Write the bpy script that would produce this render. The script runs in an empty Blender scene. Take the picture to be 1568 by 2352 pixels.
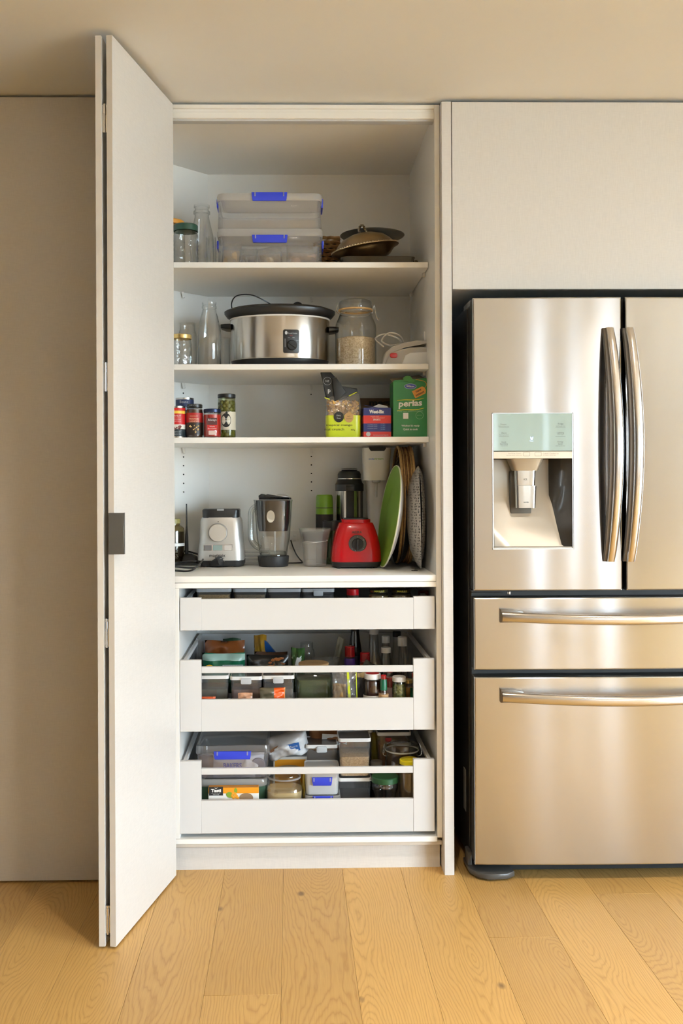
import bpy, bmesh, math, random
from mathutils import Vector, Matrix, Euler
random.seed(7)
SC = bpy.context.scene
COL = SC.collection
PI = math.pi
# ------------------------------------------------------------------ camera
FPX, PPX, PPY = 2263.0, 707.5, 1110.0          # focal length and principal point in pixels of the 1568x2352 frame
YAW, ROLL = math.radians(1.0), math.radians(0.25)
CAMP = Vector((0.0, -3.05, 1.219))
cd = bpy.data.cameras.new('camera')
cam = bpy.data.objects.new('camera', cd)
COL.objects.link(cam)
cd.sensor_fit = 'HORIZONTAL'
cd.sensor_width = 24.0
cd.lens = FPX / 1568 * 24.0
cd.shift_x = (784 - PPX) / 1568
cd.shift_y = (PPY - 1176) / 1568
cd.clip_start = 0.05
CROT = (Matrix.Rotation(-YAW, 3, 'Z') @ Matrix.Rotation(PI / 2, 3, 'X') @ Matrix.Rotation(-ROLL, 3, 'Z'))
cam.matrix_world = Matrix.Translation(CAMP) @ CROT.to_4x4()
SC.camera = cam
# ------------------------------------------------------------------ world, exposure, lights
w = bpy.data.worlds.new('world')
SC.world = w
w.use_nodes = True
wn = w.node_tree
bg = wn.nodes['Background']
bg.inputs['Color'].default_value = (0.71, 0.865, 1.0, 1)      # overcast sky
bg.inputs['Strength'].default_value = 23.0
SC.view_settings.view_transform = 'Standard'
SC.view_settings.look = 'None'
SC.view_settings.gamma = 1.0
SC.view_settings.exposure = 0.48
SC.view_settings.use_curve_mapping = False
SC.cycles.transparent_max_bounces = 40
SC.cycles.max_bounces = 8
SC.cycles.diffuse_bounces = 5
SC.cycles.glossy_bounces = 4
SC.cycles.caustics_reflective = False
SC.cycles.caustics_refractive = False
SC.cycles.sample_clamp_indirect = 6.0
# room extents (metres): pantry front plane at y = 0
RX0, RX1, RY0, RY1, RZ = -2.7, 4.2, -8.6, 0.72, 2.414
WINDOWS = [  # wall, along0, along1, z0, z1, pane; rear ones are added, unseen
    ('right', -6.0, -2.3, 0.05, 2.2, 'clear'),
    ('rear', 2.30, 2.46, 0.4, 2.25, 'frosted'),  # added rear slits: their reflections streak the fridge steel
    ('rear', 2.95, 3.07, 0.4, 2.25, 'frosted'),
    ('rear', 3.50, 3.74, 0.4, 2.25, 'frosted'),
]
DOWN_POWER, DOWN_COL = 6.5, (1.0, 0.90, 0.78)
DOWNS = [(0.15, -1.3), (1.34, -1.3), (2.6, -1.3), (0.1, -4.3), (1.5, -4.3), (2.9, -4.3), (0.0, -7.6), (1.1, -7.6), (2.2, -7.6), (3.3, -7.6)]

# ------------------------------------------------------------------ helpers
def at(px, py, Y):
    """world X, Z of picture point (px, py) of the 1568x2352 frame on the plane y = Y"""
    d = CROT @ Vector(((px - PPX) / FPX, -(py - PPY) / FPX, -1.0))
    t = (Y - CAMP.y) / d.y
    return CAMP.x + d.x * t, CAMP.z + d.z * t
def xat(px, Y, py=1110):
    return at(px, py, Y)[0]
def zat(py, Y, px=700):
    return at(px, py, Y)[1]
def m_px(Y):
    return (Y - CAMP.y) / FPX

MATS = {}
def nodes_of(name):
    m = bpy.data.materials.new(name)
    m.use_nodes = True
    return m, m.node_tree.nodes, m.node_tree.links, m.node_tree.nodes['Principled BSDF']
def mat(name, col, rough=0.5, metal=0.0, spec=0.5, var=0.0, vscale=6.0, bump=0.0, bscale=60.0, coat=0.0, emit=None, estr=0.0,
        stretch=(1, 1, 1), trans=0.0):
    """plain principled material with a little procedural colour variation and relief"""
    if name in MATS:
        return MATS[name]
    m, N, L, b = nodes_of(name)
    b.inputs['Base Color'].default_value = (*col, 1)
    b.inputs['Roughness'].default_value = rough
    b.inputs['Metallic'].default_value = metal
    b.inputs['Specular IOR Level'].default_value = spec
    b.inputs['Coat Weight'].default_value = coat
    b.inputs['Transmission Weight'].default_value = trans
    if emit:
        b.inputs['Emission Color'].default_value = (*emit, 1)
        b.inputs['Emission Strength'].default_value = estr
    if var or bump:
        tc = N.new('ShaderNodeTexCoord')
        mp = N.new('ShaderNodeMapping')
        mp.inputs['Scale'].default_value = stretch
        L.new(tc.outputs['Object'], mp.inputs['Vector'])
    if var:
        n = N.new('ShaderNodeTexNoise')
        n.inputs['Scale'].default_value = vscale
        n.inputs['Detail'].default_value = 4
        L.new(mp.outputs[0], n.inputs['Vector'])
        mx = N.new('ShaderNodeMix')
        mx.data_type = 'RGBA'
        mx.inputs[6].default_value = (*[max(0, c * (1 - var)) for c in col], 1)
        mx.inputs[7].default_value = (*[min(1, c * (1 + var)) for c in col], 1)
        L.new(n.outputs['Fac'], mx.inputs[0])
        L.new(mx.outputs[2], b.inputs['Base Color'])
    if bump:
        n2 = N.new('ShaderNodeTexNoise')
        n2.inputs['Scale'].default_value = bscale
        n2.inputs['Detail'].default_value = 3
        L.new(mp.outputs[0], n2.inputs['Vector'])
        bp = N.new('ShaderNodeBump')
        bp.inputs['Strength'].default_value = bump
        bp.inputs['Distance'].default_value = 0.002
        L.new(n2.outputs['Fac'], bp.inputs['Height'])
        L.new(bp.outputs[0], b.inputs['Normal'])
    MATS[name] = m
    return m
def glass(name, tint=(0.985, 0.99, 0.987), edge=(0.42, 0.47, 0.45), rough=0.02, refl=1.0, haze=0.0, hazecol=(0.8, 0.8, 0.8), wob=0.0, wscale=30):
    """thin clear walls: transparent, tinted at grazing angles, with a fresnel reflection (and optional frosting)"""
    if name in MATS:
        return MATS[name]
    m, N, L, b = nodes_of(name)
    N.remove(b)
    out = N['Material Output']
    lw = N.new('ShaderNodeLayerWeight')
    lw.inputs['Blend'].default_value = 0.5
    ramp = N.new('ShaderNodeMix')
    ramp.data_type = 'RGBA'
    ramp.inputs[6].default_value = (*tint, 1)
    ramp.inputs[7].default_value = (*edge, 1)
    pe = N.new('ShaderNodeMath'); pe.operation = 'POWER'; pe.inputs[1].default_value = 2.5
    L.new(lw.outputs['Facing'], pe.inputs[0]); L.new(pe.outputs[0], ramp.inputs[0])
    t = N.new('ShaderNodeBsdfTransparent')
    L.new(ramp.outputs[2], t.inputs['Color'])
    lw2 = N.new('ShaderNodeLayerWeight')
    lw2.inputs['Blend'].default_value = 0.5
    pw = N.new('ShaderNodeMath'); pw.operation = 'POWER'; pw.inputs[1].default_value = 4.0
    L.new(lw2.outputs['Facing'], pw.inputs[0])
    fr = N.new('ShaderNodeMath'); fr.operation = 'MULTIPLY_ADD'; fr.inputs[1].default_value = 0.75; fr.inputs[2].default_value = 0.07
    L.new(pw.outputs[0], fr.inputs[0])
    g = N.new('ShaderNodeBsdfGlossy')
    g.inputs['Roughness'].default_value = rough
    if wob:
        tc = N.new('ShaderNodeTexCoord')
        n2 = N.new('ShaderNodeTexNoise')
        n2.inputs['Scale'].default_value = wscale
        L.new(tc.outputs['Object'], n2.inputs['Vector'])
        bp = N.new('ShaderNodeBump')
        bp.inputs['Strength'].default_value = wob
        bp.inputs['Distance'].default_value = 0.004
        L.new(n2.outputs['Fac'], bp.inputs['Height'])
        L.new(bp.outputs[0], g.inputs['Normal'])
        L.new(bp.outputs[0], lw2.inputs['Normal'])
    base = t
    if haze:
        d = N.new('ShaderNodeBsdfTranslucent')
        d2 = N.new('ShaderNodeBsdfDiffuse')
        d.inputs['Color'].default_value = (*hazecol, 1)
        d2.inputs['Color'].default_value = (*hazecol, 1)
        md = N.new('ShaderNodeMixShader')
        L.new(d.outputs[0], md.inputs[1]); L.new(d2.outputs[0], md.inputs[2])
        mh = N.new('ShaderNodeMixShader')
        mh.inputs[0].default_value = haze
        L.new(t.outputs[0], mh.inputs[1]); L.new(md.outputs[0], mh.inputs[2])
        base = mh
    mul = N.new('ShaderNodeMath')
    mul.operation = 'MULTIPLY'
    mul.inputs[1].default_value = refl
    L.new(fr.outputs[0], mul.inputs[0])
    ms = N.new('ShaderNodeMixShader')
    L.new(mul.outputs[0], ms.inputs[0])
    L.new(base.outputs[0], ms.inputs[1]); L.new(g.outputs[0], ms.inputs[2])
    L.new(ms.outputs[0], out.inputs['Surface'])
    MATS[name] = m
    return m

def sharpen(bm, ang=0.7):
    for f in bm.faces:
        f.smooth = True
    for e in bm.edges:
        if len(e.link_faces) == 2:
            e.smooth = e.calc_face_angle(0) < ang
        else:
            e.smooth = True
def obj(name, bm, m, parent=None, loc=None, rot=None, ang=0.7, recalc=True):
    if recalc:
        bmesh.ops.recalc_face_normals(bm, faces=bm.faces[:])
    sharpen(bm, ang)
    me = bpy.data.meshes.new(name)
    bm.to_mesh(me)
    bm.free()
    o = bpy.data.objects.new(name, me)
    me.materials.append(m)
    COL.objects.link(o)
    if parent:
        o.parent = parent
    if loc:
        o.location = loc
    if rot:
        o.rotation_euler = rot
    return o
def tag(o, label=None, cat=None, group=None, kind=None):
    if label: o['label'] = label
    if cat: o['category'] = cat
    if group: o['group'] = group
    if kind: o['kind'] = kind
    return o
def thing(name, label, cat, loc=(0, 0, 0), rz=0.0, group=None, rot=None):
    o = bpy.data.objects.new(name, None)
    o.empty_display_size = 0.05
    COL.objects.link(o)
    o.location = loc
    o.rotation_euler = rot if rot else (0, 0, rz)
    return tag(o, label, cat, group)
def NB():
    return bmesh.new()
def box(bm, x0, x1, y0, y1, z0, z1, bev=0.0, seg=2):
    vs = [bm.verts.new((x, y, z)) for x in (x0, x1) for y in (y0, y1) for z in (z0, z1)]
    q = [(0, 1, 3, 2), (4, 6, 7, 5), (0, 4, 5, 1), (2, 3, 7, 6), (0, 2, 6, 4), (1, 5, 7, 3)]
    fs = [bm.faces.new([vs[i] for i in f]) for f in q]
    if bev:
        es = list({e for f in fs for e in f.edges})
        bmesh.ops.bevel(bm, geom=es, offset=bev, segments=seg, affect='EDGES', profile=0.5)
    return bm
def bx(name, x0, x1, y0, y1, z0, z1, m, parent=None, bev=0.0, seg=2, **k):
    return obj(name, box(NB(), x0, x1, y0, y1, z0, z1, bev, seg), m, parent, **k)
def lathe(bm, prof, seg=32, cx=0, cy=0, sx=1.0, sy=1.0, sq=0.0, a0=0.0, a1=2 * PI, mtx=None):
    """profile of (r, z); sq > 0 squares the section (0 round .. 1 nearly square)"""
    full = abs(a1 - a0 - 2 * PI) < 1e-6
    n = seg if full else seg + 1
    rings = []
    for r, z in prof:
        if r < 1e-7:
            rings.append([bm.verts.new((cx, cy, z))])
            continue
        ring = []
        for i in range(n):
            a = a0 + (a1 - a0) * i / seg
            c, s = math.cos(a), math.sin(a)
            k = 1.0
            if sq:
                p = 2 + sq * 8
                k = 1.0 / (abs(c) ** p + abs(s) ** p) ** (1 / p)
            ring.append(bm.verts.new((cx + r * c * k * sx, cy + r * s * k * sy, z)))
        rings.append(ring)
    m_ = n if full else n - 1
    for A, B in zip(rings, rings[1:]):
        for i in range(m_):
            j = (i + 1) % n
            if len(A) == 1 and len(B) == 1:
                break
            if len(A) == 1:
                bm.faces.new((A[0], B[i], B[j]))
            elif len(B) == 1:
                bm.faces.new((A[i], A[j], B[0]))
            else:
                bm.faces.new((A[i], A[j], B[j], B[i]))
    if mtx is not None:
        vs = [v for r in rings for v in r]
        bmesh.ops.transform(bm, matrix=mtx, verts=vs)
    return bm
def solid(r, z0, z1, bev=0.002):
    """closed cylinder profile with eased edges"""
    return [(0, z0), (r - bev, z0), (r, z0 + bev), (r, z1 - bev), (r - bev, z1), (0, z1)]
def tube(bm, pts, r, seg=8, closed=False, cap=True):
    pts = [Vector(p) for p in pts]
    n = len(pts)
    rad = r if isinstance(r, (list, tuple)) else [r] * n
    up = None
    rings = []
    for i, p in enumerate(pts):
        if closed:
            d = pts[(i + 1) % n] - pts[i - 1]
        else:
            d = pts[min(i + 1, n - 1)] - pts[max(i - 1, 0)]
        d.normalize()
        if up is None:
            up = Vector((0, 0, 1)) if abs(d.z) < 0.9 else Vector((1, 0, 0))
        u = d.cross(up)
        if u.length < 1e-5:
            u = d.orthogonal()
        u.normalize()
        v = u.cross(d).normalized()
        up = v
        rings.append([bm.verts.new(p + (u * math.cos(2 * PI * k / seg) + v * math.sin(2 * PI * k / seg)) * rad[i]) for k in range(seg)])
    m_ = n if closed else n - 1
    for i in range(m_):
        A, B = rings[i], rings[(i + 1) % n]
        for k in range(seg):
            bm.faces.new((A[k], A[(k + 1) % seg], B[(k + 1) % seg], B[k]))
    if cap and not closed:
        bm.faces.new(rings[0][::-1])
        bm.faces.new(rings[-1])
    return bm
def smooth_path(pts, sub=6, closed=False):
    P = [Vector(p) for p in pts]
    n = len(P)
    out = []
    for i in range(n if closed else n - 1):
        if closed:
            a, b, c, d = P[i - 1], P[i], P[(i + 1) % n], P[(i + 2) % n]
        else:
            a, b, c, d = P[max(i - 1, 0)], P[i], P[i + 1], P[min(i + 2, n - 1)]
        for k in range(sub):
            t = k / sub
            out.append(0.5 * ((2 * b) + (c - a) * t + (2 * a - 5 * b + 4 * c - d) * t * t + (3 * b - a - 3 * c + d) * t ** 3))
    if not closed:
        out.append(P[-1])
    return out
def prism(bm, poly, a, b, axis='Y', bev=0.0, seg=2):
    """polygon (list of 2-D points) extruded from a to b along the axis"""
    def P(u, v, w):
        return {'Y': (u, w, v), 'X': (w, u, v), 'Z': (u, v, w)}[axis]
    A = [bm.verts.new(P(u, v, a)) for u, v in poly]
    B = [bm.verts.new(P(u, v, b)) for u, v in poly]
    fs = [bm.faces.new(A[::-1]), bm.faces.new(B)]
    n = len(poly)
    for i in range(n):
        fs.append(bm.faces.new((A[i], A[(i + 1) % n], B[(i + 1) % n], B[i])))
    if bev:
        es = list({e for f in fs[:2] for e in f.edges})
        bmesh.ops.bevel(bm, geom=es, offset=bev, segments=seg, affect='EDGES', profile=0.5)
    return bm
def rrect(w, h, r, n=5, cx=0, cy=0):
    """rounded rectangle outline, counter-clockwise"""
    r = min(r, w / 2 - 1e-5, h / 2 - 1e-5)
    out = []
    for (sx, sy, a) in ((1, -1, -PI / 2), (1, 1, 0), (-1, 1, PI / 2), (-1, -1, PI)):
        for i in range(n + 1):
            t = a + PI / 2 * i / n
            out.append((cx + sx * (w / 2 - r) + r * math.cos(t), cy + sy * (h / 2 - r) + r * math.sin(t)))
    return out
def loft(bm, sections, cap0=True, cap1=True):
    """sections: lists of equally many 3-D points"""
    R = [[bm.verts.new(p) for p in s] for s in sections]
    n = len(R[0])
    for A, B in zip(R, R[1:]):
        for i in range(n):
            bm.faces.new((A[i], A[(i + 1) % n], B[(i + 1) % n], B[i]))
    if cap0: bm.faces.new(R[0][::-1])
    if cap1: bm.faces.new(R[-1])
    return bm
def rr_sec(w, d, r, z, n=4, cx=0, cy=0):
    return [(x, y, z) for x, y in rrect(w, d, r, n, cx, cy)]

_TXT = {}
def text_geo(s, bold=0.0):
    key = (s, bold)
    if key not in _TXT:
        c = bpy.data.curves.new('t', 'FONT')
        c.body = s
        c.align_x = 'CENTER'
        c.align_y = 'CENTER'
        c.resolution_u = 2
        c.offset = bold
        o = bpy.data.objects.new('t', c)
        COL.objects.link(o)
        dg = bpy.context.evaluated_depsgraph_get()
        me = o.evaluated_get(dg).to_mesh()
        vs = [v.co.copy() for v in me.vertices]
        fs = [tuple(p.vertices) for p in me.polygons]
        o.evaluated_get(dg).to_mesh_clear()
        bpy.data.objects.remove(o)
        bpy.data.curves.remove(c)
        _TXT[key] = (vs, fs)
    return _TXT[key]
def text(name, s, width, m, parent, loc, height=None, bold=0.0, cyl=None, rot=(PI / 2, 0, 0), shear=0.0):
    """flat print: letters as a thin mesh facing -y (or wrapped round a z-axis cylinder of radius cyl)"""
    vs, fs = text_geo(s, bold)
    if not vs:
        return None
    x0 = min(v.x for v in vs); x1 = max(v.x for v in vs)
    y0 = min(v.y for v in vs); y1 = max(v.y for v in vs)
    k = width / max(x1 - x0, 1e-6)
    ky = k if height is None else height / max(y1 - y0, 1e-6)
    cx, cy = (x0 + x1) / 2, (y0 + y1) / 2
    bm = NB()
    V = []
    for v in vs:
        u, t = (v.x - cx) * k, (v.y - cy) * ky
        u += shear * t
        if cyl:
            a = u / cyl - PI / 2
            V.append(bm.verts.new((cyl * math.cos(a), cyl * math.sin(a), t)))
        else:
            V.append(bm.verts.new((u, t, 0)))
    for f in fs:
        try:
            bm.faces.new([V[i] for i in f])
        except ValueError:
            pass
    return obj(name, bm, m, parent, loc, None if cyl else rot, recalc=False)
def patch(name, w, h, m, parent, loc, r=0.0, t=0.0004, rot=(PI / 2, 0, 0), poly=None):
    """a printed area or sticker: thin slab facing -y"""
    bm = prism(NB(), poly if poly else rrect(w, h, max(r, 1e-4), 4 if r else 1), 0, t, 'Z')
    return obj(name, bm, m, parent, loc, rot)
def ellipse(w, h, n=28):
    return [(w / 2 * math.cos(2 * PI * i / n), h / 2 * math.sin(2 * PI * i / n)) for i in range(n)]
def wrap(name, r, z0, z1, m, parent, a0=-PI, a1=0.0, seg=24, loc=None, t=0.0004):
    """a paper label round a jar: strip at radius r between two angles (-pi/2 faces the camera)"""
    full = abs(a1 - a0) > 2 * PI - 0.01
    bm = lathe(NB(), [(r, z0), (r + t, z0), (r + t, z1), (r, z1), (r, z0)], seg, a0=a0, a1=a1)
    return obj(name, bm, m, parent, loc)
def copy_tree(o, parent=None):
    c = o.copy()
    COL.objects.link(c)
    c.parent = parent
    for ch in o.children:
        copy_tree(ch, c)
    return c

# ------------------------------------------------------------------ common materials
def linen(name, col, var=0.05, rough=0.42):
    """pale laminate with a fine woven linen print"""
    m, N, L, b = nodes_of(name)
    tc = N.new('ShaderNodeTexCoord')
    def thr(sc):
        mp = N.new('ShaderNodeMapping'); mp.inputs['Scale'].default_value = sc
        n = N.new('ShaderNodeTexNoise'); n.inputs['Scale'].default_value = 1.0; n.inputs['Detail'].default_value = 2
        L.new(tc.outputs['Object'], mp.inputs[0]); L.new(mp.outputs[0], n.inputs['Vector'])
        return n
    a, c2 = thr((40, 40, 700)), thr((700, 700, 40))
    ad = N.new('ShaderNodeMath'); ad.operation = 'ADD'
    L.new(a.outputs['Fac'], ad.inputs[0]); L.new(c2.outputs['Fac'], ad.inputs[1])
    mr = N.new('ShaderNodeMapRange')
    mr.inputs['From Min'].default_value = 0.7; mr.inputs['From Max'].default_value = 1.3
    L.new(ad.outputs[0], mr.inputs[0])
    mx = N.new('ShaderNodeMix'); mx.data_type = 'RGBA'
    mx.inputs[6].default_value = (*[c * (1 - var) for c in col], 1)
    mx.inputs[7].default_value = (*[min(1, c * (1 + var)) for c in col], 1)
    L.new(mr.outputs[0], mx.inputs[0]); L.new(mx.outputs[2], b.inputs['Base Color'])
    b.inputs['Roughness'].default_value = rough
    bp = N.new('ShaderNodeBump'); bp.inputs['Strength'].default_value = 0.05; bp.inputs['Distance'].default_value = 0.001
    L.new(ad.outputs[0], bp.inputs['Height']); L.new(bp.outputs[0], b.inputs['Normal'])
    MATS[name] = m
    return m
M_LIN = linen('linen_laminate', (0.66, 0.635, 0.605))
M_EDGE = mat('laminate_edge', (0.66, 0.60, 0.52), 0.5, var=0.03, vscale=20)
M_WHITE = mat('white_melamine', (0.87, 0.86, 0.83), 0.32, var=0.015, vscale=8)
M_DRAWER = mat('white_drawer_metal', (0.64, 0.64, 0.64), 0.33, var=0.01, vscale=5)
M_CEIL = mat('ceiling_paint', (0.82, 0.83, 0.83), 0.9, var=0.015, vscale=3, bump=0.05, bscale=200)
M_WALL = mat('wall_paint', (0.72, 0.71, 0.69), 0.85, var=0.02, vscale=3)
M_BLACK = mat('black_plastic', (0.012, 0.012, 0.013), 0.35, var=0.1, vscale=40)
M_BLACKM = mat('black_matte', (0.014, 0.013, 0.012), 0.7, var=0.1, vscale=40)
M_CHROME = mat('chrome', (0.75, 0.74, 0.72), 0.16, metal=1.0, var=0.03, vscale=20)
M_GREYP = mat('grey_plastic', (0.30, 0.30, 0.30), 0.4, var=0.03, vscale=30)
M_WHITEP = mat('white_plastic', (0.80, 0.79, 0.77), 0.35, var=0.02, vscale=30)
M_LGREYP = mat('pale_grey_plastic', (0.55, 0.56, 0.57), 0.4, var=0.02, vscale=30)
M_INK = mat('black_ink', (0.015, 0.015, 0.015), 0.6, var=0.05, vscale=50)
M_WINK = mat('white_ink', (0.82, 0.81, 0.78), 0.55, var=0.02, vscale=50)
M_CLEAR = glass('clear_glass', refl=1.5, wob=0.12, wscale=40)
M_CLEAR2 = glass('ribbed_glass', (0.97, 0.98, 0.975), (0.36, 0.42, 0.39), refl=1.8, wob=0.7, wscale=70)
M_PLAST = glass('clear_plastic', (0.97, 0.97, 0.975), (0.86, 0.87, 0.90), 0.08, 1.3, haze=0.20, hazecol=(0.92, 0.92, 0.93))
M_FROST = glass('frosted_plastic', (0.95, 0.95, 0.95), (0.88, 0.88, 0.9), 0.2, 0.9, haze=0.55, hazecol=(0.92, 0.92, 0.91))
M_TUB = glass('smoke_clear_plastic', (0.93, 0.93, 0.94), (0.72, 0.72, 0.76), 0.08, 1.4, haze=0.14, hazecol=(0.85, 0.85, 0.87))
M_WRAP = glass('clear_film', (0.94, 0.94, 0.94), (0.7, 0.7, 0.7), 0.1, 1.6, haze=0.16, hazecol=(0.9, 0.9, 0.9), wob=0.9, wscale=45)
M_BLUE = mat('blue_clip_plastic', (0.035, 0.06, 0.62), 0.35, var=0.05, vscale=30)
M_RED = mat('red_plastic', (0.62, 0.006, 0.012), 0.22, var=0.05, vscale=20, coat=0.3)
# ------------------------------------------------------------------ room shell
def steel(name, col=(0.60, 0.60, 0.615), rough=0.185, aniso=1.0, grain=(4, 4, 900), axis='Z'):
    m, N, L, b = nodes_of(name)
    b.inputs['Base Color'].default_value = (*col, 1)
    b.inputs['Metallic'].default_value = 1.0
    b.inputs['Anisotropic'].default_value = aniso
    tg = N.new('ShaderNodeTangent'); tg.direction_type = 'RADIAL'; tg.axis = axis
    b.inputs['Anisotropic Rotation'].default_value = 0.25
    L.new(tg.outputs[0], b.inputs['Tangent'])
    tc = N.new('ShaderNodeTexCoord')
    mp = N.new('ShaderNodeMapping'); mp.inputs['Scale'].default_value = grain
    n = N.new('ShaderNodeTexNoise'); n.inputs['Scale'].default_value = 1.0; n.inputs['Detail'].default_value = 3
    L.new(tc.outputs['Object'], mp.inputs[0]); L.new(mp.outputs[0], n.inputs['Vector'])
    mr = N.new('ShaderNodeMapRange')
    mr.inputs['To Min'].default_value = rough * 0.95; mr.inputs['To Max'].default_value = rough * 1.06
    L.new(n.outputs['Fac'], mr.inputs[0]); L.new(mr.outputs[0], b.inputs['Roughness'])
    bp = N.new('ShaderNodeBump'); bp.inputs['Strength'].default_value = 0.0035; bp.inputs['Distance'].default_value = 0.0004
    L.new(n.outputs['Fac'], bp.inputs['Height']); L.new(bp.outputs[0], b.inputs['Normal'])
    MATS[name] = m
    return m
M_STEEL = steel('brushed_steel')
M_STEELH = steel('polished_handle_steel', (0.66, 0.63, 0.60), 0.2, 0.3)

def oak():
    m, N, L, b = nodes_of('oak_boards')
    def math_(op, a, c=None):
        n = N.new('ShaderNodeMath'); n.operation = op
        for i, v in enumerate((a, c)):
            if v is None: continue
            if isinstance(v, (int, float)): n.inputs[i].default_value = v
            else: L.new(v, n.inputs[i])
        return n.outputs[0]
    tc = N.new('ShaderNodeTexCoord')
    oi = N.new('ShaderNodeObjectInfo')
    rnd = oi.outputs['Random']
    sp = N.new('ShaderNodeSeparateXYZ'); L.new(tc.outputs['Object'], sp.inputs[0])
    off = math_('MULTIPLY', rnd, 37.0)
    ysh = math_('ADD', sp.outputs[1], off)
    cmb = N.new('ShaderNodeCombineXYZ')
    L.new(math_('MULTIPLY', sp.outputs[0], 9.0), cmb.inputs[0]); L.new(math_('MULTIPLY', ysh, 1.5), cmb.inputs[1]); L.new(off, cmb.inputs[2])
    nz = N.new('ShaderNodeTexNoise'); nz.inputs['Scale'].default_value = 1.0; nz.inputs['Detail'].default_value = 4; nz.inputs['Roughness'].default_value = 0.55
    L.new(cmb.outputs[0], nz.inputs['Vector'])
    # heart line wanders along the board: rings open into long cathedral arches
    cm2 = N.new('ShaderNodeCombineXYZ')
    L.new(math_('MULTIPLY', ysh, 0.9), cm2.inputs[0]); L.new(off, cm2.inputs[1])
    n2 = N.new('ShaderNodeTexNoise'); n2.inputs['Scale'].default_value = 1.0; n2.inputs['Detail'].default_value = 1
    L.new(cm2.outputs[0], n2.inputs['Vector'])
    h = math_('MULTIPLY', math_('SUBTRACT', n2.outputs['Fac'], 0.5), 0.55)
    xo = math_('ADD', sp.outputs[0], math_('MULTIPLY', math_('SUBTRACT', math_('FRACT', math_('MULTIPLY', rnd, 91.0)), 0.5), 0.16))
    r = math_('SQRT', math_('ADD', math_('MULTIPLY', xo, xo), math_('MULTIPLY', h, h)))
    r = math_('ADD', r, math_('MULTIPLY', math_('SUBTRACT', nz.outputs['Fac'], 0.5), 0.075))
    ring = math_('FRACT', math_('MULTIPLY', r, 135.0))
    ring = math_('POWER', math_('ABSOLUTE', math_('SUBTRACT', math_('MULTIPLY', ring, 2.0), 1.0)), 3.0)
    # fine pores along the board
    cm3 = N.new('ShaderNodeCombineXYZ')
    L.new(math_('MULTIPLY', sp.outputs[0], 420.0), cm3.inputs[0]); L.new(math_('MULTIPLY', ysh, 9.0), cm3.inputs[1])
    n3 = N.new('ShaderNodeTexNoise'); n3.inputs['Scale'].default_value = 1.0; n3.inputs['Detail'].default_value = 2
    L.new(cm3.outputs[0], n3.inputs['Vector'])
    # knots
    cm4 = N.new('ShaderNodeCombineXYZ')
    L.new(math_('MULTIPLY', sp.outputs[0], 5.5), cm4.inputs[0]); L.new(math_('MULTIPLY', ysh, 3.2), cm4.inputs[1]); L.new(off, cm4.inputs[2])
    vo = N.new('ShaderNodeTexVoronoi'); vo.inputs['Scale'].default_value = 1.0
    L.new(cm4.outputs[0], vo.inputs['Vector'])
    knot = N.new('ShaderNodeMapRange'); knot.inputs['From Min'].default_value = 0.03; knot.inputs['From Max'].default_value = 0.07
    knot.inputs['To Min'].default_value = 1.0; knot.inputs['To Max'].default_value = 0.0
    L.new(vo.outputs['Distance'], knot.inputs[0])
    fac = math_('ADD', math_('MULTIPLY', ring, 0.34), math_('MULTIPLY', n3.outputs['Fac'], 0.45))
    cr = N.new('ShaderNodeValToRGB')
    e = cr.color_ramp.elements
    e[0].position = 0.12; e[0].color = (0.66, 0.405, 0.135, 1)
    e[1].position = 0.85; e[1].color = (0.40, 0.20, 0.045, 1)
    L.new(fac, cr.inputs[0])
    tone = N.new('ShaderNodeMix'); tone.data_type = 'RGBA'; tone.blend_type = 'MULTIPLY'
    tone.inputs[0].default_value = 1.0
    cr2 = N.new('ShaderNodeValToRGB')
    cr2.color_ramp.elements[0].color = (0.86, 0.84, 0.82, 1); cr2.color_ramp.elements[1].color = (1.06, 1.05, 1.03, 1)
    L.new(rnd, cr2.inputs[0])
    L.new(cr.outputs[0], tone.inputs[6]); L.new(cr2.outputs[0], tone.inputs[7])
    km = N.new('ShaderNodeMix'); km.data_type = 'RGBA'
    L.new(math_('MULTIPLY', knot.outputs[0], 0.75), km.inputs[0])
    L.new(tone.outputs[2], km.inputs[6]); km.inputs[7].default_value = (0.10, 0.05, 0.02, 1)
    L.new(km.outputs[2], b.inputs['Base Color'])
    b.inputs['Roughness'].default_value = 0.38
    bp = N.new('ShaderNodeBump'); bp.inputs['Strength'].default_value = 0.08; bp.inputs['Distance'].default_value = 0.001; bp.invert = True
    L.new(fac, bp.inputs['Height']); L.new(bp.outputs[0], b.inputs['Normal'])
    MATS['oak_boards'] = m
    return m
M_OAK = oak()
M_SUB = mat('dark_subfloor', (0.10, 0.055, 0.02), 0.9, var=0.1)
# floor with every oak board its own piece
fl = bx('floor', RX0, RX1, RY0, RY1, -0.08, -0.012, M_SUB)
tag(fl, kind='structure')
PW, PL = 0.1845, 2.2
pbm = box(NB(), -PW / 2 + 0.00025, PW / 2 - 0.00025, 0, PL - 0.0005, -0.012, 0.0, 0.0005, 1)
pme = None
col_i = 0
xc = xat(650, -0.115, 2050) + PW / 2 - 20 * PW
while xc < RX1 + PW:
    jit = [0.55, -0.9, 0.2, -0.35, 0.85, -0.62, 0.36, -1.05][(col_i * 3) % 8]
    if xc > RX0 - PW / 2:
        y = RY0 - PL + jit
        while y < RY1:
            y0, y1 = y, y + PL
            if y1 > RY0 and y0 < RY1:
                if pme is None:
                    p = obj('plank', pbm, M_OAK, fl, (xc, y, 0))
                    pme = p.data
                else:
                    p = bpy.data.objects.new('plank', pme)
                    COL.objects.link(p)
                    p.parent = fl
                    p.location = (xc, y, 0)
            y += PL
    xc += PW
    col_i += 1
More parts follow.
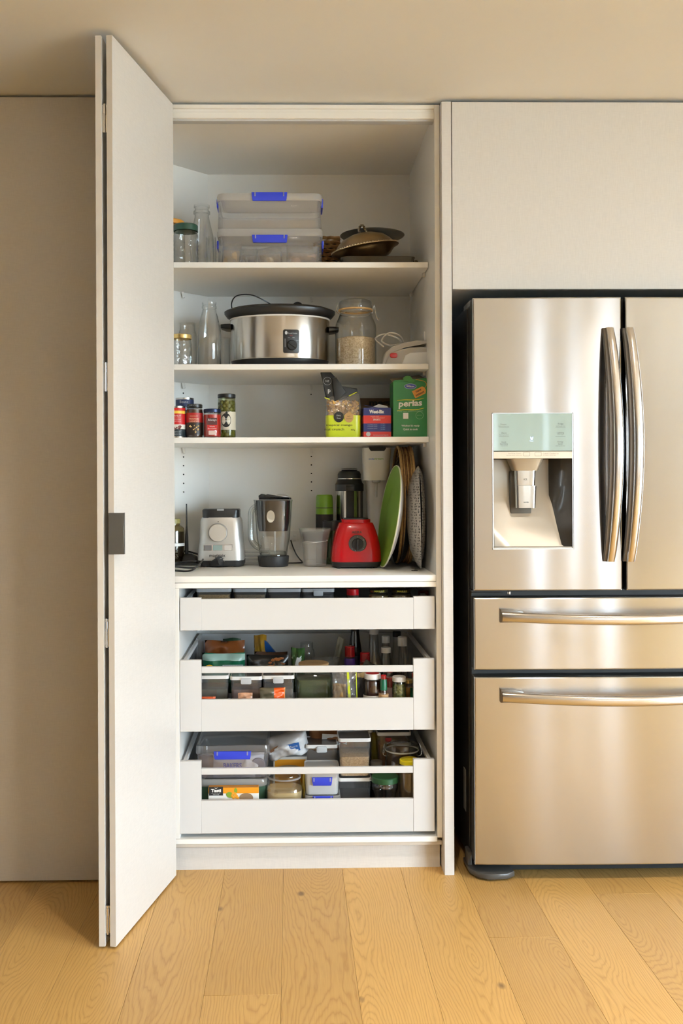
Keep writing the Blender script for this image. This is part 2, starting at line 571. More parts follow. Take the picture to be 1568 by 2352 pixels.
# ceiling, walls with window openings
tag(bx('ceiling', RX0 - 0.1, RX1 + 0.1, RY0 - 0.1, RY1 + 0.1, RZ, RZ + 0.1, M_CEIL), kind='structure')
tag(bx('wall_left', RX0 - 0.1, RX0, RY0, RY1, -0.08, RZ, mat('dark_wall', (0.06, 0.05, 0.045), 0.8, var=0.05)), kind='structure')
tag(bx('wall_back', RX0, RX1, RY1, RY1 + 0.1, -0.08, RZ, M_WALL), kind='structure')
def wall_with_holes(name, wall):
    hs = sorted([h for h in WINDOWS if h[0] == wall], key=lambda h: h[1])
    a0, a1 = (RY0, RY1) if wall == 'right' else (RX0, RX1)
    bm = NB()
    def seg(s, e, z0, z1):
        if e - s < 1e-4 or z1 - z0 < 1e-4: return
        if wall == 'right': box(bm, RX1, RX1 + 0.1, s, e, z0, z1)
        else: box(bm, s, e, RY0 - 0.1, RY0, z0, z1)
    c = a0
    for _, s, e, z0, z1, _p in hs:
        seg(c, s, -0.08, RZ); seg(s, e, -0.08, z0); seg(s, e, z1, RZ)
        c = e
    seg(c, a1, -0.08, RZ)
    tag(obj(name, bm, M_WALL), kind='structure')
wall_with_holes('wall_right', 'right')
wall_with_holes('wall_rear', 'rear')
M_FRAME = mat('window_frame_aluminium', (0.12, 0.12, 0.12), 0.4, var=0.03)
M_PANE_STREAK = glass('added_streak_pane', (0.80, 0.80, 0.80), (0.7, 0.7, 0.7), haze=0.15)  # dimmed pane of the added rear slits, sets the streak brightness
M_PANE = glass('window_glass', (0.97, 0.98, 0.98), (0.85, 0.88, 0.87))
for i, (wall, s, e, z0, z1, pane) in enumerate(WINDOWS):
    MP = M_PANE if pane == 'clear' else M_PANE_STREAK
    bm = NB()
    fw = 0.05 if e - s > 1.0 else 0.02
    def wb(a, b_, c, d):
        if wall == 'right': box(bm, RX1 + 0.02, RX1 + 0.07, a, b_, c, d)
        else: box(bm, a, b_, RY0 - 0.07, RY0 - 0.02, c, d)
    wb(s, s + fw, z0, z1); wb(e - fw, e, z0, z1); wb(s, e, z0, z0 + fw); wb(s, e, z1 - fw, z1)
    mid = (s + e) / 2
    if e - s > 1.0:
        wb(mid - 0.03, mid + 0.03, z0, z1)
    wo = tag(obj('window_%d' % (i + 1), bm, M_FRAME), kind='structure')  # those in the rear wall are added for the fridge reflections
    if wall == 'right': bx('pane', RX1 + 0.042, RX1 + 0.048, s + fw, e - fw, z0 + fw, z1 - fw, MP, wo)
    else: bx('pane', s + fw, e - fw, RY0 - 0.048, RY0 - 0.042, z0 + fw, z1 - fw, MP, wo)
    ld = bpy.data.lights.new('window_portal', 'AREA')      # guides sky light through the opening
    ld.shape = 'RECTANGLE'
    ld.size, ld.size_y = e - s, z1 - z0
    ld.cycles.is_portal = True
    lo = bpy.data.objects.new('window_portal', ld)
    COL.objects.link(lo)
    if wall == 'right':
        lo.location = (RX1 + 0.11, mid, (z0 + z1) / 2); lo.rotation_euler = (PI / 2, 0, PI / 2)
    else:
        lo.location = (mid, RY0 - 0.11, (z0 + z1) / 2); lo.rotation_euler = (-PI / 2, 0, 0) if False else (PI / 2, 0, PI)
    lo['kind'] = 'helper'
    # area lights shine along local -Z: turn it to face the room
    tgt = Vector((-1, 0, 0)) if wall == 'right' else Vector((0, 1, 0))
    lo.rotation_euler = tgt.to_track_quat('-Z', 'Z').to_euler()
gm = mat('patio_ground', (0.66, 0.62, 0.56), 0.95, var=0.3, vscale=0.6)
gr = bx('ground', -30, 30, -35, 30, -0.4, -0.2, gm)
tag(gr, kind='structure')
# ceiling downlights
M_LAMP = mat('lamp_face', (0.9, 0.85, 0.8), 0.4, emit=DOWN_COL, estr=14.0)
for k, (x, y) in enumerate(DOWNS):
    row = {-1.3: 'nearest', -4.3: 'middle', -7.6: 'farthest'}[y]
    t = thing('downlight', '%s recessed round ceiling downlight from the left in the %s row' % (('first', 'second', 'third', 'fourth')[sum(1 for q in DOWNS[:k] if q[1] == y)], row), 'downlight', (x, y, RZ), group='recessed ceiling downlights')
    obj('trim_ring', lathe(NB(), [(0.042, 0.0), (0.055, 0.0), (0.055, -0.004), (0.042, -0.006), (0.042, 0.0)], 24), M_WHITEP, t)
    obj('lens', lathe(NB(), [(0, -0.001), (0.041, -0.001), (0.041, -0.003), (0, -0.003)], 24), M_LAMP, t)
    ld = bpy.data.lights.new('downlight_beam', 'AREA')
    ld.shape = 'DISK'; ld.size = 0.08; ld.energy = DOWN_POWER if y == -1.3 else DOWN_POWER * 0.4; ld.color = DOWN_COL; ld.spread = math.radians(125)
    lo = bpy.data.objects.new('downlight_beam', ld)
    COL.objects.link(lo); lo.parent = t; lo.location = (0, 0, -0.012)

# ------------------------------------------------------------------ cabinetry
YST = 0.035                       # front of the pantry carcass
XR = xat(1000.5, YST)             # inner face of the right side
XL = -0.452                       # inner face of the left side (behind the folded door)
YB = 0.673                        # inner face of the back
ZT = 2.385                        # inner face of the pantry top
pan = thing('pantry_cabinet', 'tall open white pantry cupboard with shelves, three pull-out drawers and a folded-back beige door', 'cabinet', (0, 0, 0))
TH = 0.0165
XP0 = XR + TH
bx('side_panel', XR, XP0, YST, YB + 0.018, 0.105, 2.405, M_WHITE, pan, 0.0008, 1)
bx('side_panel', XL - 0.018, XL, 0.02, YB + 0.018, 0.0, 2.405, M_WHITE, pan)
xch = xat(480, YB)
bx('back_panel', xch, XR, YB, YB + 0.018, 0.105, 2.405, M_WHITE, pan)
ych = YB - (xch - XL)
obj('corner_panel', prism(NB(), [(xch, YB), (xch, YB + 0.018), (XL, ych + 0.018), (XL, ych)], 0.105, 2.405, 'Z'), M_WHITE, pan)
bx('top_panel', XL, XR, 0.075, YB, ZT, 2.405, M_WHITE, pan)
# door track along the top: a stepped white rail
zr = [zat(p, YST) for p in (238, 249, 255, 271, 275)]
bx('track_rail', XL, XR, YST, 0.075, zr[1], 2.405, M_WHITE, pan, 0.001, 1)
bx('track_rail', XL, XR, YST + 0.008, 0.075, zr[2] - 0.002, zr[1], M_WHITE, pan)
bx('track_rail', XL, XR, YST + 0.003, 0.075, zr[3], zr[2] - 0.002, M_WHITE, pan, 0.001, 1)
bx('track_rail', XL, XR, YST + 0.012, 0.075, zr[4], zr[3], M_LGREYP, pan)
# shelves
YSH = 0.17
SHZ = [1.942, 1.609, 1.370]
for z in SHZ:
    poly = [(XL + 0.001, YSH), (XR - 0.0025, YSH), (XR - 0.0025, YB - 0.001), (xch, YB - 0.001), (XL + 0.001, ych - 0.001)]
    obj('shelf', prism(NB(), poly, z - 0.018, z, 'Z', 0.0006, 1), M_WHITE, pan)
    for (x, y, nx) in ((XR - 0.006, 0.255, 1), (XR - 0.006, 0.60, 1)):
        bx('shelf_support', x - 0.004, x + 0.0055, y - 0.009, y + 0.009, z - 0.031, z - 0.0185, M_WHITEP, pan, 0.0015)
    px, py = xat(715, YB), YB
    obj('shelf_support', prism(NB(), [(-0.005, 0), (0.004, 0), (0.008, -0.02), (0.0, -0.022)], -0.012, 0.0, 'Y'), M_WHITEP, pan, (px, YB - 0.001, z - 0.0185))
    cxp = xat(421, 0.57)
    obj('shelf_support', prism(NB(), [(-0.005, 0), (0.004, 0), (0.008, -0.02), (0.0, -0.022)], -0.012, 0.0, 'Y'), M_WHITEP, pan, (cxp, YB - (xch - cxp) - 0.003, z - 0.0185))
# drilled rows of peg holes
hb = lathe(NB(), [(0, 0), (0.0026, 0), (0.0026, 0.002), (0, 0.002)], 10)
hole0 = obj('peg_hole', hb, M_BLACKM, pan, (0, 0, 0), (PI / 2, 0, 0))
first = True
def hole(x, y, z, rz=0.0):
    global first
    o = hole0
    if not first:
        o = hole0.copy(); COL.objects.link(o); o.parent = pan
    first = False
    o.location = (x, y, z); o.rotation_euler = (PI / 2, 0, rz)
for py in (1048.5, 1068, 1087.5, 1107, 1127):
    hole(xat(715, YB), YB - 0.0003, zat(py, YB))
for py in (1048.5, 1068.5, 1088.5, 1109, 1129):
    cxp = xat(421, 0.62)
    d = YB - (xch - cxp)
    hole(xat(421, d), YB - (xch - xat(421, d)) - 0.0004, zat(py, d), PI / 4)
hole(xat(715, YB), YB - 0.0003, zat(906, YB)); hole(xat(421, 0.58), YB - (xch - xat(421, 0.58)) - 0.0004, zat(902, 0.58), PI / 4)
# lower drawer carcass: its own left side, bottom, top rail, plinth
ZC = 0.930
XLL = xat(399, YST, 1600)
bx('side_panel', XLL, XLL + 0.0175, YST, YB, zat(1924, YST) + 0.0002, zat(1350, YST) - 0.0002, M_WHITE, pan, 0.0008, 1)
bx('top_rail', XLL + 0.0, XR, YST, YB, zat(1350, YST), ZC - 0.021, M_WHITE, pan, 0.0008, 1)
bx('base_panel', XLL + 0.0, XR, YST - 0.002, YB, zat(1936, YST), zat(1924, YST), M_WHITE, pan, 0.001, 1)
bx('light_rail', XLL + 0.002, XP0, YST + 0.012, YST + 0.05, zat(1947, YST), zat(1936, YST) - 0.0005, M_EDGE, pan, 0.0012, 1)
bx('filler_strip', XL, XLL - 0.002, YST + 0.02, YST + 0.04, 0.105, ZC - 0.021, M_EDGE, pan)
bx('kick_board', XL, XR + TH - 0.004, 0.068, 0.086, 0.0, zat(1947, YST), M_LIN, pan)
wt = bx('worktop', XL + 0.001, XR - 0.001, YST - 0.003, YB - 0.001, ZC - 0.020, ZC, M_WHITE, None, 0.0015)
tag(wt, 'white laminate worktop inside the pantry carrying the blenders', 'worktop')

# folded two-leaf door
def leaf(x_near, y_near, x_far, y_far, th, parts):
    v = Vector((x_far - x_near, y_far - y_near, 0))
    n = v.length
    a = math.atan2(v.y, v.x)
    o = bx('door_leaf', 0, n, -th / 2, th / 2, 0.006, 2.396, M_LIN, pan, 0.0008, 1)
    o.location = (x_near, y_near, 0)
    o.rotation_euler = (0, 0, a)
    return o
YN = -0.459
xa = xat(255, YN); xb = xat(394, 0.0) 
lf2 = leaf(xa, YN, xb, 0.012, 0.0165, None)
xc1 = xat(229.5, YN)
lf1 = leaf(xc1, YN + 0.002, -0.478, 0.0, 0.0165, None)
bx('edge_band', -0.0007, 0.0, -0.0079, 0.0079, 0.0068, 2.3952, M_EDGE, lf2)
bx('edge_band', -0.0007, 0.0, -0.0079, 0.0079, 0.0068, 2.3952, M_EDGE, lf1)
# hinges between the leaves
for py in (270, 865, 1455, 2115):
    z = zat(py, YN, 244)
    xm = (xa + xc1) / 2
    h = obj('hinge', lathe(NB(), [(0, -0.038), (0.0032, -0.038), (0.0032, 0.038), (0, 0.038)], 12), M_CHROME, pan, (xm, YN + 0.006, z))
    obj('knuckle', lathe(NB(), [(0, 0), (0.0042, 0), (0.0042, 0.018), (0, 0.018)], 12), M_CHROME, h, (0, 0, 0.012))
    bx('hinge_plate', -0.0065, 0.0065, 0.002, 0.016, -0.036, 0.036, M_CHROME, h)
# folded metal pull wrapped on the leading edge
M_PULL = mat('anodised_pull', (0.17, 0.165, 0.15), 0.42, metal=0.85, var=0.05, vscale=30)
z0, z1 = zat(1273, YN, 265), zat(1178, YN, 265)
hd = bx('handle', xat(248.5, YN - 0.004), xat(284, YN - 0.004), YN - 0.0045, YN - 0.002, z0, z1, M_PULL, pan, 0.0006, 1)
bx('return_lip', xat(284, YN - 0.004) - 0.0022, xat(284, YN - 0.004), YN - 0.0035, YN + 0.012, z0, z1, M_PULL, hd)

# neighbouring tall cupboard, closed, left of the folded door
tall = thing('tall_cupboard', 'closed beige linen-finish tall cupboard left of the folded pantry door', 'cabinet', (0, 0, 0))
xs = [-2.69, -1.95, -1.225, -0.497]
bx('carcass', xs[0], XL - 0.02, 0.0, YB, 0.0, 2.405, M_WHITE, tall)
for a, b_ in zip(xs, xs[1:]):
    bx('door', a + 0.0015, b_ - 0.0015, -0.020, -0.001, 0.006, 2.405, M_LIN, tall, 0.0008, 1)
# tall end panel between pantry and fridge
XPA, XPB = xat(1017, 0.0), xat(1039.3, 0.0)
ep = bx('end_panel', XPA, XPB, 0.0, YB, 0.0, 2.402, M_LIN, None, 0.0008, 1)
tag(ep, 'narrow full-height beige end panel between the pantry and the fridge', 'panel')
# cupboard over the fridge
ofc = thing('overhead_cupboard', 'wide closed beige cupboard above the steel fridge', 'cabinet', (0, 0, 0))
ZO = zat(664, 0.0, 1300)
bx('carcass', XPB + 0.004, 1.56, 0.03, YB, ZO + 0.01, 2.40, M_WHITE, ofc)
bx('door', XPB + 0.0025, 1.56, 0.001, 0.020, ZO, 2.4015, M_LIN, ofc, 0.0008, 1)
tp = bx('end_panel', 1.562, 1.595, 0.0, YB, 0.0, 2.402, M_LIN, None, 0.0008, 1)
tag(tp, 'far tall beige end panel on the right of the fridge', 'panel')
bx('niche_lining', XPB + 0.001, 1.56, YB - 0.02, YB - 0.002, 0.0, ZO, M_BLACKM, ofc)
rc = thing('wall_cupboard_run', 'closed beige full-height cupboards continuing right of the fridge', 'cabinet', (0, 0, 0))
bx('carcass', 1.60, 3.9, 0.02, YB, 0.0, 2.40, M_WHITE, rc)
bx('door', 1.602, 2.43, 0.0, 0.019, 0.006, 2.40, M_LIN, rc)
bx('door', 2.434, 3.9, 0.0, 0.019, 0.006, 2.40, M_LIN, rc)

# ------------------------------------------------------------------ pull-out drawers
YD = 0.040
def drawer(ytop, ytopr, ybot, ypan, rail):
    """drawer box with corner posts; pixel heights on the front plane"""
    X0, X1 = xat(413.5, YD, ybot), xat(998, YD, ybot)
    PXL, PXR = xat(462.5, YD, ybot), xat(949.5, YD, ybot)
    zt, zb, zp = zat(ytop, YD), zat(ybot, YD), zat(ypan, YD)
    bm = NB()
    zf = zb + 0.014
    yb = 0.60
    box(bm, X0 + 0.012, X1 - 0.012, YD + 0.012, yb, zf - 0.010, zf)          # base
    box(bm, X0 + 0.010, X0 + 0.024, YD + 0.010, yb, zf, zp - 0.004)           # low sides
    box(bm, X1 - 0.024, X1 - 0.010, YD + 0.010, yb, zf, zp - 0.004)
    box(bm, X0 + 0.010, X1 - 0.010, yb, yb + 0.014, zf - 0.010, max(zp, zt - 0.004))
    d = obj('drawer', bm, M_DRAWER, pan)
    bx('front_panel', PXL, PXR, YD, YD + 0.012, zb, zp, M_DRAWER, d, 0.0007, 1)
    bx('corner_post', X0, PXL, YD - 0.0008, YD + 0.016, zb, zt, M_DRAWER, d, 0.0010, 1)
    bx('corner_post', PXR, X1, YD - 0.0008, YD + 0.016, zb, zt, M_DRAWER, d, 0.0010, 1)
    if rail:
        bx('front_rail', PXL, PXR, YD + 0.001, YD + 0.012, zat(rail[1], YD), zat(rail[0], YD), M_DRAWER, d, 0.0010, 1)
        for xa_, xb_ in ((X0 + 0.008, X0 + 0.020), (X1 - 0.020, X1 - 0.008)):
            bx('side_rail', xa_, xb_, YD + 0.016, yb, zt - 0.014, zt - 0.002, M_DRAWER, d, 0.0012, 1)
            bx('side_rail', xa_ + 0.003, xb_ - 0.003, YD + 0.016, yb, zp - 0.004, zt - 0.014, M_PLAST, d)
    bx('slide', X0 - 0.0015, X0 + 0.010, YD + 0.018, yb, zb + 0.02, zb + 0.045, M_GREYP, d)
    bx('slide', X1 - 0.010, X1 + 0.0015, YD + 0.018, yb, zb + 0.02, zb + 0.045, M_GREYP, d)
    return zf
F1 = drawer(1371.5, 1371.5, 1446.5, 1374.5, None)
F2 = drawer(1514.5, 1514.5, 1678.5, 1605.0, (1530, 1545))
F3 = drawer(1746.0, 1746.0, 1912.5, 1836.5, (1763, 1778))

# ------------------------------------------------------------------ fridge
fr = thing('fridge', 'stainless steel French-door fridge with water dispenser right of the pantry', 'fridge', (0, 0, 0))
YF = -0.050
FX0 = xat(1087, YF); FXC = xat(1429.5, YF); FX1 = 2 * FXC - FX0
M_FSIDE = mat('fridge_side_paint', (0.020, 0.019, 0.018), 0.45, var=0.05)
M_GASK = mat('door_liner_grey', (0.05, 0.048, 0.045), 0.5, var=0.05)
def fy(x):                      # gentle bow of the whole front
    u = (x - FXC) / (FXC - FX0)
    return YF - 0.012 * (1 - u * u) + 0.0
zt1, zb1 = zat(684, YF, 1250), zat(1356, YF, 1250)
zt2, zb2 = zat(1372, YF, 1250), zat(1537.5, YF, 1250)
zt3, zb3 = zat(1554, YF, 1250), zat(1985, YF, 1250)
bx('body', FX0 + 0.0005, FX1 - 0.0005, 0.058, YB - 0.03, 0.03, 1.775, M_FSIDE, fr, 0.004)
HX0, HX1 = xat(1129.5, YF), xat(1314.5, YF)
HZ1, HZ0 = zat(948.5, YF, 1220), zat(1261.5, YF, 1220)
def fdoor(x0, x1, z0, z1, hole=None, depth=0.010):
    nx = 26
    bev = 0.004
    xs = sorted(set([x0, x0 + bev * 0.3, x0 + bev] + [x0 + bev + (x1 - x0 - 2 * bev) * i / nx for i in range(1, nx)] + [x1 - bev, x1 - bev * 0.3, x1] + ([hole[0], hole[1]] if hole else [])))
    zs = sorted(set([z0, z0 + bev * 0.3, z0 + bev, z1 - bev, z1 - bev * 0.3, z1] + ([hole[2], hole[3]] if hole else [(z0 + z1) / 2])))
    def yo(c, a, b):
        d = min(c - a, b - c)
        if d < 1e-7: return bev
        if d < bev * 0.5: return bev * 0.35
        return 0.0
    bm = NB()
    G = [[bm.verts.new((x, fy(x) + max(yo(x, x0, x1), yo(z, z0, z1)), z)) for z in zs] for x in xs]
    for i in range(len(xs) - 1):
        for j in range(len(zs) - 1):
            if hole and xs[i] >= hole[0] - 1e-6 and xs[i + 1] <= hole[1] + 1e-6 and zs[j] >= hole[2] - 1e-6 and zs[j + 1] <= hole[3] + 1e-6:
                continue
            bm.faces.new((G[i][j], G[i + 1][j], G[i + 1][j + 1], G[i][j + 1]))
    yb = YF + depth
    ring = [G[i][0] for i in range(len(xs))] + [G[-1][j] for j in range(1, len(zs))] + [G[i][-1] for i in range(len(xs) - 2, -1, -1)] + [G[0][j] for j in range(len(zs) - 2, 0, -1)]
    back = [bm.verts.new((v.co.x, yb, v.co.z)) for v in ring]
    n = len(ring)
    for i in range(n):
        bm.faces.new((ring[i], back[i], back[(i + 1) % n], ring[(i + 1) % n]))
    return bm
def fcore(x0, x1, z0, z1, parent, hole=None):
    i = 0.0012
    bm = NB()
    y0_, y1_ = YF + 0.003, YF + 0.0625
    if hole:
        box(bm, x0 + i, hole[0], y0_, y1_, z0 + i, z1 - i); box(bm, hole[1], x1 - i, y0_, y1_, z0 + i, z1 - i)
        box(bm, hole[0], hole[1], y0_, y1_, z0 + i, hole[2]); box(bm, hole[0], hole[1], y0_, y1_, hole[3], z1 - i)
    else:
        box(bm, x0 + i, x1 - i, y0_, y1_, z0 + i, z1 - i)
    obj('door_core', bm, M_GASK, parent)
g = 0.0045
DL = obj('door', fdoor(FX0, FXC - 0.0062, zb1, zt1, (HX0, HX1, HZ0, HZ1)), M_STEEL, fr, ang=0.3)
DR = obj('door', fdoor(FXC + 0.0062, FX1, zb1, zt1), M_STEEL, fr, ang=0.3)
D2 = obj('drawer', fdoor(FX0, FX1, zb2, zt2), M_STEEL, fr, ang=0.3)
D3 = obj('drawer', fdoor(FX0, FX1, zb3, zt3), M_STEEL, fr, ang=0.3)
fcore(FX0, FXC - 0.0062, zb1, zt1, DL, (HX0 - 0.001, HX1 + 0.001, HZ0 - 0.001, HZ1 + 0.001)); fcore(FXC + 0.0062, FX1, zb1, zt1, DR); fcore(FX0, FX1, zb2, zt2, D2); fcore(FX0, FX1, zb3, zt3, D3)
bx('gasket', FX0 + 0.004, FX1 - 0.004, 0.0135, 0.0575, zb3 + 0.004, zb1 - 0.004, M_GASK, fr)
bm = NB()
box(bm, FX0 + 0.004, HX0 - 0.01, 0.0135, 0.0575, zb1 + 0.004, zt1 - 0.004)
box(bm, HX1 + 0.01, FX1 - 0.004, 0.0135, 0.0575, zb1 + 0.004, zt1 - 0.004)
box(bm, HX0 - 0.01, HX1 + 0.01, 0.0135, 0.0575, HZ1, zt1 - 0.004)
box(bm, HX0 - 0.01, HX1 + 0.01, 0.0135, 0.0575, zb1 + 0.004, HZ0)
obj('gasket', bm, M_GASK, fr)
bx('hinge_cap', FX0 + 0.0, FX0 + 0.05, 0.0, 0.11, zt1 - 0.016, zt1 + 0.003, M_GREYP, fr, 0.003)
bx('hinge_cap', FX0 + 0.002, FX0 + 0.11, 0.0, 0.05, zb1 - 0.012, zb1 - 0.003, M_GASK, fr, 0.002)
obj('hinge_pin', lathe(NB(), solid(0.006, -0.006, 0.004, 0.001), 14), M_CHROME, fr, (FX0 + 0.112, -0.03, zb1 - 0.008))
# door handles: bowed bars standing off the doors
def vhandle(px_mid, side):
    x = xat(px_mid, YF - 0.05)
    zt, zb = zat(752, YF - 0.03, 1410), zat(1290, YF - 0.03, 1410)
    n = 26
    secs = []
    for i in range(n + 1):
        t = i / n
        z = zb + (zt - zb) * t
        s = math.sin(PI * t)
        y = fy(x) - 0.010 - 0.050 * s ** 0.75
        wd = 0.0150 + 0.0035 * s
        th = 0.013
        xo = 0.010 * s * (1 if side > 0 else 1)
        secs.append([(x + xo + a, y + b_, z) for a, b_ in rrect(wd * 2 * 0.85, th * 2, th * 0.8, 4)])
    h = obj('handle', loft(NB(), secs), M_STEELH, fr, ang=0.9)
    inner = []
    for i in range(n + 1):                          # flat web behind the bar
        t = i / n
        z = zb + (zt - zb) * t
        s = math.sin(PI * t)
        y = fy(x) - 0.010 - 0.050 * s ** 0.75
        xo = 0.010 * s
        inner.append([(x + xo - 0.012 - 0.006 * s + a, y + 0.010 + b_, z) for a, b_ in rrect(0.014, 0.018, 0.003, 2)])
    obj('grip', loft(NB(), inner), mat('handle_grip_grey', (0.20, 0.19, 0.185), 0.5, metal=0.3, var=0.05), h)
    for z in (zb + 0.012, zt - 0.012):
        bx('mount', x - 0.011, x + 0.011, fy(x) - 0.014, fy(x) + 0.001, z - 0.012, z + 0.012, M_STEELH, h, 0.002)
vhandle(1407, -1); vhandle(1453, 1)
def hhandle(py):
    zc = zat(py, YF - 0.04, 1330)
    x0, x1 = xat(1152, YF - 0.03), 2 * FXC - xat(1152, YF - 0.03)
    n = 30
    secs = []
    for i in range(n + 1):
        t = i / n
        x = x0 + (x1 - x0) * t
        s = math.sin(PI * t)
        y = fy(x) - 0.018 - 0.040 * s ** 0.8
        secs.append([(x, y + a, zc - 0.006 * s + b_) for a, b_ in rrect(0.022, 0.031, 0.010, 4)])
    h = obj('handle', loft(NB(), secs), M_STEELH, fr, ang=0.9)
    for sgn, xe in ((1, x0), (-1, x1)):
        poly = [(xe - sgn * 0.003, zc - 0.019), (xe - sgn * 0.003, zc + 0.022), (xe + sgn * 0.035, zc + 0.021), (xe + sgn * 0.066, zc + 0.014), (xe + sgn * 0.07, zc - 0.019)]
        obj('mount', prism(NB(), poly, fy(xe) - 0.016, fy(xe) + 0.002, 'Y', 0.002), mat('handle_mount_dark', (0.22, 0.20, 0.18), 0.3, metal=0.8, var=0.05), h)
hhandle(1417); hhandle(1602)
# hinge foot at the bottom corner
foot = [(FX0 - 0.012, 0.09), (FX0 - 0.010, 0.0), (FX0 + 0.010, -0.040), (FX0 + 0.045, -0.056), (FX0 + 0.10, -0.050), (FX0 + 0.125, -0.030), (FX0 + 0.11, 0.09)]
M_FOOT = mat('dark_grey_foot', (0.075, 0.07, 0.065), 0.35, var=0.05)
obj('foot_cover', prism(NB(), foot, 0.006, 0.024, 'Z', 0.004), M_FOOT, fr)
bx('foot_bracket', FX0 - 0.010, FX0 + 0.004, 0.02, 0.075, 0.02, 0.065, M_FOOT, fr, 0.004)
obj('foot_cover', prism(NB(), [(2 * FXC - a, b_) for a, b_ in foot][::-1], 0.006, 0.024, 'Z', 0.004), M_FOOT, fr)
bx('kick_grille', FX0 + 0.01, FX1 - 0.01, 0.03, 0.06, 0.004, 0.05, M_BLACKM, fr)
bx('roller', FX0 + 0.02, FX0 + 0.05, 0.05, 0.15, 0.0, 0.035, M_BLACKM, fr)
bx('roller', FX1 - 0.05, FX1 - 0.02, 0.05, 0.15, 0.0, 0.035, M_BLACKM, fr)
# rating sticker on the side
st = bx('rating_sticker', FX0 - 0.0003, FX0 + 0.0006, 0.105, 0.145, zat(1863, 0.11, 1065), zat(1768, 0.11, 1065), mat('sticker_paper', (0.34, 0.33, 0.30), 0.6, var=0.1, vscale=60), fr)

# dispenser in the left door
M_DISP = mat('dispenser_silver', (0.44, 0.41, 0.36), 0.30, metal=0.6, var=0.04, vscale=10)
M_PALE = mat('pale_champagne_trim', (0.70, 0.62, 0.50), 0.3, metal=0.3, var=0.03)
cxh = (HX0 + HX1) / 2
y0 = fy(cxh)
ZP0 = zat(1036, YF, 1220)      # bottom of the touch panel
ZP1 = zat(1053.5, YF, 1220)    # bottom of the button strip
dsp = bx('dispenser_frame', HX0, HX0 + 0.003, y0 - 0.001, YF + 0.10, HZ0, HZ1, M_CHROME, fr)
bx('frame_side', HX1 - 0.003, HX1, y0 - 0.001, YF + 0.10, HZ0, HZ1, M_CHROME, dsp)
bx('frame_side', HX0, HX1, y0 - 0.001, YF + 0.10, HZ1 - 0.002, HZ1, M_CHROME, dsp)
bx('frame_side', HX0, HX1, y0 - 0.0015, YF + 0.10, HZ0, HZ0 + 0.004, M_CHROME, dsp)
M_TOUCH = mat('touch_panel_glass', (0.31, 0.40, 0.35), 0.16, spec=0.8, var=0.05, vscale=4, coat=0.5)
bx('touch_panel', HX0 + 0.003, HX1 - 0.003, y0 - 0.001, y0 + 0.02, ZP0, HZ1 - 0.002, M_TOUCH, dsp, 0.001, 1)
bx('button_strip', HX0 + 0.003, HX1 - 0.003, y0 - 0.0022, y0 + 0.02, ZP1, ZP0 - 0.0015, M_PALE, dsp, 0.001, 1)
M_PTXT = mat('panel_print', (0.10, 0.12, 0.11), 0.5, var=0.05)
M_PTXT2 = mat('strip_print', (0.36, 0.30, 0.22), 0.5, var=0.05)
def ptxt(s, px, py, wpx, m=M_PTXT, hpx=None, yy=-0.0014):
    X, Z = at(px, py, y0)
    text('lettering', s, wpx * m_px(y0), m, dsp, (X, y0 + yy, Z), None if hpx is None else hpx * m_px(y0))
ptxt('Freezer', 1156, 974.5, 14); ptxt('Hold 3 sec for Power Freeze', 1156.5, 979, 24, hpx=2.2)
ptxt('Alarm', 1156.5, 994.5, 12); ptxt('Hold 3 sec for Door', 1157, 999, 22, hpx=2.2)
ptxt('Quick', 1156.5, 1015.5, 11); ptxt('Sparkling', 1156.5, 1020, 18); ptxt('Change Sparkling', 1157, 1024, 16, hpx=2)
ptxt('Fridge', 1287, 974, 12.5); ptxt('Hold 3 sec for Cool', 1286.5, 978.5, 21, hpx=2.2)
ptxt('Lighting', 1286.5, 994.5, 16); ptxt('Door light', 1286.5, 998.5, 14, hpx=2)
ptxt('Energy', 1286.5, 1015, 13); ptxt('Saver', 1286.5, 1019.5, 11); ptxt('Hold 3 sec for Lock', 1286, 1024, 21, hpx=2.2)
for py in (982, 1002.5):
    for px in (1157, 1286.5):
        X, Z = at(px, py, y0)
        patch('divider_line', 23 * m_px(y0), 0.0005, M_PTXT, dsp, (X, y0 - 0.0011, Z), t=0.0003)
M_LED = mat('blue_led', (0.35, 0.45, 0.9), 0.5, emit=(0.35, 0.5, 1.0), estr=2.2)
X, Z = at(1220, 1007, y0)
obj('display_icon', prism(NB(), [(-0.004, 0.005), (-0.002, -0.004), (0.003, -0.004), (0.005, 0.005), (0.0035, 0.005), (0.0, -0.002), (-0.0025, 0.005)], 0, 0.0004, 'Z'), M_LED, dsp, (X, y0 - 0.0012, Z), (PI / 2, 0, 0))
patch('display_bars', 0.004, 0.007, M_LED, dsp, (X + 0.001, y0 - 0.0012, Z - 0.001), t=0.0004)
text('lettering', 'Water', 0.011, M_LED, dsp, (X, y0 - 0.0014, Z - 0.008))
ptxt('Sparkling Water', 1181, 1041.5, 30, M_PTXT2, 3, -0.0026); ptxt('Sparkling Select / Off (3 sec)', 1180, 1046, 36, M_PTXT2, 2.4, -0.0026)
ptxt('Cubed / Crushed Ice', 1264, 1041.5, 36, M_PTXT2, 3.4, -0.0026); ptxt('Ice Select / Off (3 sec)', 1261, 1046, 30, M_PTXT2, 2.6, -0.0026)
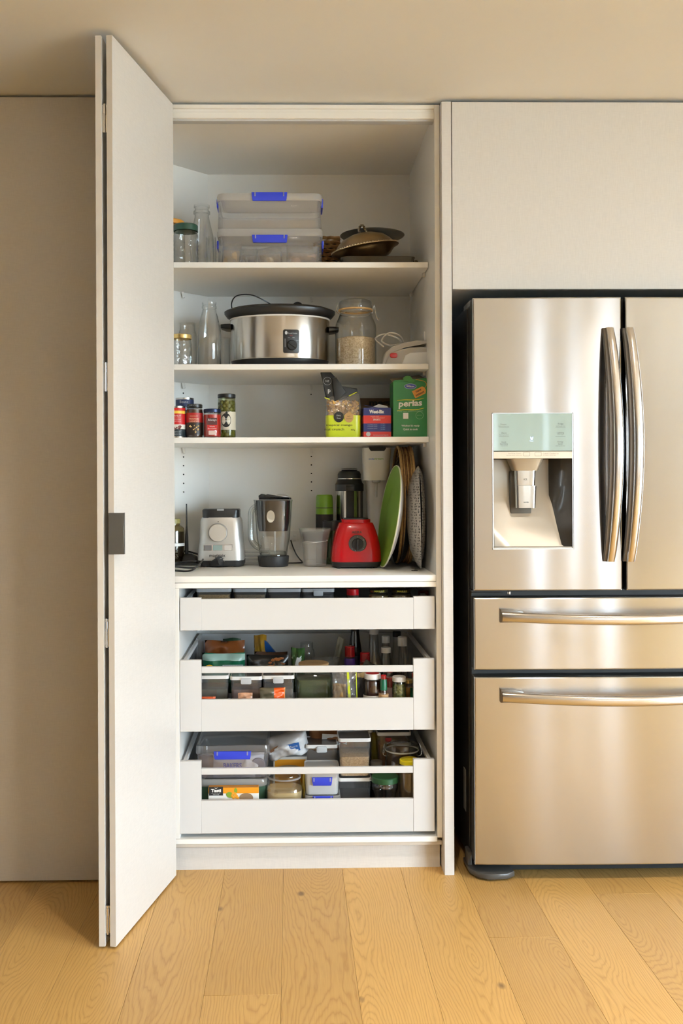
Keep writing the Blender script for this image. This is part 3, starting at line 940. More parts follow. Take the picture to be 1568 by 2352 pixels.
for px in (1208.5, 1235):
    X, Z = at(px, 1043, y0)
    bmr = NB()
    A = rrect(0.0205, 0.012, 0.002, 3); B = rrect(0.0185, 0.010, 0.0015, 3)
    va = [bmr.verts.new((u, v, 0)) for u, v in A]; vb = [bmr.verts.new((u, v, 0)) for u, v in B]
    for i in range(len(A)):
        j = (i + 1) % len(A)
        bmr.faces.new((va[i], va[j], vb[j], vb[i]))
    obj('button_outline', bmr, M_PTXT2, dsp, (X, y0 - 0.0026, Z), (PI / 2, 0, 0))
# recess: concave shell, deeper at the top, apron sloping forward at the bottom
yr0 = y0 + 0.004
bm = NB()
zsec = [(ZP1 - 0.0005, 0.078), (zat(1100, YF, 1220), 0.078), (zat(1138, YF, 1220), 0.075), (zat(1160, YF, 1220), 0.066), (zat(1210, YF, 1220), 0.040), (zat(1252, YF, 1220), 0.018), (HZ0 + 0.006, 0.014)]
cols = [(HX0 + 0.003, 0.0), (HX0 + 0.008, 0.85), (HX0 + 0.014, 1.0), (HX0 + 0.10, 1.0)]
W = HX1 - HX0
rows = []
for k, (z, dp) in enumerate(zsec):
    t = k / (len(zsec) - 1)
    xe = HX1 - 0.056 + 0.034 * max(0, (t - 0.35)) / 0.65          # back face widens downward
    prof = [(HX0 + 0.003, 0.002), (HX0 + 0.005, dp * 0.7), (HX0 + 0.012, dp), (HX0 + 0.06, dp), (xe - 0.01, dp), (xe, dp * 0.93), (xe + (HX1 - 0.003 - xe) * 0.55, dp * 0.45), (HX1 - 0.003, 0.002)]
    rows.append([bm.verts.new((x, yr0 + d, z)) for x, d in prof])
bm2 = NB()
for A, B in zip(rows, rows[1:]):
    for i in range(len(A) - 1):
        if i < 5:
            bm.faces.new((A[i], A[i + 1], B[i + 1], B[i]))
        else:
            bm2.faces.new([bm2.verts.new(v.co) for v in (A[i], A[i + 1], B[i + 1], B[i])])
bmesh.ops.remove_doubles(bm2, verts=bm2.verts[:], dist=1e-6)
obj('recess', bm, M_DISP, dsp, ang=0.6)
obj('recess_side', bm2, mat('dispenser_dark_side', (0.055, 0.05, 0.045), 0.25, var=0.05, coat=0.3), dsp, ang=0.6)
bx('drip_tray', HX0 + 0.004, HX1 - 0.004, y0 + 0.0005, yr0 + 0.02, HZ0 + 0.003, HZ0 + 0.008, M_DISP, dsp, 0.001, 1)
# spout housing and paddles
xs_ = xat(1206, YF + 0.03)
def frus(w0, w1, d, z0, z1, cy, name, m, r=0.012):
    return obj(name, loft(NB(), [rr_sec(w1, d * 0.8, r, z0, 4, 0, 0), rr_sec(w0, d, r, z1, 4, 0, 0)]), m, dsp, (xs_, cy, 0), ang=0.6)
frus(0.105, 0.075, 0.06, zat(1081, YF + 0.01, 1206), ZP1 - 0.0005, y0 + 0.046, 'spout_housing', mat('housing_taupe', (0.40, 0.345, 0.27), 0.3, metal=0.5, var=0.04))
X2 = xat(1202, YF + 0.03)
frus(0.066, 0.062, 0.030, zat(1118, YF + 0.02, 1206), zat(1080, YF + 0.02, 1206), y0 + 0.046, 'paddle', M_CHROME, 0.010)
frus(0.066, 0.062, 0.026, zat(1167, YF + 0.01, 1206), zat(1116, YF + 0.01, 1206), y0 + 0.036, 'paddle', M_CHROME, 0.010)
text('lettering', 'ICE', 0.010, M_PTXT, dsp, (xs_ - 0.001, y0 + 0.0292, zat(1101, YF + 0.01, 1206)))
text('lettering', 'WATER', 0.016, M_PTXT, dsp, (xs_ - 0.001, y0 + 0.0215, zat(1154, YF, 1206)))
bx('paddle_slot', xs_ - 0.042, xs_ + 0.024, y0 + 0.058, y0 + 0.079, zat(1180, YF + 0.06, 1206), zat(1081, YF + 0.06, 1206), mat('slot_dark', (0.10, 0.09, 0.075), 0.5, var=0.05), dsp, 0.004)
# ------------------------------------------------------------------ item builders
def bands(name, stops, axis=2, rough=0.45, coat=0.0, var=0.06, vscale=25, metal=0.0, bump=0.0):
    """printed colour zones along one generated axis: stops = [(pos, rgb), ...]"""
    if name in MATS: return MATS[name]
    m, N, L, b = nodes_of(name)
    tc = N.new('ShaderNodeTexCoord'); sp = N.new('ShaderNodeSeparateXYZ')
    L.new(tc.outputs['Generated'], sp.inputs[0])
    cr = N.new('ShaderNodeValToRGB'); cr.color_ramp.interpolation = 'CONSTANT'
    els = cr.color_ramp.elements
    while len(els) > 1: els.remove(els[-1])
    els[0].position = stops[0][0]; els[0].color = (*stops[0][1], 1)
    for p, c in stops[1:]:
        e = els.new(p); e.color = (*c, 1)
    L.new(sp.outputs[axis], cr.inputs[0])
    nz = N.new('ShaderNodeTexNoise'); nz.inputs['Scale'].default_value = vscale
    L.new(tc.outputs['Object'], nz.inputs['Vector'])
    mr = N.new('ShaderNodeMapRange'); mr.inputs['To Min'].default_value = 1 - var; mr.inputs['To Max'].default_value = 1 + var
    L.new(nz.outputs['Fac'], mr.inputs[0])
    mx = N.new('ShaderNodeMix'); mx.data_type = 'RGBA'; mx.blend_type = 'MULTIPLY'; mx.inputs[0].default_value = 1
    L.new(cr.outputs[0], mx.inputs[6]); L.new(mr.outputs[0], mx.inputs[7])
    L.new(mx.outputs[2], b.inputs['Base Color'])
    b.inputs['Roughness'].default_value = rough; b.inputs['Coat Weight'].default_value = coat; b.inputs['Metallic'].default_value = metal
    if bump:
        bp = N.new('ShaderNodeBump'); bp.inputs['Strength'].default_value = bump; bp.inputs['Distance'].default_value = 0.004
        L.new(nz.outputs['Fac'], bp.inputs['Height']); L.new(bp.outputs[0], b.inputs['Normal'])
    MATS[name] = m
    return m
def speckle(name, c1, c2, scale=220, rough=0.8, bump=0.6, c3=None):
    """loose dry food: voronoi grains in two or three tones with relief"""
    if name in MATS: return MATS[name]
    m, N, L, b = nodes_of(name)
    tc = N.new('ShaderNodeTexCoord')
    v = N.new('ShaderNodeTexVoronoi'); v.inputs['Scale'].default_value = scale
    L.new(tc.outputs['Object'], v.inputs['Vector'])
    cr = N.new('ShaderNodeValToRGB')
    cr.color_ramp.elements[0].color = (*c1, 1); cr.color_ramp.elements[1].color = (*c2, 1)
    if c3:
        e = cr.color_ramp.elements.new(0.5); e.color = (*c3, 1)
    sp = N.new('ShaderNodeSeparateColor'); L.new(v.outputs['Color'], sp.inputs[0]); L.new(sp.outputs[0], cr.inputs[0])
    L.new(cr.outputs[0], b.inputs['Base Color'])
    bp = N.new('ShaderNodeBump'); bp.inputs['Strength'].default_value = bump; bp.inputs['Distance'].default_value = 0.002; bp.invert = True
    L.new(v.outputs['Distance'], bp.inputs['Height']); L.new(bp.outputs[0], b.inputs['Normal'])
    b.inputs['Roughness'].default_value = rough
    MATS[name] = m
    return m
def lidded(name, label, cat, X, Y, Z, prof, gm, lid=None, content=None, band=None, seg=32, sq=0.0, group=None):
    """jar or bottle: glass wall from profile [(r,z)], lid (profile, material), content (profile, material), label band"""
    t = thing(name, label, cat, (X, Y, Z), group=group)
    obj('glass_body', lathe(NB(), prof, seg, sq=sq), gm, t, ang=0.9)
    if content: obj('contents', lathe(NB(), content[0], seg, sq=sq), content[1], t)
    if lid: obj('lid', lathe(NB(), lid[0], seg), lid[1], t)
    if band: wrap('label_band', band[0], band[1], band[2], band[3], t, *(band[4] if len(band) > 4 else (-PI, 0)))
    return t
def jar_prof(r, h, rn, hn, base=0.004):
    """straight jar with a shoulder up to neck radius rn, neck height hn"""
    hs = h - hn
    return [(0, base), (r * 0.82, base * 0.6), (r * 0.96, 0.002), (r, 0.010), (r, hs * 0.86), (r * 0.96, hs * 0.93), (rn + (r - rn) * 0.35, hs * 0.985), (rn, hs), (rn, h)]
def lid_prof(r, z0, z1, bev=0.002):
    return [(r, z0), (r, z1 - bev), (r - bev, z1), (0, z1)]
def fill_prof(r, z0, z1):
    return [(0, z0), (r * 0.93, z0), (r, z0 + 0.006), (r, z1), (0, z1)]
def clip_box(name, label, cat, X, Y, Z, W, D, H, lid_h, clip_w, clip_h, clip_z, taper=0.94, mb=None, ml=None, mc=None, sides=True, fill=None, group=None, r=0.02):
    """clip-lid storage box: base at (X, Y front, Z); front faces -y"""
    t = thing(name, label, cat, (X, Y, Z), group=group)
    mb = mb or M_PLAST; ml = ml or M_FROST; mc = mc or M_BLUE
    hb = H - lid_h
    cy = D / 2
    obj('body', loft(NB(), [rr_sec(W * taper * 0.97, D * taper * 0.97, r, 0.001, 5, 0, cy), rr_sec(W * taper, D * taper, r, 0.006, 5, 0, cy), rr_sec(W * 0.965, D * 0.965, r, hb, 5, 0, cy)], True, False), mb, t)
    l = obj('lid', loft(NB(), [rr_sec(W * 0.975, D * 0.975, r, hb - 0.004, 5, 0, cy), rr_sec(W, D, r, hb, 5, 0, cy), rr_sec(W, D, r, hb + lid_h * 0.6, 5, 0, cy), rr_sec(W * 0.985, D * 0.985, r, H - 0.001, 5, 0, cy), rr_sec(W * 0.95, D * 0.94, r, H, 5, 0, cy), rr_sec(W * 0.92, D * 0.90, r, H - 0.004, 5, 0, cy)], False, True), ml, t)
    def clip(xc, yc, w, rz):
        poly = [(-w / 2, clip_h * 0.5), (w / 2, clip_h * 0.5), (w / 2 - 0.002, -clip_h * 0.2), (w / 2 - 0.004, -clip_h * 0.5), (-w / 2 + 0.004, -clip_h * 0.5), (-w / 2 + 0.002, -clip_h * 0.2)]
        c = obj('clip', prism(NB(), poly, -0.006, 0.0, 'Y', 0.0012), mc, t, (xc, yc, clip_z), (0, 0, rz))
        for s in (-1, 1):
            bx('hinge_tab', s * w * 0.40 - 0.002, s * w * 0.40 + 0.002, -0.0075, -0.001, clip_h * 0.02, clip_h * 0.48, M_FROST, c)
        return c
    clip(0, 0.0, clip_w, 0)
    if sides:
        clip(-W / 2 + 0.001, cy, clip_w * 0.8, -PI / 2); clip(W / 2 - 0.001, cy, clip_w * 0.8, PI / 2)
    return t
def tub(name, label, cat, px0, px1, py_top, Y, D, Zf, lid_py, latch=True, mb=None, content=None, fillh=0.6, lidm=None, group=None, zbase=None, latch_w=24, py_bot=None):
    """rectangular pantry tub with a rimmed lid and a latch; Y = its front"""
    X0, X1 = xat(px0, Y, py_top), xat(px1, Y, py_top)
    W = X1 - X0
    zt = zat(lid_py, Y, (px0 + px1) / 2)          # front lower edge of the lid rim
    zb = Zf if zbase is None else zbase
    lid_h = 0.011
    H = zt - zb + lid_h
    t = thing(name, label, cat, ((X0 + X1) / 2, Y, zb), group=group)
    mb = mb or M_TUB
    lidm = lidm or M_LGREYP
    cy = D / 2
    r = 0.010
    obj('body', loft(NB(), [rr_sec(W * 0.88, D * 0.92, r, 0.001, 4, 0, cy), rr_sec(W * 0.96, D * 0.96, r, H - lid_h, 4, 0, cy)], True, False), mb, t)
    if content:
        obj('contents', loft(NB(), [rr_sec(W * 0.86, D * 0.90, r, 0.003, 4, 0, cy), rr_sec(W * 0.90, D * 0.93, r, (H - lid_h) * fillh, 4, 0, cy)]), content, t)
    bm = loft(NB(), [rr_sec(W, D, r, H - lid_h, 4, 0, cy), rr_sec(W, D, r, H - 0.003, 4, 0, cy), rr_sec(W * 0.985, D * 0.985, r, H, 4, 0, cy), rr_sec(W * 0.95, D * 0.955, r, H, 4, 0, cy)], False, False)
    obj('lid_rim', bm, lidm, t)
    obj('lid_window', loft(NB(), [rr_sec(W * 0.955, D * 0.96, r, H - 0.0045, 4, 0, cy), rr_sec(W * 0.955, D * 0.96, r, H - 0.003, 4, 0, cy)]), glass('tub_lid_clear', (0.55, 0.55, 0.56), (0.4, 0.4, 0.42), 0.1, 1.0, haze=0.35, hazecol=(0.7, 0.7, 0.71)), t)
    if latch:
        lw = latch_w * m_px(Y)
        obj('latch', prism(NB(), rrect(lw, 0.019, 0.004, 3), -0.006, 0.0, 'Y', 0.001), M_LGREYP, t, (0, -0.0005, H - lid_h - 0.003))
        bx('latch_grip', -lw * 0.3, lw * 0.3, -0.0078, -0.006, H - lid_h - 0.002, H - lid_h + 0.0015, M_LGREYP, t)
    return t
def pillow(W, H, T, nx=14, nz=14, seed=0, wr=0.06, edge=0.6, top_flat=True, taper=None):
    """sealed packet standing in x-z, bulging in y; origin at bottom centre"""
    rnd = random.Random(seed)
    ph = [rnd.uniform(0, 6.28) for _ in range(8)]
    bm = NB()
    F, Bk = [], []
    for j in range(nz + 1):
        v = j / nz
        rf, rb = [], []
        for i in range(nx + 1):
            u = i / nx
            a, c = abs(2 * u - 1), abs(2 * v - 1)
            t = T / 2 * (1 - a ** 3) ** edge * (1 - c ** 4) ** edge
            wob = wr * T * (math.sin(9 * u + 5 * v + ph[0]) + math.sin(14 * v - 7 * u + ph[1]) * 0.7 + math.sin(23 * u + 11 * v + ph[2]) * 0.5)
            k = 1.0 if taper is None else 1 + (taper - 1) * v
            x = (u - 0.5) * W * k * (1 - 0.03 * math.sin(PI * v))
            z = v * H + 0.012 * H * math.sin(6 * u + ph[3]) * v
            rim = (i in (0, nx)) or (j in (0, nz))
            p1 = bm.verts.new((x, -t + (0 if rim else wob * min(1, 6 * t / T)), z))
            rf.append(p1)
            rb.append(p1 if rim else bm.verts.new((x, t + wob * 0.5, z)))
        F.append(rf); Bk.append(rb)
    for j in range(nz):
        for i in range(nx):
            bm.faces.new((F[j][i], F[j][i + 1], F[j + 1][i + 1], F[j + 1][i]))
            q = (Bk[j][i], Bk[j + 1][i], Bk[j + 1][i + 1], Bk[j][i + 1])
            if len(set(q)) == 4:
                try: bm.faces.new(q)
                except ValueError: pass
    return bm
def foil(name, col, rough=0.28, var=0.2, vscale=14, bump=0.5, bscale=28, metal=0.0):
    return mat(name, col, rough, metal, var=var, vscale=vscale, bump=bump, bscale=bscale, coat=0.15)
def nuts(n, fn, s, m, parent, name='nuts', seed=1):
    """many little lumps joined into one mesh: fn(rnd) gives a place"""
    rnd = random.Random(seed)
    bm = NB()
    for _ in range(n):
        p = Vector(fn(rnd))
        mt = Matrix.Translation(p) @ Euler((rnd.uniform(0, 3), rnd.uniform(0, 3), rnd.uniform(0, 3))).to_matrix().to_4x4() @ Matrix.Diagonal((s * rnd.uniform(0.8, 1.4), s * rnd.uniform(0.6, 1.0), s * rnd.uniform(0.5, 0.9), 1))
        bmesh.ops.create_icosphere(bm, subdivisions=1, radius=1.0, matrix=mt)
    o = obj(name, bm, m, parent, ang=1.2)
    o['kind'] = 'stuff'
    return o

# ------------------------------------------------------------------ top shelf
Z1 = SHZ[0]
M_GREENLID = mat('dark_green_lid', (0.02, 0.07, 0.045), 0.35, var=0.1)
def ridged(r, h, rn, hn):
    p = [(0, 0.004), (r * 0.9, 0.002), (r, 0.008)]
    k = 7
    for i in range(k):
        z = 0.012 + (h - hn - 0.03) * i / k
        p += [(r, z), (r * 0.965, z + (h - hn - 0.03) / k * 0.5)]
    return p + [(r, h - hn - 0.014), (r * 0.93, h - hn - 0.004), (rn, h - hn), (rn, h)]
Y = 0.29
s = m_px(Y)
h = zat(518, Y) - Z1
lidded('glass_jar', 'dark green lidded ribbed glass jar at the left end of the top shelf', 'jar', xat(429, Y), Y, Z1, ridged(29 * s, h - 0.004, 26 * s, 0.02), M_CLEAR2, (lid_prof(28 * s, h - 0.022, h), M_GREENLID))
Y = 0.47
s = m_px(Y)
h = zat(472, Y) - Z1
r = 28 * s
lidded('glass_bottle', 'tall empty clear glass milk bottle on the top shelf beside the clip boxes', 'bottle', xat(466, Y), Y, Z1,
       [(0, 0.004), (r * 0.9, 0.002), (r, 0.01), (r, h * 0.48), (r * 0.93, h * 0.6), (r * 0.72, h * 0.74), (r * 0.60, h * 0.83), (r * 0.57, h * 0.88), (r * 0.68, h * 0.885), (r * 0.68, h * 0.915), (r * 0.56, h * 0.925), (r * 0.56, h * 0.965), (r * 0.64, h * 0.97), (r * 0.64, h)], M_CLEAR)
Y = 0.40
s = m_px(Y)
h = zat(509, Y) - Z1
lidded('glass_jar', 'orange lidded glass jar half hidden by the folded door, top shelf', 'jar', xat(393, Y), Y, Z1, jar_prof(34 * s, h - 0.003, 31 * s, 0.02), M_CLEAR, (lid_prof(33 * s, h - 0.016, h), mat('orange_lid', (0.72, 0.30, 0.03), 0.4, var=0.05)))
Y = 0.36
s = m_px(Y)
h = zat(545, Y) - Z1
lidded('glass_jar', 'short open glass jar squeezed between milk bottle and clip boxes, top shelf', 'jar', xat(487, Y), Y, Z1, ridged(12 * s, h, 11 * s, 0.015), M_CLEAR2)
# two stacked clip boxes
Y = 0.24
W = (744 - 500) * m_px(Y)
Xc = xat(622, Y)
zl = zat(524, Y); zu = zat(443, Y)
H1 = zl - Z1
lower = clip_box('storage_box', 'lower blue-clipped clear box on the top shelf, full of bagged biscuits', 'storage box', Xc, Y, Z1, W, 0.25, H1, 0.022, 82 * m_px(Y), 0.026, zat(549, Y) - Z1, r=0.022, taper=0.985)
upper = clip_box('storage_box', 'upper blue-clipped clear box on the top shelf, stacked and nearly empty', 'storage box', Xc - 0.001, Y + 0.003, zl + 0.0005, W * 0.995, 0.245, zu - zl, 0.020, 82 * m_px(Y), 0.029, zat(452, Y) - zl, r=0.022, taper=0.985)
M_BAGC = glass('sandwich_bag_film', (0.92, 0.91, 0.88), (0.75, 0.73, 0.70), 0.12, 1.5, haze=0.3, hazecol=(0.85, 0.80, 0.74), wob=0.8, wscale=40)
M_BISC = mat('biscuit', (0.55, 0.36, 0.17), 0.8, var=0.25, vscale=40, bump=0.6, bscale=90)
M_BISC2 = mat('pale_cracker', (0.66, 0.50, 0.32), 0.8, var=0.2, vscale=40, bump=0.5, bscale=90)
def bag_of(px, Y, Zb, w, h, t, m, seed, label, tilt=0.0, name='food_bag'):
    b = thing(name, label, 'bag', (xat(px, Y), Y, Zb), rot=(0, tilt, 0))
    obj('filling', pillow(w * 0.86, h * 0.72, t * 0.85, seed=seed), m, b, (0, 0, 0.002))
    obj('film', pillow(w, h, t, 16, 16, seed + 3, 0.12), M_BAGC, b)
    return b
bag_of(530, 0.33, Z1 + 0.004, 0.065, 0.098, 0.05, M_BISC, 3, 'bag of golden biscuits at the left inside the lower clip box', 0.10)
bag_of(572, 0.36, Z1 + 0.004, 0.060, 0.085, 0.05, mat('grey_wrapped_crumb', (0.45, 0.41, 0.36), 0.7, var=0.2), 9, 'scrunched grey bag second from left inside the lower clip box')
bag_of(625, 0.36, Z1 + 0.004, 0.085, 0.088, 0.07, M_BISC2, 5, 'bag of pale crackers in the middle of the lower clip box', -0.08)
bag_of(695, 0.36, Z1 + 0.004, 0.115, 0.094, 0.07, mat('pinkish_biscuit', (0.60, 0.40, 0.28), 0.8, var=0.2, vscale=30), 14, 'large bag of pinkish biscuits at the right inside the lower clip box', 0.05)
# small woven basket
Y = 0.42
M_WICK = mat('wicker', (0.27, 0.145, 0.05), 0.65, var=0.35, vscale=60, bump=0.4, bscale=120)
def woven_box(parent, X0, X1, Y0, Y1, Z0, Z1_, rows, pitch, r, m):
    for k in range(rows):
        z = Z0 + (Z1_ - Z0) * (k + 0.5) / rows
        pts = []
        n = 0
        path = [(X0, Y0), (X1, Y0), (X1, Y1), (X0, Y1)]
        for a in range(4):
            p, q = path[a], path[(a + 1) % 4]
            L = math.hypot(q[0] - p[0], q[1] - p[1])
            m_ = max(2, int(L / pitch))
            nx_, ny_ = (q[1] - p[1]) / L, -(q[0] - p[0]) / L
            for i in range(m_):
                t = i / m_
                o = r * 0.7 * (1 if (n + k) % 2 else -1)
                pts.append((p[0] + (q[0] - p[0]) * t + nx_ * o, p[1] + (q[1] - p[1]) * t + ny_ * o, z))
                n += 1
        obj('strand', tube(NB(), pts, r, 5, closed=True), m, parent)
b = thing('wicker_basket', 'small brown wicker basket between the clip boxes and the silverware', 'basket', (0, 0, Z1))
X0, X1 = xat(728, Y), xat(778, Y)
hb = zat(542, Y) - Z1
woven_box(b, X0, X1, Y, Y + 0.13, 0.002, hb, 10, 0.011, 0.0066, M_WICK)
bx('lining', X0 + 0.006, X1 - 0.006, Y + 0.006, Y + 0.124, 0.0, hb - 0.015, M_BLACKM, b)
# silver: tray, tilted covered dish, round platter
M_SILV = mat('tarnished_silver', (0.44, 0.32, 0.18), 0.3, metal=1.0, var=0.3, vscale=18)
M_SILVD = mat('dark_silver', (0.22, 0.195, 0.165), 0.25, metal=1.0, var=0.25, vscale=20)
Y = 0.36
X0, X1 = xat(772, Y), xat(957, Y)
zt_ = zat(588, Y - 0.115)
t = thing('silver_tray', 'dark silver oblong tray with looped handles lying under the covered dish', 'tray', ((X0 + X1) / 2, Y, Z1))
W = X1 - X0
obj('tray_body', loft(NB(), [rr_sec(W * 0.80, 0.20, 0.02, 0.012), rr_sec(W * 0.88, 0.225, 0.03, zt_ - Z1 - 0.003), rr_sec(W * 0.90, 0.23, 0.03, zt_ - Z1), rr_sec(W * 0.86, 0.22, 0.03, zt_ - Z1 - 0.001), rr_sec(W * 0.80, 0.195, 0.02, 0.015)]), M_SILVD, t)
for sx in (-1, 1):
    pts = smooth_path([(sx * W * 0.43, -0.05, 0.030), (sx * W * 0.49, -0.045, 0.034), (sx * W * 0.5, 0, 0.034), (sx * W * 0.49, 0.045, 0.034), (sx * W * 0.43, 0.05, 0.030)])
    obj('handle', tube(NB(), pts, 0.0045, 8), M_SILVD, t)
    for sy in (-1, 1):
        obj('foot', lathe(NB(), [(0, 0), (0.006, 0.0), (0.009, 0.005), (0.005, 0.012), (0, 0.014)], 12), M_SILVD, t, (sx * W * 0.36, sy * 0.085, 0))
zb_ = zt_ - Z1
dish = thing('covered_dish', 'domed tarnished silver entree dish with curled handle, tilted on the tray', 'dish', (xat(844, 0.33), 0.33, Z1 + zb_ + 0.010), rot=(0, -0.17, 0))
R = 76 * m_px(0.36)
obj('bowl', lathe(NB(), [(0, -0.006), (R * 0.50, -0.006), (R * 0.74, 0.006), (R * 0.88, 0.024), (R * 0.96, 0.030), (R * 1.03, 0.032), (R * 1.03, 0.035), (R * 0.9, 0.034), (0, 0.012)], 48, sy=0.78), M_SILV, dish)
obj('cover', lathe(NB(), [(R * 1.0, 0.036), (R * 0.97, 0.038), (R * 0.88, 0.044), (R * 0.80, 0.056), (R * 0.64, 0.072), (R * 0.36, 0.084), (R * 0.12, 0.087), (0, 0.087)], 48, sy=0.78), M_SILV, dish)
bd = NB()
for i in range(72):
    a = 2 * PI * i / 72
    bmesh.ops.create_icosphere(bd, subdivisions=1, radius=0.0026, matrix=Matrix.Translation((R * 1.01 * math.cos(a), R * 0.79 * math.sin(a), 0.036)))
obj('beaded_rim', bd, M_SILV, dish)
hp = smooth_path([(-0.006, 0, 0.084), (-0.010, 0, 0.099), (-0.004, 0, 0.112), (0.005, 0, 0.116), (0.010, 0, 0.108), (0.012, 0, 0.094), (0.016, 0, 0.084)])
obj('handle', tube(NB(), hp, [0.004 + 0.001 * math.sin(i * 1.7) for i in range(len(hp))], 8), M_SILVD, dish)
pl = thing('footed_platter', 'grey round footed platter standing behind the silver dish', 'platter', (xat(857, 0.54), 0.54, Z1))
R = 74 * m_px(0.54)
hp_ = zat(524, 0.54 - R) - Z1
obj('plate', lathe(NB(), [(0, hp_ - 0.004), (R * 0.62, hp_ - 0.004), (R * 0.97, hp_), (R, hp_ + 0.003), (R * 0.97, hp_ + 0.004), (R * 0.6, hp_), (0, hp_)], 48), mat('pewter', (0.40, 0.385, 0.35), 0.5, metal=0.15, var=0.1), pl)
obj('foot', lathe(NB(), [(0, 0), (0.05, 0), (0.05, 0.004), (0.018, 0.014), (0.012, 0.05), (0.014, hp_ - 0.02), (0.03, hp_ - 0.004), (0, hp_ - 0.004)], 32), MATS['pewter'], pl)

# ------------------------------------------------------------------ second shelf
Z2 = SHZ[1]
M_GOLD = mat('gold_lid', (0.72, 0.52, 0.20), 0.3, metal=0.9, var=0.08)
Y = 0.26
s = m_px(Y)
h = zat(769, Y) - Z2
lidded('glass_jar', 'small glass jar with gold lid at the left end of the second shelf', 'jar', xat(418, Y), Y, Z2, jar_prof(23.5 * s, h - 0.003, 22 * s, 0.016), M_CLEAR2, (lid_prof(23.5 * s, h - 0.014, h), M_GOLD))
Y = 0.40
s = m_px(Y)
h = zat(742, Y) - Z2
lidded('glass_jar', 'open screw-top glass jar behind the gold-lidded one, second shelf', 'jar', xat(432, Y), Y, Z2, jar_prof(21 * s, h, 18 * s, 0.026), M_CLEAR)
Y = 0.31
s = m_px(Y)
h = zat(694, Y) - Z2
r = 27 * s
lidded('glass_bottle', 'empty clear glass milk bottle left of the slow cooker', 'bottle', xat(482, Y), Y, Z2,
       [(0, 0.004), (r * 0.9, 0.002), (r, 0.01), (r * 1.0, h * 0.50), (r * 0.94, h * 0.62), (r * 0.76, h * 0.76), (r * 0.60, h * 0.86), (r * 0.56, h * 0.90), (r * 0.62, h * 0.91), (r * 0.62, h * 0.94), (r * 0.55, h * 0.95), (r * 0.60, h * 0.97), (r * 0.60, h)], M_CLEAR)
Y = 0.50
s = m_px(Y)
h = zat(776, Y) - Z2
lidded('drinking_glass', 'plain straight drinking glass behind the bottle by the slow cooker', 'glass', xat(514, Y), Y, Z2, [(0, 0.006), (13 * s, 0.004), (15 * s, 0.01), (16 * s, h)], M_CLEAR)
# slow cooker
Y = 0.385
s = m_px(Y)
sc_ = thing('slow_cooker', 'oval stainless slow cooker with black lid on the second shelf', 'slow cooker', (xat(644, Y), Y, Z2))
A = 113.5 * s
sy = 0.70
z_rim = zat(735, Y) - Z2
z_lid = zat(714, Y - 0.1) - Z2
M_COOK = steel('cooker_steel', (0.60, 0.57, 0.53), 0.24, 0.75, (6, 6, 500))
z_b = 0.033
obj('base', lathe(NB(), [(0, 0.0), (A * 0.90, 0.0), (A * 0.93, 0.004), (A * 0.985, z_b), (A * 0.9, z_b)], 64, sy=sy), M_BLACK, sc_)
obj('shell', lathe(NB(), [(A * 0.985, z_b), (A * 0.995, z_b + 0.004), (A, z_rim - 0.004), (A * 0.99, z_rim)], 64, sy=sy), M_COOK, sc_)
obj('rim_band', lathe(NB(), [(A * 1.0, z_rim - 0.005), (A * 1.012, z_rim - 0.004), (A * 1.012, z_rim), (A * 0.97, z_rim + 0.001)], 64, sy=sy), M_WHITEP, sc_)
obj('crock_lip', lathe(NB(), [(A * 0.98, z_rim - 0.002), (A * 1.06, z_rim + 0.006), (A * 1.115, z_rim + 0.018), (A * 1.12, z_rim + 0.026), (A * 1.08, z_rim + 0.030), (A * 0.98, z_rim + 0.030)], 64, sy=sy), M_BLACK, sc_)
ld_ = obj('lid', lathe(NB(), [(A * 1.0, z_rim + 0.029), (A * 0.98, z_rim + 0.036), (A * 0.7, z_rim + 0.042), (A * 0.3, z_rim + 0.046), (0, z_rim + 0.047)], 64, sy=sy), glass('smoked_lid_glass', (0.25, 0.25, 0.25), (0.1, 0.1, 0.1)), sc_)
kx = (685 - 644) * s
kp = smooth_path([(kx - 0.015, 0, z_rim + 0.040), (kx - 0.012, 0, z_rim + 0.054), (kx, 0, z_rim + 0.060), (kx + 0.012, 0, z_rim + 0.054), (kx + 0.015, 0, z_rim + 0.040)])
obj('knob', tube(NB(), kp, 0.004, 8), M_BLACK, ld_)
for sx in (-1, 1):
    zc = zat(753 if sx < 0 else 760, Y) - Z2
    obj('handle', loft(NB(), [[(sx * (A * 0.985), a, zc + b_) for a, b_ in rrect(0.075, 0.020, 0.006, 3)], [(sx * (A + 0.016), a, zc + 0.001 + b_) for a, b_ in rrect(0.07, 0.018, 0.006, 3)], [(sx * (A + 0.032), a, zc + 0.003 + b_) for a, b_ in rrect(0.055, 0.012, 0.005, 3)]]), M_BLACK, sc_)
cpts = smooth_path([(-0.16, 0.02, z_rim + 0.020), (-0.168, 0.0, z_rim + 0.055), (-0.15, -0.01, z_rim + 0.082), (-0.10, -0.01, z_rim + 0.086), (-0.05, 0.0, z_rim + 0.066), (-0.01, 0.04, z_rim + 0.047)], 8)
obj('power_cord', tube(NB(), cpts, 0.0022, 6), M_BLACK, sc_)
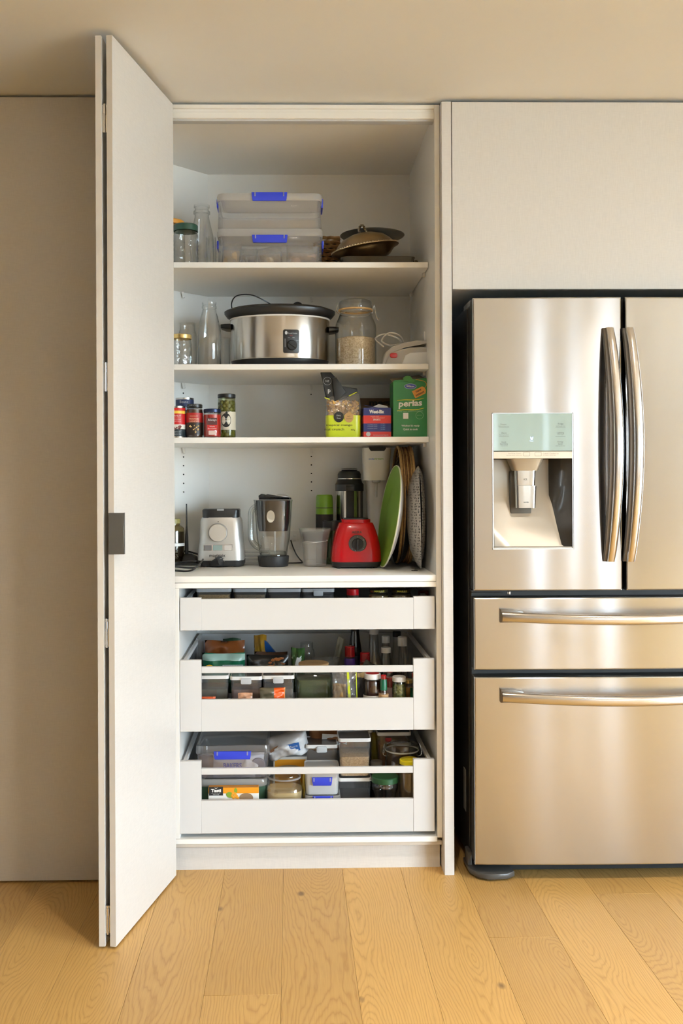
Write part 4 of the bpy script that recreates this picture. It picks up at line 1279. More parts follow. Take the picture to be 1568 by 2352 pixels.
# control plate follows the front of the oval
cxp = xat(669.5, Y - 0.12) - xat(644, Y)
fyo = -A * sy * math.sqrt(max(0, 1 - (cxp / A) ** 2))
ang = math.atan2(cxp / A / A, -fyo / (A * sy) ** 2)
zc = zat(784, Y + fyo) - Z2
cp = obj('control_plate', prism(NB(), rrect(37 * m_px(Y + fyo), 54 * m_px(Y + fyo), 0.006, 4), -0.004, 0.006, 'Y', 0.001), M_BLACK, sc_, (cxp, fyo, zc), (0, 0, ang))
kz = -(793 - 784) * s
obj('dial', lathe(NB(), [(0.0175, 0), (0.0175, 0.005), (0.015, 0.010), (0, 0.010)], 28), M_BLACKM, cp, (0.002, -0.004, kz), (PI / 2, 0, 0))
bx('dial_grip', -0.015, 0.015, -0.017, -0.012, -0.003, 0.003, M_BLACK, cp, 0.001, 1, loc=(0.002, 0, kz), rot=(0, 0.6, 0))
patch('brand_badge', 0.010, 0.012, M_LGREYP, cp, (-0.017, -0.0041, 0.028), poly=ellipse(0.009, 0.012))
text('lettering', 'Russell Hobbs', 0.031, M_LGREYP, cp, (0.005, -0.0043, 0.027), 0.004)
text('lettering', 'SLOW', 0.010, mat('red_ink', (0.6, 0.02, 0.02), 0.5, var=0.05), cp, (0.0, -0.0043, 0.0195))
text('lettering', 'Low', 0.006, M_LGREYP, cp, (-0.008, -0.0043, 0.0125)); text('lettering', 'High', 0.007, M_LGREYP, cp, (0.008, -0.0043, 0.0125)); text('lettering', 'Warm', 0.008, M_LGREYP, cp, (0.0205, -0.0043, 0.003))
patch('indicator_mark', 0.0012, 0.028, M_LGREYP, cp, (-0.021, -0.0041, -0.006))
# flip-top jar with oats
Y = 0.355
s = m_px(Y)
h = zat(690, Y) - Z2
r = 47.5 * s
t = thing('preserving_jar', 'tall clip-top glass jar half full of rolled oats', 'jar', (xat(818, Y), Y, Z2))
hb = zat(716, Y) - Z2
obj('glass_body', lathe(NB(), [(0, 0.004), (r * 0.85, 0.002), (r * 0.97, 0.006), (r, 0.016), (r, hb * 0.70), (r * 0.97, hb * 0.78), (r * 0.82, hb * 0.90), (r * 0.76, hb * 0.96), (r * 0.78, hb)], 40), M_CLEAR, t)
oats = speckle('rolled_oats', (0.56, 0.40, 0.22), (0.82, 0.68, 0.47), 260, c3=(0.72, 0.56, 0.36))
oz = zat(777, Y) - Z2
obj('contents', lathe(NB(), [(0, 0.006), (r * 0.90, 0.006), (r * 0.93, 0.016), (r * 0.93, oz - 0.004), (r * 0.6, oz + 0.002), (r * 0.3, oz - 0.003), (0, oz + 0.001)], 40), oats, t)
obj('seal', lathe(NB(), [(r * 0.80, hb), (r * 0.84, hb + 0.001), (r * 0.84, hb + 0.006), (r * 0.80, hb + 0.007)], 40), mat('orange_rubber_seal', (0.75, 0.50, 0.22), 0.5, var=0.08), t)
obj('lid', lathe(NB(), [(r * 0.78, hb + 0.005), (r * 0.80, hb + 0.012), (r * 0.78, h - 0.006), (r * 0.70, h - 0.002), (r * 0.60, h), (0, h - 0.002)], 40), M_CLEAR, t)
obj('wire_ring', tube(NB(), [(r * 0.80 * math.cos(a), r * 0.80 * math.sin(a), hb - 0.008) for a in [2 * PI * i / 30 for i in range(30)]], 0.0014, 5, True), M_CHROME, t)
for sx in (-1, 1):
    pts = smooth_path([(sx * r * 0.80, -0.004, hb - 0.008), (sx * r * 0.92, -0.002, hb + 0.002), (sx * r * 0.86, 0, h - 0.014), (sx * r * 0.84, 0.01, h - 0.008)]) if sx < 0 else smooth_path([(r * 0.80, -0.004, hb - 0.008), (r * 0.90, -0.006, h - 0.018), (r * 0.98, -0.006, hb - 0.010), (r * 1.08, -0.010, hb - 0.030), (r * 1.14, -0.01, hb - 0.024)])
    obj('wire_clamp', tube(NB(), pts, 0.0016, 6), M_CHROME, t)
# hand-held appliance with white flex
Y = 0.27
t = thing('handheld_appliance', 'grey and white handheld kitchen appliance with red button on the second shelf', 'appliance', (xat(928, Y), Y, Z2))
s = m_px(Y)
def q(px, py): return ((px - 928) * s, zat(py, Y, px) - Z2)
M_APP = mat('warm_grey_plastic', (0.50, 0.47, 0.43), 0.4, var=0.03)
zlo = 0.003
poly = [(q(881, 0)[0], zlo), (q(980, 0)[0], zlo), (q(982, 800)[0], q(982, 802)[1]), (q(965, 800)[0], q(965, 800)[1]), (q(940, 800)[0], q(940, 802)[1]), (q(915, 800)[0], q(915, 806)[1]), (q(893, 800)[0], q(893, 815)[1])]
obj('body', prism(NB(), poly, -0.04, 0.04, 'Y', 0.006, 3), M_APP, t)
poly = [(q(876, 0)[0], zlo + 0.004), (q(884, 812)[0], q(884, 812)[1]), (q(900, 800)[0], q(900, 799)[1]), (q(925, 790)[0], q(925, 790)[1]), (q(955, 785)[0], q(955, 785)[1]), (q(979, 784)[0], q(979, 785)[1]), (q(981, 794)[0], q(981, 794)[1]), (q(955, 794)[0], q(955, 794)[1]), (q(927, 799)[0], q(927, 799)[1]), (q(902, 810)[0], q(902, 809)[1]), (q(892, 820)[0], q(892, 820)[1]), (q(885, 0)[0], zlo)]
obj('handle', prism(NB(), poly, -0.035, 0.035, 'Y', 0.004, 3), M_APP, t)
poly = [(q(920, 0)[0], zlo + 0.002), (q(981, 0)[0], zlo + 0.002), (q(980, 812)[0], q(980, 812)[1]), (q(940, 812)[0], q(940, 814)[1]), (q(928, 820)[0], q(928, 820)[1])]
obj('side_cover', prism(NB(), poly, -0.046, -0.039, 'Y', 0.004, 3), M_WHITEP, t)
obj('button', prism(NB(), rrect(17 * s, 11 * s, 0.006, 4), -0.045, -0.039, 'Y', 0.002), M_RED, t, (q(902, 0)[0], 0, q(0, 822)[1]))
bx('guard', q(974, 0)[0], q(978, 0)[0], -0.01, 0.02, q(0, 790)[1], q(0, 764)[1], M_WHITEP, t, 0.001)
fp = smooth_path([(q(884, 0)[0], 0.03, q(0, 795)[1]), (q(866, 0)[0], 0.05, q(0, 775)[1]), (q(885, 0)[0], 0.03, q(0, 766)[1]), (q(915, 0)[0], 0.02, q(0, 776)[1]), (q(925, 0)[0], 0.04, q(0, 786)[1]), (q(900, 0)[0], 0.05, q(0, 790)[1]), (q(880, 0)[0], 0.04, q(0, 780)[1]), (q(897, 0)[0], 0.02, q(0, 764)[1]), (q(922, 0)[0], 0.03, q(0, 770)[1]), (q(933, 0)[0], 0.05, q(0, 788)[1])], 8)
obj('flex', tube(NB(), fp, 0.0028, 6), M_WHITEP, t)
# ------------------------------------------------------------------ third shelf
Z3 = SHZ[2]
M_NAVY = mat('navy_lid', (0.018, 0.03, 0.08), 0.3, metal=0.4, var=0.08)
M_TIN = mat('tin_plate', (0.62, 0.60, 0.56), 0.25, metal=1.0, var=0.05)
def label_mat(name, stops, **k): return bands(name, stops, **k)
# tin can cut by the door
Y = 0.245
s = m_px(Y)
def tin(name, label, px, hw, py_top, Y, Zb, m, cat='tin'):
    s = m_px(Y)
    h = zat(py_top, Y) - Zb
    r = hw * s
    t = thing(name, label, cat, (xat(px, Y), Y, Zb))
    obj('tin_body', lathe(NB(), [(0, 0.001), (r * 0.94, 0.001), (r, 0.0), (r, 0.003), (r * 0.985, 0.005), (r * 0.985, h - 0.005), (r, h - 0.003), (r, h), (r * 0.94, h), (r * 0.93, h - 0.003), (0, h - 0.003)], 32), M_TIN, t)
    obj('paper_label', lathe(NB(), [(r * 0.988, 0.006), (r * 0.992, 0.0065), (r * 0.992, h - 0.0065), (r * 0.988, h - 0.006)], 32), m, t)
    return t, r, h
RED = (0.55, 0.012, 0.012)
t, r, h = tin('food_tin', 'red and black tin with yellow band at the left end of the third shelf', 408, 18.5, 933, Y, Z3, bands('tin_label_red', [(0, (0.02, 0.03, 0.035)), (0.26, (0.80, 0.76, 0.68)), (0.42, RED), (0.80, (0.85, 0.55, 0.06)), (0.90, RED)]))
for k in range(4): text('lettering', 'ingredients sugar', r * 1.1, M_WINK, t, (0, 0, h * (0.06 + 0.05 * k)), 0.0022, cyl=r + 0.0003)
text('lettering', 'PEANUT', r * 1.2, M_WINK, t, (0, 0, h * 0.70), 0.006, cyl=r + 0.0003)
for k in range(3): text('lettering', 'roasted salted', r * 1.1, M_WINK, t, (0, 0, h * (0.63 - 0.05 * k)), 0.0022, cyl=r + 0.0003)
nuts(7, lambda R: ((R.uniform(-0.4, 0.5)) * r, -r * 0.93, h * R.uniform(0.29, 0.37)), 0.005, mat('cocoa_print', (0.20, 0.07, 0.06), 0.6, var=0.2), t, 'fruit_picture', 4)
t, r, h = tin('food_tin', 'dark blue tin standing behind the red one, third shelf', 425, 21, 914, 0.37, Z3, bands('tin_label_blue', [(0, (0.02, 0.035, 0.10)), (0.72, (0.25, 0.28, 0.36)), (0.80, (0.02, 0.035, 0.10))]))
text('lettering', 'Beans', r * 0.9, M_LGREYP, t, (0, 0, h * 0.90), cyl=r + 0.0003)
# sauce jar
Y = 0.25
s = m_px(Y)
h = zat(928, Y) - Z3
r = 19.5 * s
t = lidded('sauce_jar', 'dark lidded jar with red label picturing cashews', 'jar', xat(447.5, Y), Y, Z3, jar_prof(r, h - 0.002, r * 0.86, 0.014), M_CLEAR,
           (lid_prof(r * 0.92, h - 0.012, h), M_BLACK), (fill_prof(r * 0.94, 0.005, h * 0.84), mat('dark_sauce', (0.06, 0.025, 0.012), 0.3, var=0.1)))
wrap('label_band', r + 0.0004, h * 0.10, h * 0.46, mat('black_label', (0.03, 0.018, 0.012), 0.45, var=0.05), t)
wrap('label_band', r + 0.0005, h * 0.46, h * 0.74, mat('red_label', (0.42, 0.015, 0.012), 0.45, var=0.08), t, -PI * 0.95, -PI * 0.05)
nuts(14, lambda R: (R.uniform(-0.55, 0.55) * r, -r * 0.99 + 0.002, h * R.uniform(0.14, 0.36)), 0.0042, mat('cashew_print', (0.72, 0.47, 0.18), 0.6, var=0.2, vscale=60), t, 'cashew_picture', 2)
text('lettering', 'FIREBAKED', r * 1.2, mat('tan_ink', (0.75, 0.50, 0.30), 0.5, var=0.05), t, (0, 0, h * 0.56), 0.006, cyl=r + 0.0011)
text('lettering', 'CASHEWS', r * 1.2, MATS['tan_ink'], t, (0, 0, h * 0.49), 0.006, cyl=r + 0.0011)
text('lettering', 'PREMIUM', r * 0.9, MATS['tan_ink'], t, (0, 0, h * 0.64), 0.003, cyl=r + 0.0011)
text('lettering', 'PURE & TASTY', r * 1.1, M_LGREYP, t, (0, 0, h * 0.96), 0.003, cyl=r * 0.92 + 0.0003)
# red pepper jar
Y = 0.24
s = m_px(Y)
h = zat(939, Y) - Z3
r = 20.5 * s
t = lidded('pepper_jar', 'short jar of red peppers with navy lid beside the olives', 'jar', xat(488, Y), Y, Z3, jar_prof(r, h - 0.002, r * 0.94, 0.012), M_CLEAR,
           (lid_prof(r * 0.98, h - 0.012, h), M_NAVY), (fill_prof(r * 0.95, 0.005, h * 0.80), mat('red_peppers', (0.45, 0.015, 0.01), 0.3, var=0.4, vscale=50)))
patch('label_panel', r * 1.1, h * 0.24, mat('maroon_label', (0.10, 0.03, 0.03), 0.5, var=0.05), t, (0.002, -r - 0.0012, h * 0.56), 0.001)
text('lettering', 'Always', r * 0.95, M_WINK, t, (0.002, -r - 0.0022, h * 0.60)); 
patch('label_panel', r * 1.1, h * 0.18, mat('scarlet_label', (0.60, 0.03, 0.03), 0.5, var=0.05), t, (0.002, -r - 0.0012, h * 0.35), 0.001)
text('lettering', 'Whole', r * 0.6, M_WINK, t, (0.002, -r - 0.0022, h * 0.39)); text('lettering', 'Red Chillies', r * 0.95, M_WINK, t, (0.002, -r - 0.0022, h * 0.32))
patch('label_panel', r * 0.8, h * 0.14, mat('pale_pink_label', (0.75, 0.55, 0.48), 0.5, var=0.2), t, (0.002, -r - 0.0010, h * 0.18), 0.001)
# olive jar
Y = 0.30
s = m_px(Y)
h = zat(905, Y) - Z3
r = 20.5 * s
M_OLIVE = mat('green_olive', (0.20, 0.19, 0.035), 0.35, var=0.2, vscale=40)
t = lidded('olive_jar', 'tall jar of green olives with black lid on the third shelf', 'jar', xat(521, Y), Y, Z3, jar_prof(r, h - 0.002, r * 0.95, 0.012), glass('olive_glass', (0.75, 0.78, 0.60), (0.4, 0.42, 0.25)),
           (lid_prof(r * 1.0, h - 0.013, h), M_BLACK))
ob = NB()
R_ = random.Random(5)
for k in range(11):
    for i in range(8):
        a = 2 * PI * (i + 0.5 * (k % 2)) / 8
        bmesh.ops.create_icosphere(ob, subdivisions=2, radius=0.0092, matrix=Matrix.Translation((r * 0.66 * math.cos(a), r * 0.66 * math.sin(a), 0.014 + k * 0.0108)) @ Matrix.Diagonal((1, 1, 1.05, 1)))
o = obj('olives', ob, M_OLIVE, t, ang=1.5); o['kind'] = 'stuff'
wrap('label_band', r + 0.0004, h * 0.20, h * 0.60, mat('cream_label', (0.60, 0.54, 0.42), 0.5, var=0.08), t, -PI * 0.98, -PI * 0.02)
def cylpatch(name, rad, pts, m, parent, z, a_off=0.0):
    bm = NB()
    vs = []
    c0 = bm.verts.new((rad * math.cos(-PI / 2 + a_off), rad * math.sin(-PI / 2 + a_off), z))
    for u, v in pts:
        a = -PI / 2 + a_off + u / rad
        vs.append(bm.verts.new((rad * math.cos(a), rad * math.sin(a), z + v)))
    for i in range(len(vs)):
        bm.faces.new((c0, vs[i], vs[(i + 1) % len(vs)]))
    return obj(name, bm, m, parent)
cylpatch('olive_emblem', r + 0.0011, ellipse(0.034, 0.048), M_BLACKM, t, h * 0.41, 0.0)
text('lettering', 'OLIVES', 0.028, M_WINK, t, (0, 0, h * 0.385), 0.0065, cyl=r + 0.0015, bold=0.01)
text('lettering', 'telegraph hill', 0.022, M_WINK, t, (0, 0, h * 0.45), 0.003, cyl=r + 0.0015)
cylpatch('olive_leaf', r + 0.0012, [(-0.004, 0), (0.002, 0.004), (0.012, 0.007), (0.004, -0.002)], M_BLACKM, t, h * 0.575)
# nut crunch bag
Y = 0.28
s = m_px(Y)
t = thing('snack_bag', 'clear bag of nut crunch with lime base and twisted black top', 'bag', (xat(788, Y), Y, Z3))
def q(px, py): return ((px - 788) * s, zat(py, Y, px) - Z3)
M_LIME = mat('lime_print', (0.58, 0.66, 0.02), 0.35, var=0.05, coat=0.3)
zl = q(0, 958)[1]; ztop = q(0, 908)[1]
Wb = 80 * s
def bagsec(w, d, z, cx=0.0, n=5): return [(cx + x, y, z) for x, y in rrect(w, d, min(d * 0.45, 0.02), n)]
obj('lower_wrap', loft(NB(), [bagsec(Wb * 0.96, 0.070, 0.0), bagsec(Wb, 0.078, 0.012), bagsec(Wb * 1.0, 0.076, zl)], True, False), M_LIME, t)
obj('window_film', loft(NB(), [bagsec(Wb * 1.0, 0.076, zl), bagsec(Wb * 1.02, 0.070, zl + 0.035), bagsec(Wb * 0.98, 0.055, zl + 0.058), bagsec(Wb * 0.94, 0.038, ztop)], False, False), M_WRAP, t)
M_NUT = mat('mixed_nuts', (0.50, 0.28, 0.10), 0.6, var=0.55, vscale=70)
nuts(240, lambda R: (R.uniform(-0.44, 0.44) * Wb, R.uniform(-0.030, 0.010), R.uniform(zl - 0.004, zl + 0.050)), 0.0062, M_NUT, t, 'nuts', 8)
nuts(40, lambda R: (R.uniform(-0.42, 0.42) * Wb, R.uniform(-0.031, -0.02), R.uniform(zl, zl + 0.048)), 0.0055, mat('dried_mango', (0.80, 0.48, 0.12), 0.5, var=0.2), t, 'mango_pieces', 21)
# folded black top
M_BFOIL = mat('black_foil', (0.008, 0.008, 0.008), 0.5, var=0.2, vscale=14)
P = [(q(748, 0)[0], q(0, 918)[1]), (q(742, 0)[0], q(0, 880)[1]), (q(736, 0)[0], q(0, 857)[1]), (q(760, 0)[0], q(0, 858)[1]), (q(772, 0)[0], q(0, 872)[1]), (q(781, 0)[0], q(0, 893)[1]), (q(800, 0)[0], q(0, 893)[1]), (q(820, 0)[0], q(0, 896)[1]), (q(821, 0)[0], q(0, 905)[1]), (q(797, 0)[0], q(0, 912)[1]), (q(768, 0)[0], q(0, 929)[1]), (q(762, 0)[0], q(0, 920)[1])]
obj('folded_top', prism(NB(), P, -0.024, 0.004, 'Y', 0.004, 2), M_BFOIL, t)
P2 = [(q(762, 0)[0], q(0, 872)[1]), (q(772, 0)[0], q(0, 871)[1]), (q(795, 0)[0], q(0, 905)[1]), (q(769, 0)[0], q(0, 929)[1])]
obj('fold_flap', prism(NB(), P2, -0.031, -0.022, 'Y', 0.003, 2), M_BFOIL, t)
patch('lime_trim', 0.030, 0.003, M_LIME, t, (q(810, 0)[0], -0.028, q(0, 909)[1]), rot=(PI / 2, -0.45, 0)); patch('lime_trim', 0.018, 0.003, M_LIME, t, (q(751, 0)[0], -0.029, q(0, 919)[1]), rot=(PI / 2, 0.35, 0))
text('lettering', 'NZ', 0.012, M_LGREYP, t, (q(752, 0)[0], -0.0248, q(0, 879)[1])); text('lettering', 'p', 0.009, M_LGREYP, t, (q(756, 0)[0], -0.0248, q(0, 903)[1]), bold=0.02)
ringp = NB()
for i in range(24):
    a, b_ = 2 * PI * i / 24, 2 * PI * (i + 1) / 24
    ringp.faces.new([ringp.verts.new(p) for p in ((0.0135 * math.cos(a), 0.0135 * math.sin(a), 0), (0.0135 * math.cos(b_), 0.0135 * math.sin(b_), 0), (0.0128 * math.cos(b_), 0.0128 * math.sin(b_), 0), (0.0128 * math.cos(a), 0.0128 * math.sin(a), 0))])
obj('stamp_ring', ringp, M_LGREYP, t, (q(752, 0)[0], -0.0248, q(0, 879)[1]), (PI / 2, 0, 0))
patch('round_sticker', 0.03, 0.03, M_BLACKM, t, (q(777, 0)[0], -0.0405, q(0, 962)[1]), poly=ellipse(0.034, 0.036))
text('lettering', 'Dairy', 0.014, M_LGREYP, t, (q(777, 0)[0], -0.0413, q(0, 959)[1])); text('lettering', 'Free', 0.012, M_LGREYP, t, (q(777, 0)[0], -0.0413, q(0, 965)[1]))
patch('round_sticker', 0.028, 0.028, mat('kraft_print', (0.50, 0.30, 0.11), 0.6, var=0.1), t, (q(800, 0)[0], -0.0402, q(0, 963)[1]), poly=ellipse(0.031, 0.034))
text('lettering', 'NO', 0.010, M_INK, t, (q(800, 0)[0], -0.0410, q(0, 961)[1])); text('lettering', 'nasties', 0.018, M_INK, t, (q(800, 0)[0], -0.0410, q(0, 966)[1]))
text('lettering', 'tropical mango', 60 * s, M_INK, t, (q(778, 0)[0], -0.0396, q(0, 981)[1]), 0.0085); text('lettering', 'nut crunch', 44 * s, M_INK, t, (q(767, 0)[0], -0.0396, q(0, 990)[1]), 0.0085)
text('lettering', '450g', 10 * s, M_INK, t, (q(809, 0)[0], -0.0396, q(0, 992)[1]))
# brown carton behind
Y = 0.50
t = thing('carton', 'plain brown carton with black print behind the cereal box', 'box', (xat(866, Y), Y, Z3))
W = 78 * m_px(Y); h = zat(915, Y) - Z3
bx('carton_body', -W / 2, W / 2, 0, 0.12, 0, h, mat('brown_carton', (0.11, 0.065, 0.03), 0.7, var=0.1), t, 0.001, 1)
text('lettering', 'mega', 0.085, M_INK, t, (0.015, -0.0006, h - 0.022), 0.022, bold=0.04)
# cereal box
Y = 0.235
s = m_px(Y)
W = 64 * s; h = zat(937, Y) - Z3
t = thing('cereal_box', 'small navy and red cereal biscuit box with its top flap open', 'box', (xat(867, Y), Y, Z3), rz=0.03)
NAVY, RD = (0.022, 0.03, 0.17), (0.66, 0.035, 0.025)
bx('carton_body', -W / 2, W / 2, 0, 0.062, 0, h, bands('cereal_print', [(0, RD), (0.20, NAVY), (0.475, RD), (0.74, NAVY)]), t, 0.0008, 1)
obj('top_flap', prism(NB(), [(-W / 2 + 0.001, 0), (W / 2 - 0.005, 0.0), (W / 2 - 0.012, 0.010), (W / 2 - 0.04, 0.017), (-W / 2 + 0.03, 0.006)], 0.010, 0.0108, 'Y'), M_LGREYP, t, (0, 0, h), (-0.3, 0, 0))
obj('top_flap', prism(NB(), [(0, -W / 2 + 0.001), (0.02, -W / 2 + 0.01), (0.02, W / 2 - 0.01), (0, W / 2 - 0.001)], 0, 0.0008, 'Z'), mat('navy_flap', NAVY, 0.5, var=0.05), t, (0.0, 0.0, h), (0.2, 0, PI / 2))
text('lettering', 'Weet-Bix', W * 0.54, M_WINK, t, (-0.002, -0.0006, h * 0.87), 0.0125, bold=0.05)
text('lettering', 'MINIS', W * 0.30, mat('pink_ink', (0.75, 0.35, 0.30), 0.5, var=0.05), t, (-0.008, -0.0006, h * 0.705), 0.004); text('lettering', 'MULTI NUTRIENT', W * 0.45, MATS['pink_ink'], t, (0.004, -0.0006, h * 0.66), 0.004)
text('lettering', 'SPORTS', W * 0.26, M_WINK, t, (-0.002, -0.0006, h * 0.60), 0.0055, bold=0.03)
for k in range(3): text('lettering', 'no artificial colours', W * 0.35, M_LGREYP, t, (-W * 0.18, -0.0006, h * (0.43 - 0.06 * k)), 0.0028)
for k in range(4): text('lettering', 'iron fibre', W * 0.16, mat('sky_ink', (0.2, 0.45, 0.7), 0.5, var=0.05), t, (W * 0.20, -0.0006, h * (0.46 - 0.06 * k)), 0.0032)
patch('round_seal', 0.015, 0.015, M_LGREYP, t, (-W * 0.33, -0.0004, h * 0.12), poly=ellipse(0.015, 0.015))
text('lettering', 'WHOLEGRAIN WHEAT BISCUITS', W * 0.55, M_LGREYP, t, (W * 0.12, -0.0006, h * 0.085), 0.003)
# green potato box
Y = 0.225
s = m_px(Y)
PX = 942.5
t = thing('potato_box', 'tall green potato carton with open top at the right of the third shelf', 'box', (xat(PX, Y), Y, Z3), rz=0.02)
W = 79 * s; h = zat(877, Y) - Z3
def q(px, py): return ((px - PX) * s, zat(py, Y, px) - Z3)
GR = (0.025, 0.23, 0.055)
M_GRN = mat('green_carton', GR, 0.4, var=0.10, vscale=10, coat=0.2)
bx('carton_body', -W / 2, W / 2, 0, 0.09, 0, h, M_GRN, t, 0.001, 1)
M_KRAFT = mat('inner_card', (0.42, 0.33, 0.22), 0.8, var=0.1)
obj('top_flap', prism(NB(), [(-W / 2, 0), (-W / 2 + 0.004, 0.004), (W / 2 - 0.002, 0.012), (W / 2, 0)], 0.001, 0.0018, 'Y'), M_GRN, t, (0, 0, h))
obj('top_flap', prism(NB(), [(0, 0), (0, 0.05), (W * 0.9, 0.06), (W, 0)], 0, 0.0009, 'Z'), M_KRAFT, t, (-W / 2, 0.03, h + 0.002), (0.30, -0.10, 0))
obj('tongue_flap', prism(NB(), [(-0.020, 0.0), (-0.021, 0.008), (-0.012, 0.015), (0.002, 0.015), (0.020, -0.004), (0.008, -0.008)], -0.0012, 0.0, 'Y'), M_GRN, t, (q(940, 0)[0], -0.004, q(0, 876)[1]), (0.3, 0, 0))
patch('brand_oval', 0, 0, mat('pale_blue_print', (0.45, 0.55, 0.75), 0.4, var=0.05), t, (q(943, 0)[0], -0.0006, q(0, 890)[1]), poly=ellipse(28 * s, 12.5 * s))
patch('brand_oval', 0, 0, mat('royal_blue_print', (0.03, 0.06, 0.35), 0.4, var=0.05), t, (q(943, 0)[0], -0.0011, q(0, 890)[1]), poly=ellipse(26 * s, 10.5 * s))
text('lettering', 'Wilcox', 19 * s, M_WINK, t, (q(943, 0)[0], -0.0018, q(0, 890)[1]), bold=0.02)
M_ORT = mat('orange_tag', (0.72, 0.30, 0.05), 0.5, var=0.06)
patch('season_tag', 0, 0, M_ORT, t, (q(964, 0)[0], -0.0012, q(0, 903)[1]), rot=(PI / 2, -0.45, 0), poly=[(-0.022, -0.013), (0.016, -0.013), (0.022, -0.004), (0.022, 0.006), (0.016, 0.013), (-0.022, 0.013)])
text('lettering', 'new', 0.020, M_INK, t, (q(962, 0)[0], -0.0022, q(0, 900)[1]), rot=(PI / 2, -0.45, 0), bold=0.02); text('lettering', 'season', 0.031, M_INK, t, (q(965, 0)[0], -0.0022, q(0, 907)[1]), rot=(PI / 2, -0.45, 0), bold=0.02)
tp_ = smooth_path([(q(977, 0)[0], -0.002, q(0, 893)[1]), (q(980, 0)[0], -0.002, q(0, 885)[1]), (q(974, 0)[0], -0.002, q(0, 878)[1]), (q(955, 0)[0], -0.002, q(0, 874)[1])])
obj('tag_string', tube(NB(), tp_, 0.0009, 5), M_ORT, t)
text('lettering', 'perlas', 54 * s, M_WINK, t, (q(943, 0)[0], -0.0010, q(0, 931)[1]), 0.028, bold=0.03, rot=(PI / 2, -0.06, 0), shear=0.12)
M_YEL = mat('yellow_swoosh', (0.72, 0.62, 0.05), 0.4, var=0.05)
for dz, fl_ in ((919, 1), (942, -1)):
    pts = smooth_path([(q(912, 0)[0], -0.0008, q(0, dz + 4)[1]), (q(930, 0)[0], -0.0008, q(0, dz + 2)[1]), (q(955, 0)[0], -0.0008, q(0, dz + 2)[1]), (q(975, 0)[0], -0.0008, q(0, dz - 2)[1])])
    obj('swoosh', tube(NB(), pts, [0.0006 + 0.0012 * math.sin(PI * i / (len(pts) - 1)) for i in range(len(pts))], 6), M_YEL, t)
text('lettering', 'Tasty new season potatoes', 60 * s, mat('pale_green_ink', (0.45, 0.65, 0.40), 0.5, var=0.05), t, (q(942, 0)[0], -0.0008, q(0, 947.5)[1]), 0.005, rot=(PI / 2, -0.03, 0))
patch('blank_sticker', 12 * s, 14 * s, M_WINK, t, (q(932, 0)[0], -0.0007, q(0, 958)[1]))
stp = NB()
for i in range(24):
    a, b_ = 2 * PI * i / 24, 2 * PI * (i + 1) / 24
    stp.faces.new([stp.verts.new(p) for p in ((0.013 * math.cos(a), 0.013 * math.sin(a), 0), (0.013 * math.cos(b_), 0.013 * math.sin(b_), 0), (0.0122 * math.cos(b_), 0.0122 * math.sin(b_), 0), (0.0122 * math.cos(a), 0.0122 * math.sin(a), 0))])
obj('round_stamp', stp, MATS['pale_green_ink'], t, (q(964, 0)[0], -0.0008, q(0, 957)[1]), (PI / 2, 0, 0))
text('lettering', 'gourmet', 0.016, MATS['pale_green_ink'], t, (q(964, 0)[0], -0.0008, q(0, 957)[1]))
text('lettering', 'Washed & ready', 42 * s, M_WINK, t, (q(943, 0)[0], -0.0008, q(0, 981.5)[1]), 0.0075, bold=0.03); text('lettering', 'Quick to cook', 34 * s, M_WINK, t, (q(943, 0)[0], -0.0008, q(0, 989.5)[1]), 0.0075, bold=0.03)
# ------------------------------------------------------------------ worktop
def ycount(py):            # depth of a point on the worktop seen at height py
    lo, hi = -0.1, 0.7
    for _ in range(40):
        m = (lo + hi) / 2
        if zat(py, m) > ZC: lo = m
        else: hi = m
    return (lo + hi) / 2
# dark jar at the far left
Y = 0.46
s = m_px(Y)
h = zat(1190, Y) - ZC
r = 27 * s
t = lidded('preserve_jar', 'dark brown filled glass jar with white label beside the folded door', 'jar', xat(396, Y), Y, ZC, jar_prof(r, h - 0.003, r * 0.62, 0.02), glass('amber_glass', (0.80, 0.74, 0.50), (0.45, 0.40, 0.2)),
           (lid_prof(r * 0.66, h - 0.016, h), mat('olive_lid', (0.30, 0.26, 0.08), 0.4, var=0.1)), (fill_prof(r * 0.95, 0.004, h * 0.72), mat('dark_syrup', (0.012, 0.006, 0.004), 0.2, var=0.1)))
wrap('label_band', r + 0.0005, h * 0.42, h * 0.48, M_WINK, t)
# modem with an upright aerial
Y = 0.47
t = thing('modem', 'black modem with one upright aerial at the left of the worktop', 'modem', (xat(428, Y), Y, ZC))
s = m_px(Y)
obj('case', loft(NB(), [rr_sec(0.075, 0.06, 0.012, 0.0), rr_sec(0.078, 0.062, 0.012, 0.012), rr_sec(0.060, 0.045, 0.012, 0.030), rr_sec(0.022, 0.02, 0.006, 0.040)]), M_BLACKM, t, (0.006, 0, 0))
zt_ = zat(1156, Y) - ZC
obj('aerial', lathe(NB(), [(0, 0.03), (0.0062, 0.03), (0.0066, 0.06), (0.0058, 0.10), (0.0030, 0.14), (0.0022, zt_), (0, zt_)], 12), M_BLACK, t)
